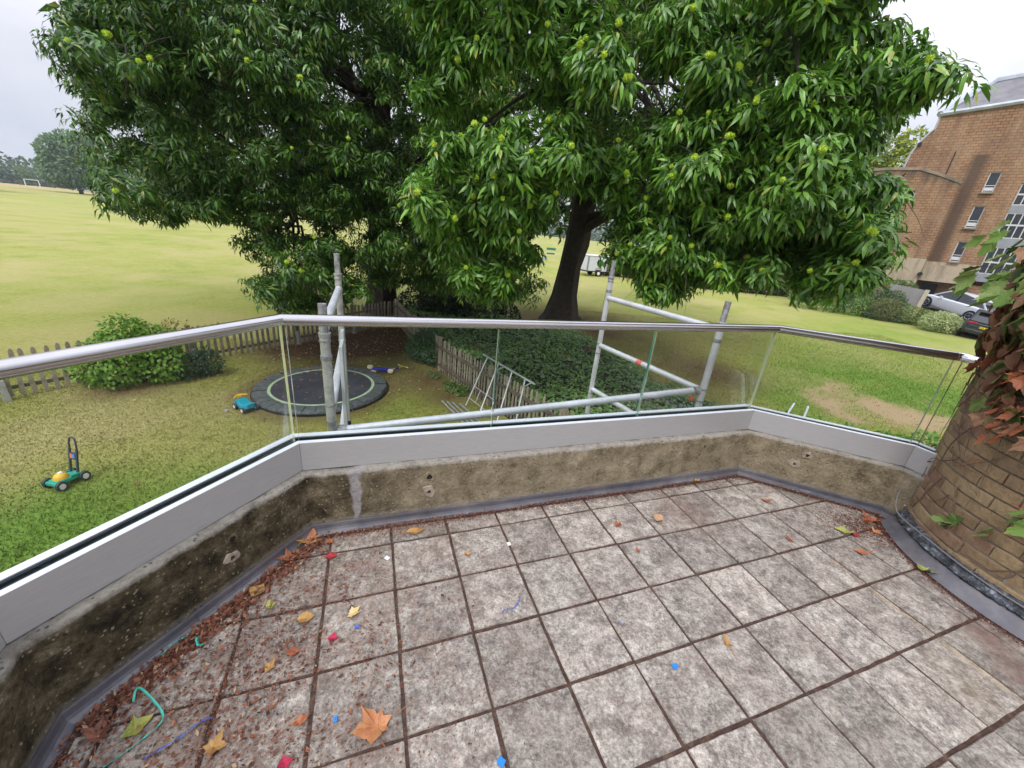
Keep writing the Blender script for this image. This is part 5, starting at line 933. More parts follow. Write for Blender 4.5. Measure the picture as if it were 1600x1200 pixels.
def tree(label,base,tpts,trad,near,mid,back,nn_,nm_,nb_,seed,nparts,nburr,limbs,tone=(1,1,1),vn=None,roof=()):
    t=empty('sweet_chestnut_tree',base,0,label,'tree'); B=np.array(base)
    trunk(t,[Vector(p)-Vector(base) for p in tpts],trad)
    rnd=random.Random(seed); rs=np.random.RandomState(seed); mb=MB(); fork=Vector(tpts[-2])-Vector(base)
    for l in limbs:
        l=Vector(l)-Vector(base); limb(mb,fork+Vector((0,0,rnd.uniform(-1.2,.6))),l,.22,.07,rnd)
    for l in near[::2]+mid[::2]:
        c=Vector(l[:3])-Vector(base); j=min(limbs,key=lambda q:(Vector(q)-Vector(base)-c).length); j=Vector(j)-Vector(base)
        s=fork.lerp(j,rnd.uniform(.55,1.0)); limb(mb,s,c,.055,.018,rnd,6,.25,6)
        for _ in range(5):
            e=c+Vector((rnd.uniform(-1,1),rnd.uniform(-1,1),rnd.uniform(-.8,.8)))*l[3]; limb(mb,c,e,.016,.005,rnd,4,.3,5)
    mb.build('branch',MAT_BARK,t,smooth=True)
    # nearest sprays as parts sharing their meshes
    Vn,Fn,Cn,(p,R,s,dv)=foliage(near,nn_,vn or VARN,seed,tone=tone)
    V,F,C=Vn,Fn,Cn
    if mid:
        a=foliage(mid,nm_,VARF,seed+1,tone=tone); F=np.concatenate([F,a[1]+len(V)]); V=np.concatenate([V,a[0]]); C=np.concatenate([C,a[2]])
    if back:
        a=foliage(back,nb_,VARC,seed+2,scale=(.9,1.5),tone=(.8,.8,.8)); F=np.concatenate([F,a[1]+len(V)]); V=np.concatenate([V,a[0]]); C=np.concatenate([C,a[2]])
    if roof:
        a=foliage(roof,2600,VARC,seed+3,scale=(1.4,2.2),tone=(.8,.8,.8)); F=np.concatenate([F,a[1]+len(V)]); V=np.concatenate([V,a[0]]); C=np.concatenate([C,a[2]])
    o=np_mesh('crown',V-B,F,MAT_LEAF,t,colors=C); tag(o,kind='stuff')
    if nparts:
        cam_=np.array([0,0,1.6]); front=((cam_-p)*dv).sum(1)/np.linalg.norm(cam_-p,axis=1); order=np.argsort(np.linalg.norm(p-cam_,axis=1)-front*1.5)
        sel=[]; 
        for i in order:
            if len(sel)>=nparts: break
            if front[i]>.1 and p[i][2]<7.2 and all(np.linalg.norm(p[i]-p[j])>.33 for j in sel): sel.append(i)
        ms=[]
        for q,(V0,F0,C0) in enumerate([spray_arrays(80+k,13,.175,.048,2) for k in range(4)]):
            oo=np_mesh('leaf_spray',V0,F0,MAT_LEAF,colors=C0*np.array(tone)*1.12); ms.append(oo.data); bpy.data.objects.remove(oo)
        bm_=burr_mesh()
        for c_,i in enumerate(sel):
            o=bpy.data.objects.new('leaf_spray',ms[c_%4]); COL.objects.link(o); o.parent=t
            pos=p[i]+dv[i]*.12-B; Mx=Matrix([[float(R[i][a][b]) for b in range(3)] for a in range(3)]).to_4x4(); o.matrix_local=Matrix.Translation(Vector(pos))@Mx@Matrix.Scale(1.0,4)
            if c_<nburr or rnd.random()<.12:
                for z_ in range(1 if rnd.random()<.72 else 2):
                    b_=bpy.data.objects.new('burr',bm_); COL.objects.link(b_); b_.parent=o; b_.location=(rnd.uniform(-.03,.03)+.06*z_,rnd.uniform(-.03,.03),.055); q_=rnd.uniform(.85,1.35); b_.scale=(q_,q_,q_)
    return t
_bm=None
def burr_mesh():
    global _bm
    if _bm: return _bm
    rs=np.random.RandomState(2); V=[];F=[]
    d=sph(150,rs)
    for v in d:
        a=np.cross(v,[.3,.5,.8]); a/=np.linalg.norm(a); n=len(V); b=np.cross(v,a)
        V += [v*.022+a*.0045,v*.022-a*.0022+b*.004,v*.022-a*.0022-b*.004,v*rs.uniform(.036,.046)]; F += [(n,n+1,n+3),(n+1,n+2,n+3),(n+2,n,n+3)]
    me=bpy.data.meshes.new('burr'); mb=MB(); mb.add(V,F)
    # core ball
    K=8; J=5; v=[(0,0,.026)]+[(.026*math.sin(math.pi*j/J)*math.cos(2*math.pi*k/K),.026*math.sin(math.pi*j/J)*math.sin(2*math.pi*k/K),.026*math.cos(math.pi*j/J)) for j in range(1,J) for k in range(K)]+[(0,0,-.026)]
    f=[(0,1+k,1+(k+1)%K) for k in range(K)]+[(1+j*K+k,1+(j+1)*K+k,1+(j+1)*K+(k+1)%K,1+j*K+(k+1)%K) for j in range(J-2) for k in range(K)]+[(len(v)-1,1+(J-2)*K+(k+1)%K,1+(J-2)*K+k) for k in range(K)]
    mb.add(v,f); me.from_pydata(mb.v,[],mb.f); me.materials.append(MAT_BURR); _bm=me; return me
ROOF_R=[(4,11,10.5,2.6),(0,12,11.5,2.6),(8,12,10.5,2.4),(3,16,14,3),(-1,17,14.5,2.8),(8,17,13,2.8),(5,21,12,3)]
ROOF_L=[(-7,13,10.5,2.6),(-11,15,10,2.4),(-5,17,13,3),(-10,19,12.5,3),(-14,16,8,2.2),(-3,14,11,2.4)]
tree('large sweet chestnut with yellow-green spiky burrs, nearest tree over the scaffold on the right',(2.3,20.6,-2.55),
     [(2.25,20.6,-2.75),(2.22,20.6,-2.2),(2.22,20.6,-1.2),(2.28,20.5,0.2),(2.45,20.4,1.3),(2.5,20.2,3.0),(2.3,20,6.5)],[1.20,.85,.60,.50,.56,.50,.38],
     RIGHT,RIGHTM,RIGHTB,11500,5200,3000,101,300,150,[(5.5,12,4.5),(1.5,11.5,6),(8,12,5),(4,14,9),(0,15,8),(7.5,15,2.0),(3.5,10,7.5),(9,14,8)],(1.0,1.0,1.0),roof=ROOF_R)
tree('dense dark sweet chestnut at the left with low boughs over the picket fence',(-6.6,18.6,-2.57),
     [(-6.6,18.6,-2.75),(-6.6,18.6,-2.1),(-6.58,18.6,-1.0),(-6.5,18.6,0.6),(-6.4,18.5,2.5),(-6.4,18.4,5),(-6.3,18,9)],[.90,.68,.60,.55,.52,.45,.3],
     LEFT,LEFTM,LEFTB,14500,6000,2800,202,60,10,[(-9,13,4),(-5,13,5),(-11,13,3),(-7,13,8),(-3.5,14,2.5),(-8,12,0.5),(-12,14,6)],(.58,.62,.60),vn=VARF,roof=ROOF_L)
# middle tree: trunk and a dark crown between the two
MIDL=[(-2.2,19.5,3.0,1.8),(-3.8,20.5,4.5,2.0),(-1.0,20,5.5,2.0),(-3,19,7.5,2.2),(-1.5,18,9.5,2.2),(-4.6,19.5,9,2.2),(-2.8,17.5,5.6,1.4),(-2.0,17.2,2.4,1.2),(-3.8,18.0,2.2,1.1)]
tree('middle chestnut tree with a straight dark trunk rising from the ivy hedge',(-3.7,20.4,-2.52),
     [(-3.7,20.4,-2.7),(-3.7,20.4,-1.6),(-3.65,20.4,0),(-3.6,20.4,2),(-3.5,20.3,5),(-3.4,20.2,9)],[.62,.50,.46,.43,.38,.25],
     MIDL,[],[],1700,0,0,303,0,0,[(-2,18,5),(-4.5,19,7),(-1,19,8)],(.8,.85,.85),vn=VARF)
# bare drooping twigs that show grey-brown in the gaps
rnd=random.Random(9); tr_=bpy.data.objects['sweet_chestnut_tree']; tb=Vector((2.3,20.6,-2.55))
for k in range(46):
    l=rnd.choice(RIGHT+RIGHTM[:20]); a=Vector(l[:3])-tb+Vector((rnd.uniform(-.3,.3),rnd.uniform(-.2,.4),rnd.uniform(-.1,.3))); d=Vector((rnd.uniform(-1,1),rnd.uniform(-.8,.3),rnd.uniform(-.9,.1))); pts=[a]
    for s in range(7): d=(d+Vector((rnd.uniform(-.3,.3),rnd.uniform(-.3,.3),-.10))).normalized(); pts.append(pts[-1]+d*rnd.uniform(.1,.18))
    MB().tube(pts,[.007-.0008*s for s in range(8)],5).build('bare_twig',MAT_TWIG,tr_,smooth=True)
# ================================================================ BRICK BUILDING
BX,BY=34.28,36.4; t_b=empty('brick_building',(BX,BY,-1.7),rad(-43.1),'tall curved tan brick building with beige concrete plinth and white framed windows at the right','building')
g=G('tan_brickwork'); mpn=g.n('ShaderNodeMapping',{0:g.tc.outputs['Object'],'Rotation':(rad(90),0,0)})
bt=g.n('ShaderNodeTexBrick',{'Vector':mpn.outputs[0],'Color1':(.37,.205,.115),'Color2':(.27,.145,.08),'Mortar':(.12,.075,.05),'Scale':1.0,'Mortar Size':.022,'Brick Width':.42,'Row Height':.20,'Bias':-.1})
pos=g.xyz(); st=g.n('ShaderNodeMapping',{0:g.tc.outputs['Object'],'Scale':(1.6,1.6,.16)}); streak=g.noise(1.3,5,.7,st.outputs[0]); pat=g.noise(.45,5,.65)
c=g.mix(g.ramp(pat,[(.4,0.0),(.62,.55)]),bt.outputs['Color'],(.42,.285,.175)); c=g.mix(g.ramp(streak,[(.46,0.0),(.66,.6)]),c,(.15,.095,.065))
rx=g.math('SUBTRACT',1.0,g.math('ABSOLUTE',g.math('DIVIDE',g.math('SUBTRACT',pos[0],.45),.62)),True)      # darker band beside the lower block
c=g.mix(g.math('MULTIPLY',g.math('MULTIPLY',rx,1.6,True),g.math('MULTIPLY',g.math('LESS_THAN',pos[2],12.2),.85)),c,(.10,.068,.05))
topz=g.math('SUBTRACT',11.15,g.math('MULTIPLY',g.math('MAXIMUM',g.math('ADD',pos[0],2.7),0.0),.385))
sk=g.math('MULTIPLY',g.math('ADD',g.math('SUBTRACT',pos[2],g.math('SUBTRACT',topz,.9)),g.math('MULTIPLY',g.math('SUBTRACT',streak,.5),2.0)),1.0,True)
c=g.mix(g.math('MULTIPLY',g.math('MULTIPLY',sk,g.math('LESS_THAN',pos[1],-.5)),.85),c,(.085,.065,.05))
g.bump(bt.outputs['Fac'],.4,.02); MAT_TBR=g.done(c,.9,spec=.2)
g=G('beige_concrete'); st=g.n('ShaderNodeMapping',{0:g.tc.outputs['Object'],'Scale':(1.2,1.2,.25)})
MAT_BEI=g.done(g.mix(g.ramp(g.noise(2.2,5,.7,st.outputs[0]),[(.45,0.0),(.68,.7)]),(.44,.36,.26),(.16,.125,.09)),.9,spec=.2)
MAT_COPE=mat('weathered_coping',(.24,.20,.145),.95,var=.35,scale=1.2); MAT_ZINC=mat('zinc_rim',(.42,.45,.50),.5,.3,var=.15,scale=1.5)
MAT_ROOFS=mat('brown_roofing',(.15,.14,.15),.85,col2=(.24,.23,.24),scale=.8); MAT_WFR=mat('white_window_frame',(.58,.58,.59),.5); MAT_PANE=mat('window_pane',(.012,.014,.017),.06,0,spec=.8)
MAT_GPAN=mat('grey_spandrel',(.27,.285,.31),.5,var=.08,scale=2); MAT_BLINDW=mat('white_blind',(.62,.62,.66),.7); MAT_DARKM=mat('dark_metal',(.015,.015,.017),.5)
def facade(mb,x0,x1,z0,z1,y,ops,th=.3):
    xs=sorted({x0,x1,*[o[0] for o in ops],*[o[1] for o in ops]}); zs=sorted({z0,z1,*[o[2] for o in ops],*[o[3] for o in ops]})
    for a,b in zip(xs,xs[1:]):
        for c_,d in zip(zs,zs[1:]):
            m_=((a+b)/2,(c_+d)/2)
            if any(o[0]<m_[0]<o[1] and o[2]<m_[1]<o[3] for o in ops): continue
            mb.add([(a,y,c_),(b,y,c_),(b,y,d),(a,y,d)],[(0,1,2,3)])
    for o in ops:
        a,b,c_,d=o; mb.add([(a,y,c_),(b,y,c_),(b,y,d),(a,y,d),(a,y+th,c_),(b,y+th,c_),(b,y+th,d),(a,y+th,d)],[(0,4,5,1),(1,5,6,2),(2,6,7,3),(3,7,4,0)])
Zb=1.7  # local z of world 0
wins=[(1.32,1.95,7.87+Zb,9.30+Zb),(1.32,1.95,5.27+Zb,6.90+Zb),(1.36,1.95,2.66+Zb,4.24+Zb)]
sw=[(3.2,4.9,1.32+Zb,8.5+Zb)]
mb=MB(); facade(mb,-2.9,9.0,2.56+Zb,12.35+Zb,0,wins+[(3.2,4.9,2.56+Zb,8.5+Zb)]); 
# upper part and stepped left-hand end
mb.add([(-2.9,0,12.35+Zb),(9,0,12.35+Zb),(9,0,14.5+Zb),(-2.9,0,13.46+Zb)],[(0,1,2,3)])
sil=[(-3.85,-.3),(-3.85,9.7+Zb),(-3.78,10.7+Zb),(-3.55,11.5+Zb),(-3.15,12.2+Zb),(-2.9,12.5+Zb)]
mb.add([(x,0.05,z) for x,z in sil]+[(-2.9,0.0,-.3)],[tuple(range(6))+(6,)][::1])
mb.add([(x,.05,z) for x,z in sil]+[(x,7,z) for x,z in sil],[(i,i+1,6+i+1,6+i) for i in range(5)])
mb.add([(-2.9,0,12.3+Zb),(-2.9,7,12.3+Zb),(-2.9,7,13.46+Zb),(-2.9,0,13.46+Zb)],[(0,1,2,3)])
mb.add([(9,0,-1),(9,9,-1),(9,9,14.5+Zb),(9,0,14.5+Zb)],[(0,1,2,3)])
mb.build('main_wall',MAT_TBR,t_b)
MB().tube([(x-.02,.02,z) for x,z in sil[1:]]+[(-2.9,0.0,13.4+Zb)],.07,6).build('verge_trim',MAT_ZINC,t_b)
# lower block with sloping weathered coping, standing forward
lb=[(-9.5,9.35),(-6,9.50),(-4.5,9.56),(-2.7,9.50),(-1.4,9.05),(0.0,8.47)]; yo=-.9; mb=MB(); lw=(-3.85,-2.4,7.25+Zb,7.9+Zb)
n=len(lb)
facade(mb,-9.5,0.0,2.67+Zb,8.45+Zb,yo,[lw])
mb.add([(x,yo,8.45+Zb) for x,_ in lb]+[(x,yo,z+Zb) for x,z in lb],[(i,i+1,n+i+1,n+i) for i in range(n-1)])
mb.add([(0,yo,2.67+Zb),(0,.0,2.67+Zb),(0,.0,8.47+Zb),(0,yo,8.47+Zb)],[(0,1,2,3)]); mb.build('lower_block_wall',MAT_TBR,t_b)
mb=MB(); mb.add([(x,yo-.06,z+Zb-.12) for x,z in lb]+[(x,yo-.06,z+Zb+.08) for x,z in lb]+[(x,.1,z+Zb+.08) for x,z in lb],[(i,i+1,n+i+1,n+i) for i in range(n-1)]+[(n+i,n+i+1,2*n+i+1,2*n+i) for i in range(n-1)]).build('coping',MAT_COPE,t_b)
mb=MB(); facade(mb,-9.5,0.0,.5,2.67+Zb,yo-.05,[]); mb.add([(0,yo-.05,.5),(0,.0,.5),(0,.0,2.67+Zb),(0,yo-.05,2.67+Zb)],[(0,1,2,3)]); mb.add([(-9.5,yo-.05,2.67+Zb),(0,yo-.05,2.67+Zb),(0,yo,2.67+Zb),(-9.5,yo,2.67+Zb)],[(0,1,2,3)]); mb.build('plinth',MAT_BEI,t_b)
MB().box((-4.6,yo-.04,1.35),(9.8,.06,1.7)).build('brick_base',MAT_TBR,t_b)
# beige band and projecting canopy over the entrance
mb=MB(); facade(mb,0.02,3.2,.97+Zb,2.54+Zb,-.03,[]); mb.build('beige_band',MAT_BEI,t_b)
mb=MB(); facade(mb,4.9,9.0,.97+Zb,2.54+Zb,-.03,[]); mb.build('beige_band',MAT_BEI,t_b)
c_=[(.03,-.80),(1.5,-.95),(2.35,-.9),(2.6,-.55),(2.6,-.03),(.03,-.03)]
mb=MB(); mb.prism([(x,y) for x,y in c_],.97+Zb,2.28+Zb); mb.build('entrance_canopy',MAT_BEI,t_b)
mb=MB(); facade(mb,-.0,9.0,-.5,.97+Zb,0.25,[]); mb.build('ground_floor_wall',MAT_TBR,t_b)
MB().box((.9,.22,1.4),(1.0,.05,2.1)).build('entrance_door',MAT_DARKM,t_b)
MB().tube([(2.95,.05,.1+Zb-1),(2.95,.05,.95+Zb),(3.05,-.05,1.05+Zb)],.09,8).build('downpipe',MAT_DARKM,t_b,smooth=True)
MB().tube([(2.62,.1,.0+Zb-1),(2.62,.1,.6+Zb)],.05,8).build('downpipe',MAT_DARKM,t_b,smooth=True)
MB().cyl((2.72,-.35,1.35+Zb),.16,.2,12,'Y').build('wall_lamp',MAT_DARKM,t_b); MB().cyl((.0,-1.05,1.45+Zb),.17,.22,12,'Y').build('wall_lamp',MAT_DARKM,t_b)
MB().cyl((-3.45,-.03,11.45+Zb),.14,.2,10,'Y').build('vent_outlet',MAT_DARKM,t_b)
MB().tube([(-1.11,-.03,10.84+Zb),(-1.12,-.03,9.15+Zb)],.035,6).build('rainwater_chase',MAT_DARKM,t_b)
def window(x0,x1,z0,z1,y,blind=True,vert=None,name='window',sill=True):
    f=.06; mb=MB()
    for a,b,c_,d in ((x0,x1,z0,z0+f),(x0,x1,z1-f,z1),(x0,x0+f,z0+f,z1-f),(x1-f,x1,z0+f,z1-f))+(((x0+f,x1-f,z0+(z1-z0)*.32,z0+(z1-z0)*.32+f*.8),) if vert is None else ()):
        mb.box(((a+b)/2,y,(c_+d)/2),(b-a,.07,d-c_))
    if vert:
        for q in vert: mb.box((q,y,(z0+z1)/2),(f,.07,z1-z0-2*f-.004))
    o=mb.build(name,MAT_WFR,t_b)
    MB().add([(x0+.01,y+.025,z0+.01),(x1-.01,y+.025,z0+.01),(x1-.01,y+.025,z1-.01),(x0+.01,y+.025,z1-.01)],[(0,1,2,3)]).build('pane',MAT_PANE,o)
    if blind: MB().box(((x0+x1)/2,y+.006,z0+(z1-z0)*.17),(x1-x0-2*f-.01,.01,(z1-z0)*.16)).build('blind',MAT_BLINDW,o)
    if sill: MB().box(((x0+x1)/2,y-.12,z0-.06),(x1-x0+.14,.38,.10)).build('sill',MAT_COPE,o)
for w_ in wins: window(*w_,.12)
window(*lw,yo+.14,blind=False,vert=[-3.1])
# tall strip of grey framed windows
x0,x1=3.2,4.9; zz=[1.32,2.1,3.9,4.6,5.75,7.1,8.5]
for k,(a,b) in enumerate(((1.32,1.95),(3.98,4.65),(6.45,7.0))): MB().box(((x0+x1)/2,.10,(a+b)/2+Zb),(x1-x0-.01,.08,b-a-.004)).build('spandrel_panel',MAT_GPAN,t_b)
for a,b in ((1.95,2.85),(2.85,3.98),(4.65,5.6),(5.6,6.45),(7.0,7.75),(7.75,8.48)): window(x0+.02,x1-.02,a+Zb,b+Zb,.12,False,[x0+.45,x0+.85,x0+1.25],'strip_window',False)
# roof: brown sloping surface inside a zinc rim
mb=MB(); a=[(-2.95,-.1,13.5+Zb),(9,-.1,14.55+Zb)]; b=[(-.6,3.2,16.3+Zb),(9,3.2,17.2+Zb)]; e=[(-2.4,4.6,15.0+Zb)]
mb.add([a[0],a[1],b[1],b[0],(-2.95,6,13.5+Zb)],[(0,1,2,3),(0,3,4)]).build('roof_slope',MAT_ROOFS,t_b)
mb=MB(); mb.tube([a[0],(3,-.1,14.03+Zb),a[1]],.17,6); mb.build('roof_rim',MAT_ZINC,t_b)
mb=MB(); mb.tube([a[0],(-1.9,1.5,14.85+Zb),b[0],b[1]],.26,6); mb.build('roof_rim',MAT_ZINC,t_b)
mb=MB(); mb.add([(-2.9,.1,-1),(9,.1,-1),(9,9,-1),(-2.9,9,-1),(-2.9,.1,13.3+Zb),(9,.1,14.2+Zb),(9,9,14.2+Zb),(-2.9,9,13.3+Zb)],[(1,2,6,5),(2,3,7,6),(3,0,4,7)]).build('side_wall',MAT_TBR,t_b)

# driveway in front of the entrance
g=G('driveway_asphalt'); MAT_ASPH=g.done(g.ramp(g.noise(3,5,.7),[(.3,(.05,.048,.045)),(.7,(.085,.08,.075))]),.9)
mb=MB(); mb.add([(28.9,24.8,-1.92),(29.4,27.2,-1.72),(31.0,29.0,-1.42),(31.6,33.6,-.78),(34.2,36.6,-.78),(40,31,-1.5),(36,22.5,-2.05)],[(0,1,2,6),(2,5,6),(2,3,4,5)]); o=mb.build('driveway',MAT_ASPH); tag(o,kind='structure')
# ================================================================ CARS
def carpaint(n,c,met=.5): return mat(n,c,.28,met,spec=.6)
MAT_TYRE=mat('tyre_rubber',(.012,.012,.013),.8); MAT_RIM=mat('alloy_rim',(.45,.46,.48),.3,.9); MAT_CGL=mat('car_glass',(.02,.024,.03),.05,0,spec=.9); MAT_CHR=mat('chrome',(.8,.8,.8),.15,1)
MAT_TAIL=mat('tail_lamp_red',(.38,.01,.015),.3); MAT_PLATE=mat('yellow_plate',(.80,.58,.02),.5); MAT_BLK=mat('black_trim',(.015,.015,.017),.5); MAT_INK=mat('plate_ink',(.02,.02,.02),.6)
def loft(mb,secs):
    m_=len(secs[0]); 
    for s in secs: mb.v+=s
    b0=len(mb.v)-len(secs)*m_
    for i in range(len(secs)-1):
        for k in range(m_): mb.f.append((b0+i*m_+k,b0+(i+1)*m_+k,b0+(i+1)*m_+(k+1)%m_,b0+i*m_+(k+1)%m_)); mb.m.append(0)
    mb.f.append(tuple(b0+k for k in range(m_))[::-1]); mb.f.append(tuple(b0+(len(secs)-1)*m_+k for k in range(m_))); mb.m+=[0,0]
    return mb
def car(name,label,loc,heading,pitch,roll,paint,L,Wd,H,wb,belt,kind):
    """x forward"""
    z=loc[2]; t=empty(name,loc,0,label,'car'); t.rotation_mode='XYZ'; t.rotation_euler=(roll,pitch,heading)
    hw=Wd/2; f=L/2
    prof=[(-f,.42,.72,.80),(-f+.06,.32,.90,.93),(-f+.35,.25,belt+.04,.98),(-wb/2,.22,belt+.05,1),(0,.2,belt,1),(wb/2,.22,belt-.06,1),(f-.45,.25,belt-.16,.96),(f-.08,.3,belt-.28,.86),(f,.40,.62,.78)]
    S=[]
    for x,zb,zt,k in prof:
        w_=hw*k; S.append([(x,-w_*.92,zb),(x,-w_,zb+(zt-zb)*.35),(x,-w_*.97,zt-.06),(x,-w_*.88,zt),(x,w_*.88,zt),(x,w_*.97,zt-.06),(x,w_,zb+(zt-zb)*.35),(x,w_*.92,zb)])
    body=loft(MB(),S).build('body',paint,t,smooth=True,bevel=.02)
    if kind=='hatch': gh=[(-f+.25,belt+.03,.84),(-f+.75,H-.14,.74),(-.35,H,.72),(.55,H-.06,.72),(1.35,belt-.02,.80)]
    else: gh=[(-f+.22,belt+.05,.86),(-f+.52,H-.10,.76),(-.5,H,.74),(.55,H-.05,.74),(1.25,belt-.02,.82)]
    S=[]
    for x,zt,k in gh:
        w_=hw*k; S.append([(x,-hw*.86,belt-.03),(x,-w_,zt),(x,w_,zt),(x,hw*.86,belt-.03)])
    gl=loft(MB(),S).build('glasshouse',MAT_CGL,t)
    mb=MB()
    rf=[(x,zt,k) for x,zt,k in gh][1:4]; m_=len(rf)
    mb.add([(x,-hw*k*1.0,zt+.012) for x,zt,k in rf]+[(x,hw*k*1.0,zt+.012) for x,zt,k in rf]+[(x,-hw*k*.98,zt-.09) for x,zt,k in rf]+[(x,hw*k*.98,zt-.09) for x,zt,k in rf],
        [(i,i+1,m_+i+1,m_+i) for i in range(m_-1)]+[(2*m_+i,2*m_+i+1,i+1,i) for i in range(m_-1)]+[(m_+i,m_+i+1,3*m_+i+1,3*m_+i) for i in range(m_-1)])
    mb.build('roof',paint,t)
    for s in (-1,1):
        for (xa,za,xb,zb_) in ((gh[0][0],gh[0][1],gh[1][0],gh[1][1]),(-.15,belt,-.22,H-.04),(gh[4][0],gh[4][1],gh[3][0],gh[3][1])):
            MB().bar((xa,s*hw*.865,za),(xb,s*hw*.745,zb_),.05,.09).build('pillar',paint if xa!=-.15 else MAT_BLK,t)
        for x in (-wb/2,wb/2):
            MB().cyl((x,s*(hw-.085),.345),.395,.20,24,'Y').build('wheel_arch',MAT_BLK,t)
            o=MB().cyl((x,s*(hw-.085),.335),.335,.225,28,'Y').build('wheel',MAT_TYRE,t,smooth=True,bevel=.02)
            mb=MB(); mb.cyl((x,s*(hw+.022),.335),.06,.03,12,'Y')
            for k in range(5):
                a=k*2*math.pi/5; mb.bar((x,s*(hw+.02),.335),(x+.22*math.cos(a),s*(hw+.028),.335+.22*math.sin(a)),.045,.02)
            mb.tube([(x+.235*math.cos(q*math.pi/10),s*(hw+.026),.335+.235*math.sin(q*math.pi/10)) for q in range(21)],.018,6,cap=False); mb.build('rim',MAT_RIM,o)
        MB().box((-f+.06,s*hw*.68,belt-.06),(.10,hw*.42,.10)).build('tail_light',MAT_TAIL,t,bevel=.02)
        MB().box((f-.10,s*hw*.62,.66),(.10,hw*.36,.10)).build('headlight',MAT_CHR,t,bevel=.02)
        MB().box((.75,s*(hw+.06),belt+.02),(.16,.16,.11)).build('wing_mirror',paint,t,bevel=.03)
    MB().box((-f-.0,0,.40),(.12,Wd*.86,.20)).build('rear_bumper',MAT_BLK,t,bevel=.03); MB().box((-f-.035,0,.53),(.07,Wd*.82,.025)).build('bumper_trim',MAT_CHR,t)
    MB().box((-f+.0,0,belt-.06),(.10,Wd*.5,.035)).build('chrome_strip',MAT_CHR,t)
    pl=MB().box((-f-.045,0,.74),(.02,.52,.115)).build('number_plate',MAT_PLATE,t)
    mb=MB(); rr=random.Random(3)
    for k in range(7): mb.box((-f-.057,-.2+.065*k+(.03 if k>3 else 0),.74),(.004,.032,.07))
    mb.build('plate_marks',MAT_INK,pl)
    MB().box((-f+.40,0,H-.06),(.26,Wd*.66,.04)).build('spoiler',MAT_BLK if kind!='hatch' else paint,t)
    return t
car('parked_car','silver hatchback with dark windows parked on the drive behind the clipped bushes',(33.45,31.55,-1.13),math.atan2(2.9,-.72),rad(-10.5),0,carpaint('silver_paint',(.72,.74,.80),.25),4.6,1.86,1.6,3.0,.98,'hatch')
car('parked_car','dark estate car seen from behind with yellow number plate, partly hidden by the creeper',(29.9,26.0,-1.97),rad(42),rad(0),rad(7),carpaint('dark_blue_grey_paint',(.035,.04,.06),.3),4.7,1.9,1.66,2.8,.98,'suv')

# ================================================================ BUSHES BY THE BUILDING, HEDGE, WALLS
def farshrub(label,x,y,lobes,n,L,c0,c1,seed,cat_='shrub',name='clipped_bush',mat_=None,grp=None):
    z=gz1(x,y); t=empty(name,(x,y,z),0,label,cat_,grp); bushfoliage('foliage',t,lobes,n,L,L*.6,c0,c1,seed,shell=.8,mat_=mat_); 
    MB().tube([(0,0,-.1),(0,0,.5)],[.12,.05],6).build('stem',MAT_TWIG,t); return t
farshrub('pale variegated round clipped bush standing before the silver car',27.6,26.4,[(0,0,.62,.80,.85),(.25,-.2,.55,.72,.8),(-.3,.2,.58,.7,.82)],4200,.11,(.26,.34,.12),(.58,.62,.34),41)
farshrub('dark olive round clipped bush left of the sloping concrete panel',26.3,29.3,[(0,0,.72,.92,.9),(.2,.2,.65,.8,.9)],3800,.11,(.08,.11,.03),(.21,.22,.08),42)
farshrub('yellowish green clipped bush between the dark olive bush and the pale round bush',27.6,28.6,[(0,0,.55,.8,.8),(.8,-.5,.5,.7,.8)],3600,.11,(.13,.19,.04),(.28,.33,.09),43)
farshrub('loose dull green bush at the far right of the bushes beside the dark car',29.2,26.2,[(0,0,.45,.55,.8),(.4,.1,.4,.4,.8)],1200,.10,(.09,.10,.04),(.19,.18,.09),44)
farshrub('wide leafy green shrub at the left end of the bushes below the tree bough',24.9,31.0,[(0,0,.8,1.05),(-1.2,.6,.8,1.1),(.9,-.5,.6,.8),(-2.3,1.4,.9,1.1)],5200,.14,(.08,.17,.03),(.23,.36,.08),45,name='leafy_shrub')
farshrub('ivy mound spilling over the dark garden wall beside the building',27.9,32.6,[(0,0,1.5,.95),(-1.2,1.0,1.7,.9),(.8,-.8,1.1,.8),(-2.3,1.9,1.8,.9),(1.1,-1.5,.6,.6)],5200,.15,(.04,.09,.025),(.15,.24,.07),46,name='ivy_mound')
farshrub('small leafy bush growing above the sloping concrete panel by the plinth',30.9,34.4,[(0,0,2.0,.6),(.5,-.5,2.0,.55)],1300,.14,(.05,.12,.02),(.13,.26,.05),47,name='leafy_shrub')
farshrub('low feathery green plants between the clipped bushes',26.9,29.0,[(0,0,.3,.6,.6),(.6,-.3,.3,.5,.6),(-.9,.8,.35,.6,.7)],1500,.12,(.07,.15,.07),(.16,.27,.13),48,name='low_plant')
MAT_STONEW=mat('grey_stone_wall',(.13,.12,.11),.9,var=.3,scale=2,bump=.4); MAT_PANELC=mat('smooth_grey_panel',(.27,.26,.25),.8,var=.12,scale=1); MAT_PALEE=mat('pale_edge',(.50,.45,.34),.8)
t=empty('ramp_wall',(29.6,32.0,-1.8),rad(-43),'smooth grey sloping concrete panel with pale edge beside the entrance','wall')
mb=MB(); mb.add([(-1.0,0,-.3),(.95,0,-.6),(1.15,0,2.15),(-1.0,0,2.35),(-1.0,.22,-.3),(.95,.22,-.6),(1.15,.22,2.15),(-1.0,.22,2.35)],[(0,1,2,3),(7,6,5,4),(0,4,5,1),(1,5,6,2),(2,6,7,3),(3,7,4,0)]).build('panel',MAT_PANELC,t)
MB().bar((1.0,-.02,-.5),(1.2,-.02,2.2),.14,.26).build('edge_strip',MAT_PALEE,t)
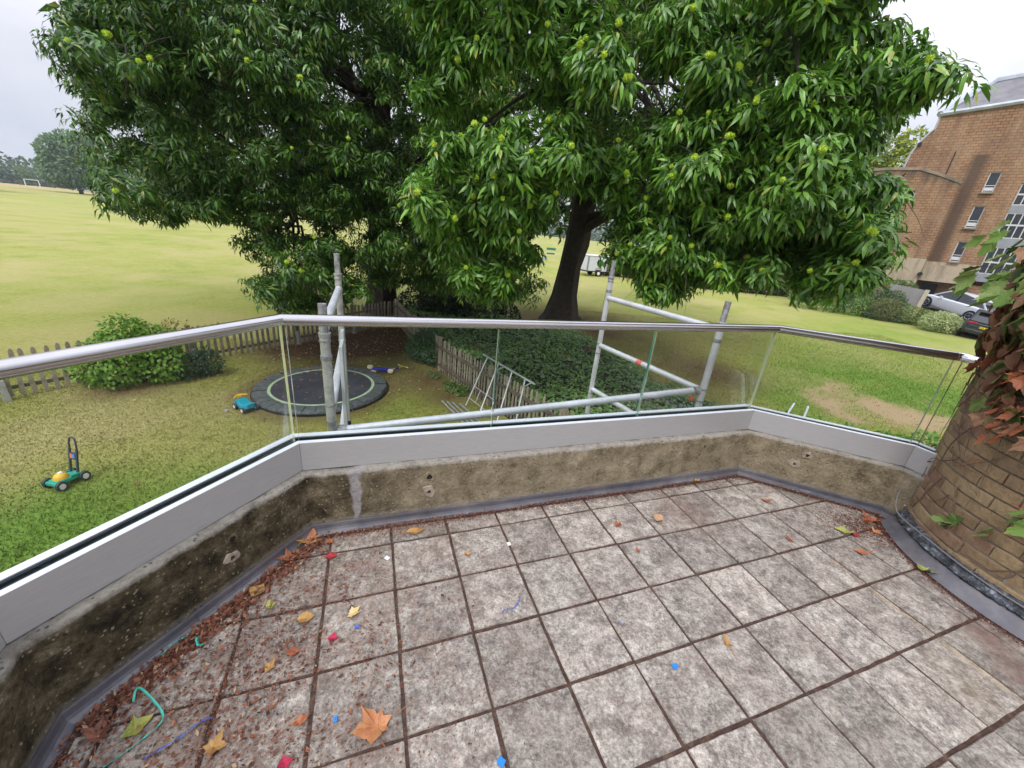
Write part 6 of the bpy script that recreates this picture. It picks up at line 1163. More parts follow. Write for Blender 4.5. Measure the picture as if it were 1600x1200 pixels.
t=empty('garden_wall',(27.6,33.4,-1.8),rad(-43),'dark stone retaining wall half covered by ivy left of the ramp panel','wall')
rr=random.Random(5); ms=[]
for k in range(5):
    w_=rr.uniform(.38,.5); ms.append(MB().box((0,0,0),(w_,.3,.19)).build('stone',MAT_STONEW,t,bevel=.02)); ms[-1].location=(-4.2+k*.52,0,-.1)
for r in range(9):
    for k in range(14):
        if r==0 and k<5: continue
        o=link_copy(ms[(r*3+k)%5],t); o.location=(-4.4+k*.52+(r%2)*.26,rr.uniform(-.02,.02),-.1+r*.205)
# long dark hedge on the far side of the lawn
def hedge():
    pts=[(8.3,42.6),(12.5,42.2),(17.6,39.0),(21.5,38.6),(25.5,38.4),(27.6,36.0)]
    t=empty('boundary_hedge',(8.3,42.6,gz1(8.3,42.6)),0,'long dark green and purplish hedge along the far edge of the sloping lawn','hedge'); L=[]
    for a,b in zip(pts,pts[1:]):
        n=int(math.hypot(b[0]-a[0],b[1]-a[1])/.85)
        for q in range(n):
            u=q/n; x=a[0]+(b[0]-a[0])*u; y=a[1]+(b[1]-a[1])*u; L.append((x-8.3,y-42.6+.5,gz1(x,y)-gz1(8.3,42.6)+.95,.98+.15*math.sin(x*3),1.22))
    bushfoliage('foliage',t,L,26000,.17,.11,(.018,.020,.012),(.055,.050,.026),51,shell=.8)
    core(t,[l[:4] for l in L])
hedge()
# yellow-green tree behind the building and darker ones beside it
def simpletree(name,label,x,y,h,lobes,n,L,c0,c1,seed,shell=.7,cat_='tree',grp=None):
    z=gz1(x,y); t=empty(name,(x,y,z),0,label,cat_,grp); bushfoliage('crown',t,lobes,n,L,L*.7,c0,c1,seed,shell=shell)
    mb=MB(); mb.tube([(0,0,-.3),(0,0,h*.25),(.2,.1,h*.6)],[h*.03,h*.022,h*.012],8)
    for l in lobes: mb.tube([(0,0,h*.35),(l[0]*.8,l[1]*.8,l[2])],[h*.012,h*.004],5)
    mb.build('trunk',MAT_BARK,t,smooth=True); return t
simpletree('golden_tree','yellow-green tree rising behind the lower brick block',38.5,51.0,16,[(0,0,11,3.2),(-2.3,1,12,2.6),(1.2,-1,13.5,2.2),(-3.5,2,9.5,2.6),(2.4,-1.2,11,2.2),(-.6,0,15.2,1.8),(-4.8,3,12.5,2.0),(1.6,-1,16.2,1.2)],12000,.38,(.12,.20,.02),(.42,.46,.05),61)
simpletree('dark_tree','darker green tree behind the lower brick block, left of the yellow-green tree',31.5,56,17,[(0,0,11,3.6),(-3,1,12,3.2),(2.5,-1,9,2.8),(0,0,15,2.6)],7000,.45,(.03,.08,.02),(.09,.18,.04),62)
# ================================================================ TRAILER
tx,ty=7.05,41.6; t=empty('box_trailer',(tx,ty,gz1(tx,ty)),rad(24),'white box trailer with a round green emblem parked on the lawn beyond the big trunk','trailer')
MAT_WHT=mat('trailer_white',(.62,.63,.68),.45,var=.05,scale=2); MAT_WHT2=mat('trailer_roof_white',(.80,.80,.82),.4); MAT_TGREY=mat('trailer_corner_grey',(.20,.22,.26),.5); MAT_EMB=mat('emblem_green',(.03,.16,.12),.5); MAT_EMB2=mat('emblem_letter_green',(.08,.55,.12),.5)
MB().box((0,0,1.20),(2.3,1.35,1.42)).build('box',MAT_WHT,t,bevel=.03); MB().box((0,0,1.95),(2.4,1.45,.10)).build('roof',MAT_WHT2,t,bevel=.03)
for x_ in (-1.13,1.13):
    for y_ in (-.66,.66): MB().box((x_,y_,1.2),(.12,.10,1.38)).build('corner_post',MAT_TGREY,t)
MB().box((0,0,.45),(2.5,1.2,.10)).build('chassis',MAT_BLK,t); MB().bar((-1.2,0,.46),(-2.1,0,.46),.08,.08).build('drawbar',MAT_BLK,t)
for y_ in (-.74,.74):
    o=MB().cyl((.15,y_,.29),.29,.17,20,'Y').build('wheel',MAT_TYRE,t,smooth=True); MB().cyl((.15,y_*1.03,.29),.16,.17,14,'Y').build('rim',MAT_WHT2,o); MB().box((.15,y_,.62),(.75,.2,.05)).build('mudguard',MAT_BLK,t,bevel=.02)
for y_ in (-.45,.45): MB().box((-1.19,y_,.45),(.06,.3,.10)).build('tail_light',mat('orange_lamp',(.55,.16,.03),.4),t)
MB().cyl((.25,-.69,1.28),.36,.03,28,'Y').build('round_emblem',MAT_EMB,t)
def letter(strokes,x0,z0,s,mtt,par,y):
    mb=MB()
    for a,b,c_,d in strokes: mb.bar((x0+a*s,y,z0+b*s),(x0+c_*s,y,z0+d*s),.012,.055*s*4)
    return mb.build('emblem_letter',mtt,par)
yy=-.715
letter([(0,1,0,0),(0,0,.5,0)],.04,1.16,.24,MAT_EMB2,t,yy)
letter([(0,0,0,1),(0,1,.45,.8),(.45,.8,0,.5),(0,.5,.5,.25),(.5,.25,0,0)],.21,1.16,.24,MAT_EMB2,t,yy)
letter([(0,0,0,1),(.5,0,.5,1),(0,.5,.5,.5)],.39,1.16,.24,MAT_EMB2,t,yy)
MB().box((.2,-.69,.80),(.7,.02,.035)).build('lettering_strip',MAT_TGREY,t)
# small sports items far out on the field
t=empty('field_board',(4.1,66.5,gz1(4.1,66.5)),rad(10),'small green board on two legs far out on the field left of the trailer','board'); MB().box((0,0,1.25),(1.5,.06,.35)).box((0,0,.55),(1.3,.06,.25)).build('board',MAT_EMB,t); MB().box((-.65,.05,.6),(.06,.06,1.3)).box((.65,.05,.6),(.06,.06,1.3)).build('leg',MAT_WHT,t)
t=empty('field_mat',(2.0,59.5,gz1(2.0,59.5)),0,'flat blue mat lying on the field beyond the big trunk','mat'); MB().box((0,0,.08),(2.4,1.0,.12)).build('foam_slab',plastic('mat_blue',(.12,.22,.42),.6),t,bevel=.02)
# ================================================================ FAR FIELD, GOAL, WOODS
gx_,gy_=-194.8,164.5
t=empty('football_goal',(gx_,gy_,gz1(gx_,gy_)),rad(45),'white football goal at the far edge of the playing field','goal'); MAT_GP=mat('white_goal_post',(.85,.85,.85),.4)
MB().tube([(-1.85,0,0),(-1.85,0,2.3)],.09,8).build('post',MAT_GP,t); MB().tube([(1.85,0,0),(1.85,0,2.3)],.09,8).build('post',MAT_GP,t); MB().tube([(-1.85,0,2.3),(1.85,0,2.3)],.09,8).build('crossbar',MAT_GP,t)
mb=MB()
for s in (-1.85,1.85): mb.tube([(s,0,2.3),(s,.8,2.2),(s,1.8,0)],.05,6)
mb.tube([(-1.85,1.8,0),(1.85,1.8,0)],.05,6); mb.build('back_frame',MAT_GP,t)
t=empty('field_fence',(-176,158,gz1(-176,158)),0,'low dark rail fence along the far edge of the playing field','fence'); rr=random.Random(1)
for k in range(26):
    x=-215+k*4.6; y=160+k*1.9; z=gz1(x,y)-gz1(-176,158); MB().box((x+176,y-158,z+.6),(.2,.2,1.3)).build('post',MAT_PICK2,t)
    if k<25:
        x2,y2=x+4.6,y+1.9; MB().bar((x+176,y-158,z+1.0),(x2+176,y2-158,gz1(x2,y2)-gz1(-176,158)+1.0),.08,.14).build('rail',MAT_PICK2,t)
o=MB().box((-174.5,166.5,gz1(-174.5,166.5)+1.3),(8,3,2.6)).build('pavilion',mat('pale_hut',(.42,.48,.46),.7),bevel=.1); tag(o,'small pale hut below the distant tree at the field edge','hut')
WOODC=((.07,.12,.07),(.15,.22,.11))
def wood():
    rs=np.random.RandomState(77); L=[]
    for k in range(260):
        az=rad(-86+k*.62); D=330+rs.uniform(-15,40); x=D*math.sin(az); y=D*math.cos(az); r=rs.uniform(4.5,7.5); h=rs.uniform(3,9.5)
        L.append((x,y,gz1(x,y)+h,r)); 
        if rs.rand()<.6: L.append((x+rs.uniform(-5,5),y+rs.uniform(-5,5),gz1(x,y)+2.5,rs.uniform(3,5)))
    o=bushfoliage('distant_wood',None,L,60000,1.7,1.3,*WOODC,78,shell=.75); tag(o,'hazy dark wood along the horizon beyond the playing field','wood',kind='stuff')
wood()
simpletree('field_tree','big round hazy tree at the far edge of the field left of the chestnut boughs',-139,130,18,[(0,0,7,5.5),(-2.5,-2.5,6,4.2),(4,4,7,5.5),(1,1,12,5),(-2,-2,11,4.2),(3,3,14,3),(8,8,6,5),(11,10,8,5),(-3,-2.5,9.5,2.8)],15000,.9,(.09,.16,.07),(.19,.29,.12),71)
simpletree('young_tree','small pale green young tree just above the white football goal',-222,186,7,[(0,0,4.6,3.0),(0,0,2.4,2.2)],900,.9,(.09,.15,.06),(.17,.25,.09),72)
simpletree('young_tree','small pale green young tree left of the one above the football goal',-232,172,7,[(0,0,4.4,3.4),(1,1,2.4,2.6)],900,.9,(.07,.12,.06),(.13,.19,.08),73)
simpletree('young_tree','small round green tree to the lower right of the big hazy tree',-120,129,7,[(0,0,4.2,3.0),(1.5,1,3.2,2.3)],1600,.7,(.06,.12,.04),(.15,.23,.08),74)
simpletree('edge_tree','dark tree cut off by the left edge of the photograph',-121,91.5,11,[(0,0,6.2,3.0),(-3,-2,6,4),(-2,-1,3,3)],2600,.7,(.04,.08,.03),(.09,.14,.06),75)
# ================================================================ LEAVES, LITTER, SCRAPS ON THE TERRACE
def maple(size,seed,curl=.25,fold=.15,lobes=5,narrow=1.0,broad=.6):
    """flat palmate leaf with pointed lobes, curled, as verts/faces; stem end at origin, tip along +x"""
    rr=random.Random(seed); pts=[]
    tips={5:[-128,-62,0,62,128],3:[-70,0,70],1:[0]}[lobes]
    if lobes==1:
        n=7; L=[(i/n,math.sin(math.pi*(i/n)**.85)*.30*narrow) for i in range(1,n)]
        out=[(0,0)]+[(x,y) for x,y in L]+[(1,0)]+[(x,-y) for x,y in L[::-1]]; c=(.45,0)
    else:
        out=[(-.02,0)]; c=(.36,0); seq=[]
        for i,a in enumerate(tips[::-1][::-1]):
            A=rad(a); ln={0:.64,62:.56,-62:.56,128:.36,-128:.36,70:.5,-70:.5}[a]*rr.uniform(.9,1.08)
            w3=.30+.12*broad; seq.append((A-w3,ln*(.60+.12*broad))); seq.append((A-.13,ln*.80)); seq.append((A,ln)); seq.append((A+.13,ln*.78)); seq.append((A+w3,ln*(.58+.12*broad)))
            if i<len(tips)-1: seq.append(((A+rad(tips[i+1]))/2,.24+.16*broad))
        out=[(-.02,0)]+[(c[0]+math.cos(a)*r,math.sin(a)*r*narrow) for a,r in seq]
    V=[(c[0],c[1])]+out; ax=rr.uniform(-.4,.4); P=[]
    for i,(x,y) in enumerate(V):
        d=math.hypot(x-c[0],y-c[1]); z=curl*d*d*1.6*(1+.5*math.sin(3*math.atan2(y,x-c[0])+seed))+fold*abs(y)+rr.uniform(-.012,.012)
        P.append((x*size,y*size,z*size+.002))
    n=len(V)-1; return P,[(0,1+i,1+(i+1)%n) for i in range(n)]
def leafm(name,c,c2=None,rough=.6):
    g=G(name); n1=g.noise(22,5,.7); n2=g.noise(70,3,.6); c2=c2 or tuple(q*.55 for q in c)
    col=g.mix(g.ramp(n1,[(.38,0.0),(.66,1.0)]),c,c2); col=g.mix(g.ramp(n2,[(.6,0.0),(.75,.5)]),col,tuple(q*.5 for q in c2)); g.bump(n2,.5,.003); return g.done(col,rough,spec=.35)
LM={'tan':leafm('leaf_tan',(.52,.24,.10),(.36,.14,.06)),'orange':leafm('leaf_orange',(.42,.15,.06),(.24,.085,.045)),'ochre':leafm('leaf_ochre',(.44,.26,.08),(.30,.15,.055)),'cream':leafm('leaf_cream',(.66,.50,.26),(.55,.36,.12)),
    'red':leafm('leaf_red',(.42,.03,.035),(.26,.04,.035)),'crimson':leafm('leaf_crimson',(.42,.02,.06)),'green':leafm('leaf_green',(.16,.20,.035),(.33,.30,.07)),'yellowgreen':leafm('leaf_yellow_green',(.36,.36,.09),(.22,.26,.06)),'rust':leafm('leaf_rust',(.36,.10,.04),(.20,.06,.03)),'pale':leafm('leaf_pale_brown',(.50,.34,.20),(.38,.22,.12)),'brown':leafm('leaf_brown',(.22,.08,.045),(.12,.05,.03))}
MAT_STEM=mat('leaf_stem',(.35,.16,.07),.7)
def fallen(x,y,size,ang,key,label,lobes=5,curl=.25,narrow=1.0,stem=True,seed=0,tilt=(0,0),z=.003,fold=.15):
    P,F=maple(size*(.88 if size<.12 else 1),seed,curl*1.5,fold*1.5,lobes,narrow); mn_=min(p[2] for p in P)
    o=MB().add([(p[0],p[1],p[2]-mn_) for p in P],F).build('fallen_leaf',LM[key]); 
    if stem:
        a=random.Random(seed).uniform(-.5,.5)
        s=MB().tube([(0,0,.002),(-.25*size,a*.1*size,.004),(-.6*size,a*.4*size,.003)],.0011,5).build('stalk',MAT_STEM,o)
    so=o.modifiers.new('thick','SOLIDIFY'); so.thickness=.0006
    o.location=(x,y,z); o.rotation_euler=(tilt[0],tilt[1],rad(ang)); tag(o,label,'leaf','fallen leaves on the paving'); return o
FL_=[(-.30,.83,.135,215,'tan','largest orange-tan maple leaf with raised stalk, lying on the grey paving at lower left',5,.35,1.0),
(-.79,1.50,.075,200,'red','bright red maple leaf on the slab near the corner of the mossy parapet',5,.12,1.0),
(-.64,1.08,.048,10,'crimson','small crimson leaf on the littered paving at left',3,.1,1.2),
(-.60,1.176,.075,60,'cream','pale cream-yellow maple leaf just above the small crimson leaf',5,.2,.8),
(-.80,1.143,.078,20,'ochre','elongated mustard leaf on the slab left of the cream leaf',1,.15,1.3),
(-1.045,1.225,.075,75,'ochre','upright ochre oval leaf leaning on the grey flashing at left',1,.2,1.7),
(-.958,1.185,.045,40,'yellowgreen','small round green leaf beside the ochre oval leaf',1,.1,2.0),
(-.93,1.565,.13,160,'tan','broad tan leaf lying in the inner corner of the parapet',5,.2,1.0),
(-.975,1.46,.095,200,'orange','orange-brown leaf in the gutter left of the parapet corner',5,.35,1.0),
(-1.0,1.52,.07,120,'green','dull green curled leaf among the litter at the parapet corner',3,.4,1.0),
(-.86,1.60,.06,250,'orange','small orange leaf touching the tan leaf in the parapet corner',3,.3,1.0),
(-.50,1.70,.11,15,'ochre','long yellowish-tan leaf in the gutter under the white streak',1,.2,.9),
(-.155,1.605,.048,300,'ochre','small orange-yellow leaf on the fourth slab from the corner below the gutter',5,.3,1.0),
(.70,1.92,.065,30,'rust','rust-red curled leaf in the middle of the far paving row',5,.5,.9),
(1.00,1.985,.085,100,'pale','pale folded leaf with a long thin stalk on the far paving',1,.5,1.5),
(.81,1.745,.04,200,'orange','small curled orange leaf on the slab below the pale folded leaf',3,.4,1.0),
(1.42,2.50,.055,20,'ochre','yellow-tan leaf lying on the red-brown litter under the far parapet',3,.4,1.0),
(1.84,2.36,.075,320,'orange','orange leaf beyond the far slabs near the right-hand corner of the parapet',5,.4,.7),
(2.18,2.11,.11,330,'yellowgreen','yellow-green ragged leaf lying before the right-hand parapet',3,.2,1.0),
(2.30,2.07,.07,200,'red','red edged leaf next to the yellow-green ragged leaf',3,.3,1.0),
(2.42,2.10,.075,20,'tan','pinkish tan leaf between the red leaf and the turret',3,.3,1.0),
(2.56,2.25,.12,200,'orange','bright orange-brown leaf wedged where parapet and turret meet',5,.3,1.0),
(2.46,2.19,.08,60,'rust','rust leaf just below the bright orange one at the turret',5,.35,1.0),
(2.49,1.84,.11,240,'yellowgreen','yellow-green curled leaf lying on the flashing of the turret',5,.5,1.0),
(2.15,1.92,.10,330,'orange','orange streaked leaf on the slab left of the turret flashing',3,.4,.7),
(1.80,1.93,.07,120,'rust','narrow reddish curled leaf at the joint of the far right slabs',3,.5,.6),
(1.06,1.20,.07,100,'ochre','thin twisted ochre leaf with a stalk on the middle right slab',1,.8,.7),
(-1.11,.70,.10,60,'green','dull green leaf among the brown litter at the bottom left corner',3,.3,1.0),
(-1.17,.68,.09,120,'brown','dark red-brown leaf in the bottom left corner gutter',5,.4,1.0),
(-.62,.78,.07,30,'orange','orange curled leaf on the lower left paving above the blue fragment',3,.4,.8),
(-.80,.93,.06,80,'ochre','small mustard leaf in the middle of the left-hand litter',3,.4,.9),
(-.72,1.02,.06,200,'rust','rust coloured leaf fragment near the left-hand slab joint',3,.3,1.0),
(-.60,.70,.06,310,'crimson','small pink-red leaf near the lower left edge of the paving',3,.1,1.0),
(-.85,.70,.08,10,'ochre','yellow-brown leaf at the bottom of the left-hand litter beside the teal string',5,.3,1.0)]
for k,(x,y,s,a,key,lab_,lo,cu,na) in enumerate(FL_): fallen(x,y,s,a,key,lab_,lo,cu,na,seed=k+3)
# small scraps
MAT_BLU=mat('blue_plastic',(.01,.20,.70),.45); MAT_WHP=mat('white_plastic_tag',(.75,.75,.80),.5); MAT_TEALS=mat('teal_strapping',(.06,.48,.38),.45); MAT_BLUS=mat('blue_strapping',(.06,.12,.55),.5)
def scrap(x,y,sx,sy,a,m_,label,cat_='plastic scrap',h=.004):
    rr=random.Random(int(x*1000)); P=[(-sx/2,-sy/2),(sx/2,-sy/2*.8),(sx/2*.9,sy/2),(-sx/2*.95,sy/2*.9)]
    mb=MB().prism(P,0,h); o=mb.build('plastic_scrap',m_,bevel=.0008); o.location=(x,y,.003); o.rotation_euler=(.05,.08,rad(a)); tag(o,label,cat_,'scraps on the paving'); return o
scrap(.781,1.107,.026,.02,20,MAT_BLU,'bright blue square plastic scrap on the paving right of centre')
scrap(.087,.74,.024,.026,60,MAT_BLU,'bright blue plastic scrap at the bottom edge of the paving near the middle')
scrap(-.485,.81,.012,.018,20,MAT_BLU,'tiny blue plastic fragment on the lower left paving')
scrap(-.545,1.14,.018,.014,50,MAT_BLUS,'tiny blue plastic fragment near the cream maple leaf')
scrap(-.542,1.511,.022,.026,70,MAT_WHP,'small white square tag on the slab joint near the parapet corner')
scrap(.07,1.69,.020,.024,30,MAT_WHP,'small white square tag on the far row of slabs')
scrap(.60,1.28,.018,.02,30,mat('grey_pebble',(.30,.28,.32),.8),'small grey pebble in a slab joint near the middle','pebble',.012)
def ribbon(pts,w_,m_,label,cat_='plastic strap',name='plastic_strap'):
    mb=MB(); P=[Vector(p) for p in pts]; rr=random.Random(2)
    for i,p in enumerate(P):
        d=(P[min(i+1,len(P)-1)]-P[max(0,i-1)]).normalized(); s=d.cross(Vector((0,0,1))).normalized(); tw=math.sin(i*.9)*.9; s=s*math.cos(tw)+Vector((0,0,1))*abs(math.sin(tw))
        mb.v+=[tuple(p-s*w_/2+Vector((0,0,.003))),tuple(p+s*w_/2+Vector((0,0,.003)))]
    for i in range(len(P)-1): mb.f.append((2*i,2*i+1,2*i+3,2*i+2)); mb.m.append(0)
    o=mb.build(name,m_,smooth=True); so=o.modifiers.new('thick','SOLIDIFY'); so.thickness=.0006; tag(o,label,cat_); return o
def arc(pts,n=24):
    P=[Vector(p) for p in pts]; out=[]
    for i in range(len(P)-1):
        p0=P[max(i-1,0)];p1=P[i];p2=P[i+1];p3=P[min(i+2,len(P)-1)]
        for k in range(n//(len(P)-1)):
            t=k/(n//(len(P)-1)); out.append(.5*((2*p1)+(-p0+p2)*t+(2*p0-5*p1+4*p2-p3)*t*t+(-p0+3*p1-3*p2+p3)*t**3))
    out.append(P[-1]); return out
ribbon(arc([(-1.10,.63,.004),(-1.05,.70,.008),(-1.03,.76,.01),(-1.09,.80,.02),(-1.17,.83,.03),(-1.165,.80,.006)],30),.007,MAT_TEALS,'curling teal plastic strap over the litter at the left of the terrace')
ribbon(arc([(-1.20,.95,.01),(-1.19,.99,.02),(-1.165,1.03,.012)],18),.008,MAT_TEALS,'straight thin teal strap lying in the left-hand gutter')
ribbon(arc([(-1.13,1.03,.01),(-1.10,1.0,.012),(-1.08,1.01,.01)],14),.012,MAT_TEALS,'short knotted teal strap piece at the edge of the left-hand slabs')
ribbon(arc([(-1.0,.66,.006),(-.94,.71,.016),(-.91,.76,.01),(-.88,.78,.008)],20),.007,MAT_BLUS,'twisted blue plastic strip on the brown litter at lower left')
ribbon(arc([(.055,1.27,.004),(.07,1.285,.006),(.105,1.295,.006),(.13,1.33,.005),(.135,1.35,.004)],20),.006,MAT_BLUS,'thin pale blue scrap of tape lying on a slab near the middle')
# leaf litter: uncountable crumbs in joints, gutters and over the left-hand slabs
def litter():
    rs=np.random.RandomState(12); X=[];Y=[];S=[]
    def addp(x,y,s): X.append(x);Y.append(y);S.append(s)
    O=[np.array(p) for p in offs(P2,-.052)]
    for (sg,n,w_,s0,s1) in ((0,900,.035,.006,.018),(1,2800,.045,.006,.026),(2,9500,.017,.004,.010),(3,3600,.020,.004,.011)):
        u=rs.rand(n); a,b=O[sg],O[sg+1]; d=(b-a)/np.linalg.norm(b-a); nn_=np.array([d[1],-d[0]]); off=np.abs(rs.normal(0,w_,n))-.012
        if sg==2: off=off*(.55+1.7*np.abs(np.sin(u*9)))*np.where(u>.86,1.8,1)
        p=a+(b-a)*u[:,None]+nn_*off[:,None]; addp(p[:,0],p[:,1],rs.uniform(s0,s1,n))
    # joints
    n=56000; i=rs.randint(-5,12,n); j=rs.randint(-4,9,n); u=rs.rand(n); h=rs.rand(n)<.5
    ii=np.where(h,i,i+u); jj=np.where(h,j+u,j); p=np.array(OX)+ii[:,None]*np.array(AX)+jj[:,None]*np.array(BX)+rs.normal(0,.0085,(n,2))*rs.uniform(.4,1.3,(n,1)); addp(p[:,0],p[:,1],rs.uniform(.0025,.006,n))
    # left-hand drift
    n=9000; x=rs.normal(-.85,.30,n); y=rs.normal(.86,.34,n); k=fbm(x*7,y*7)+.18*(x<-.8)+.1>.50; addp(x[k],y[k],rs.uniform(.004,.020,k.sum())**1.0*np.where(rs.rand(k.sum())<.7,.55,1.1))
    n=2600; x=rs.normal(-.5,.45,n); y=rs.normal(1.2,.4,n); addp(x,y,rs.uniform(.003,.009,n))
    n=900; x=rs.uniform(-.3,2.6,n); y=rs.uniform(.5,2.5,n); addp(x,y,rs.uniform(.002,.006,n))
    # along the turret and in the right corner
    n=4200; a=rs.uniform(rad(150),rad(255),n); r=.925+np.abs(rs.normal(0,.030,n)); addp(COLC.x+r*np.cos(a),COLC.y+r*np.sin(a),rs.uniform(.003,.009,n))
    n=2600; x=rs.normal(2.40,.13,n); y=rs.normal(2.16,.10,n); addp(x,y,rs.uniform(.004,.013,n))
    n=900; x=rs.normal(1.25,.16,n); y=rs.normal(2.22,.10,n); addp(x,y,rs.uniform(.003,.008,n))
    x=np.concatenate(X);y=np.concatenate(Y);s=np.concatenate(S)
    # keep inside the paved area
    k=np.ones(len(x),bool); OO_=[np.array(p) for p in offs(P2,-.018)]
    for q in range(len(P2)-1):
        a,b=OO_[q],OO_[q+1]; d=(b-a)/np.linalg.norm(b-a); nn_=np.array([d[1],-d[0]]); k&=((np.stack([x,y],-1)-a)@nn_)>0
    k&=np.hypot(x-COLC.x,y-COLC.y)>.905; x=x[k];y=y[k];s=s[k]; n=len(x)
    a=rs.uniform(0,6.28,n); d=np.stack([np.cos(a),np.sin(a),rs.uniform(-.1,.5,n)],-1); up=np.stack([rs.normal(size=n)*.5,rs.normal(size=n)*.5,np.ones(n)],-1)
    m=rs.rand(n,1); left=(x<-.2)[:,None]; c0=np.array((.075,.028,.020)); c1=np.where(left,np.array((.36,.14,.075)),np.array((.24,.085,.052))); col=c0*(1-m)+c1*m
    pale=rs.rand(n)<.06; col[pale]=np.array((.50,.38,.24))
    V,F,C=leaves(np.stack([x,y,np.full(n,.001)+rs.uniform(0,.004,n)],-1),d,up,s,s*rs.uniform(.3,.75,n),col,-.25,.2,1)
    o=np_mesh('leaf_litter',V,F,MAT_LEAFM,colors=C); tag(o,'reddish brown crumbs of dead leaves in the slab joints and along the gutter','leaf litter',kind='stuff')
    # needles and fine stalks
    n=1500; ii=rs.uniform(0,1,n); x=np.concatenate([rs.normal(2.2,.35,n//2),rs.uniform(-1,2.6,n//2)]); y=np.concatenate([rs.normal(1.95,.28,n//2),rs.uniform(.6,2.5,n//2)])
    k=np.ones(n,bool)
    for q in range(len(P2)-1):
        a,b=OO_[q],OO_[q+1]; d=(b-a)/np.linalg.norm(b-a); nn_=np.array([d[1],-d[0]]); k&=((np.stack([x,y],-1)-a)@nn_)>.02
    k&=np.hypot(x-COLC.x,y-COLC.y)>.95; x=x[k];y=y[k];n=len(x)
    a=rs.normal(2.3,.7,n); d=np.stack([np.cos(a),np.sin(a),rs.uniform(-.02,.05,n)],-1); up=np.tile([0,0,1.],(n,1)); m=rs.rand(n,1); col=np.array((.10,.04,.03))*(1-m)+np.array((.24,.12,.08))*m
    V,F,C=leaves(np.stack([x,y,np.full(n,.004)],-1),d,up,rs.uniform(.02,.085,n),.0014,col,0,0,1); o=np_mesh('leaf_stalk_litter',V,F,MAT_LEAFM,colors=C); tag(o,'thin brown leaf stalks and needles scattered over the paving','leaf litter',kind='stuff')
litter()
# ================================================================ CREEPER ON THE TURRET
t_cr=empty('virginia_creeper',(COLC.x,COLC.y,0),0,'creeper with drooping green and rust-brown leaves covering the upper part of the brick turret','climbing plant')
LMC=[leafm('creeper_green',(.13,.24,.035),(.20,.30,.08),.5),leafm('creeper_pale_green',(.27,.36,.12),(.18,.27,.07),.5),leafm('creeper_rust',(.36,.13,.06),(.24,.08,.04),.55),leafm('creeper_brown',(.33,.19,.11),(.20,.10,.06),.6),leafm('creeper_dark_green',(.05,.11,.02),(.12,.17,.04),.5),leafm('creeper_orange',(.50,.16,.06),(.34,.10,.05),.55)]
rr=random.Random(17); cms={}
for ci in range(6):
    for q in range(3):
        P,F=maple(1.0,ci*7+q,.30 if ci not in(0,1,4) else .16,.28 if ci in (2,3,5) else .22,3 if q else 5,.95,1.0); me=bpy.data.meshes.new('leaf'); me.from_pydata(P,[],F); me.materials.append(LMC[ci]); cms[ci,q]=me
AZC=math.atan2(-COLC.y,-COLC.x)   # direction from the turret axis to the terrace viewpoint
def crleaf(a,z,size,ci,outr,dr,side):
    r=.80+outr; p=Vector((r*math.cos(a),r*math.sin(a),z)); n=Vector((math.cos(a),math.sin(a),0)); tng=Vector((-n.y,n.x,0))
    d=(Vector((0,0,-1))*dr+tng*side+n*(rr.uniform(-.1,.7) if z>1.52 else rr.uniform(-.15,.2))).normalized(); u=(n*rr.uniform(.1,.9)+Vector((0,0,rr.uniform(.3,1.2)))+tng*rr.uniform(-.9,.9)).normalized(); s=u.cross(d).normalized(); u=d.cross(s)
    Mx=Matrix(((d.x,s.x,u.x),(d.y,s.y,u.y),(d.z,s.z,u.z))).to_4x4(); o=bpy.data.objects.new('leaf',cms[ci,rr.randrange(3)]); COL.objects.link(o); o.parent=t_cr; o.matrix_local=Matrix.Translation(p)@Mx@Matrix.Diagonal((size*rr.uniform(.9,1.2),size*rr.uniform(.7,1.05),size,1))
cnt=0
def lower_edge(a): return np.interp(a,[110,140,155,165,175,190,205,225,260],[1.2,1.18,1.12,.98,.90,.86,.84,.8,.75])
while cnt<262:
    ad=rr.triangular(135,248,182); z=rr.uniform(.85,2.35); lo=lower_edge(ad)+rr.uniform(-.04,.06)
    if z<lo: continue
    h=z-lo; big=.30 if 1.54<z<1.85 and ad<176 else .05
    if z<1.42: ci=rr.choice([2,3,5,2,3,3]) if rr.random()<.9 else 0
    elif z<1.95: ci=rr.choice([0,0,1,1,1,4,3])
    else: ci=rr.choice([0,1,2,3,5,4,1,2])
    crleaf(rad(ad),z,rr.uniform(.075,.125),ci,rr.uniform(.02,big),rr.uniform(.5,1.5),rr.uniform(-1.1,.2)); cnt+=1
for (ad,z,n,sp_) in ((166,1.60,5,5),(162,1.66,6,5),(160,1.75,6,4),(158,1.84,5,4),(168,1.52,3,4),(165,1.17,3,3),(168,1.08,2,3),(196,.60,4,4),(201,.66,4,4),(192,.55,3,4),(178,.34,3,3),(184,.37,2,3),(163,1.02,2,4)):
    for k in range(n): crleaf(rad(ad+rr.uniform(-sp_,sp_)),z+rr.uniform(-.05,.05),rr.uniform(.08,.12),rr.choice([0,1,4,1]),rr.uniform(.01,.05) if z<1.3 else rr.uniform(.05,.36),rr.uniform(.3,1.0),rr.uniform(-1.0,-.2))
for (ad,z) in ((170,.98),(173,.93),(168,.90),(176,.88),(172,.84),(166,.93),(178,.95)): crleaf(rad(ad),z,rr.uniform(.09,.12),rr.choice([2,5,3]),.06,1.2,-.3)
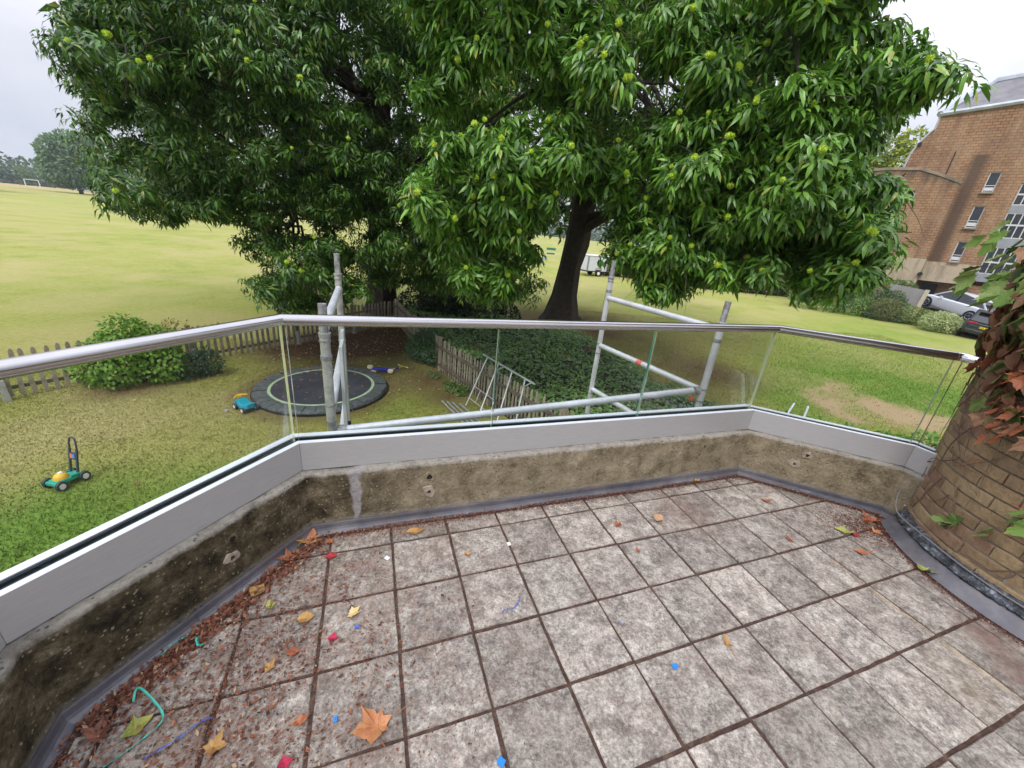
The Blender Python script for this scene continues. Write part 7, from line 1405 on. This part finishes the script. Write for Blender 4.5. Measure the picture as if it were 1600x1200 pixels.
def creeper_mass():
    rs=np.random.RandomState(44); n=3600; a=np.radians(rs.uniform(100,262,n)); z=.9+3.8*rs.rand(n)**1.3; lo=np.interp(np.degrees(a),[110,155,165,175,190,205,225,260],[1.2,1.18,1.0,.93,.9,.86,.82,.78]); k=z>lo+.03; a=a[k];z=z[k];n=len(a)
    r=.80+.045*rs.rand(n); nx_=np.stack([np.cos(a),np.sin(a),np.zeros(n)],-1); t_=np.stack([-np.sin(a),np.cos(a),np.zeros(n)],-1); p=nx_*r[:,None]; p[:,2]=z
    d=nx_*rs.uniform(0,.35,(n,1))+t_*rs.normal(size=(n,1))*.6; d[:,2]=-rs.uniform(.3,1.2,n); up=nx_+t_*rs.normal(size=(n,1))*.5; up[:,2]+=rs.uniform(0,1,n)
    m=rs.rand(n,1); g_=(rs.rand(n,1)<.45); col=np.where(g_,np.array((.05,.09,.02))*(1-m)+np.array((.17,.22,.06))*m,np.array((.12,.05,.03))*(1-m)+np.array((.32,.14,.07))*m)
    V,F,C=leaves(p,d,up,rs.uniform(.07,.13,n),rs.uniform(.05,.09,n),col,.4,.18,2); o=np_mesh('foliage',V,F,MAT_LEAFM,t_cr,colors=C); tag(o,kind='stuff')
creeper_mass()
MAT_VINE=mat('creeper_stem',(.13,.085,.06),.9,var=.4,scale=30); MAT_VRED=mat('creeper_red_shoot',(.38,.06,.05),.6)
for k in range(80):
    a=rad(rr.uniform(128,250)); z=rr.uniform(.35,1.4); pts=[]; da=rr.uniform(-.05,.05); dz=rr.uniform(-.05,.03); 
    for s in range(12):
        r=.806+rr.uniform(0,.006); pts.append((r*math.cos(a),r*math.sin(a),z)); da+=rr.uniform(-.012,.012); dz+=rr.uniform(-.012,.012); a+=da; z=max(.18,z+dz)
    MB().tube(pts,[(.0048-.00033*s)*(1 if k%3 else .55) for s in range(12)],5).build('stem',MAT_VINE if k%6 else MAT_VRED,t_cr,smooth=True)
for k in range(9):
    a=rad(190+k*3); z=.62+rr.uniform(-.12,.05); pts=[]
    for s in range(7): r=.81+.012*s; pts.append((r*math.cos(a),r*math.sin(a),z)); a+=rr.uniform(-.05,.09); z+=rr.uniform(-.045,.02)
    MB().tube(pts,.0022,5).build('red_shoot',MAT_VRED,t_cr,smooth=True)
# ================================================================ HAZE
m=bpy.data.materials.new('thin_haze'); m.use_nodes=True; t=m.node_tree; t.nodes.clear(); o_=t.nodes.new('ShaderNodeOutputMaterial'); v=t.nodes.new('ShaderNodeVolumePrincipled'); v.inputs['Color'].default_value=(.80,.88,.97,1); v.inputs['Density'].default_value=.00045; v.inputs['Anisotropy'].default_value=.2
t.links.new(v.outputs[0],o_.inputs['Volume'])
o=MB().box((0,200,10.5),(1400,1000,31)).build('haze',m); tag(o,kind='stuff')
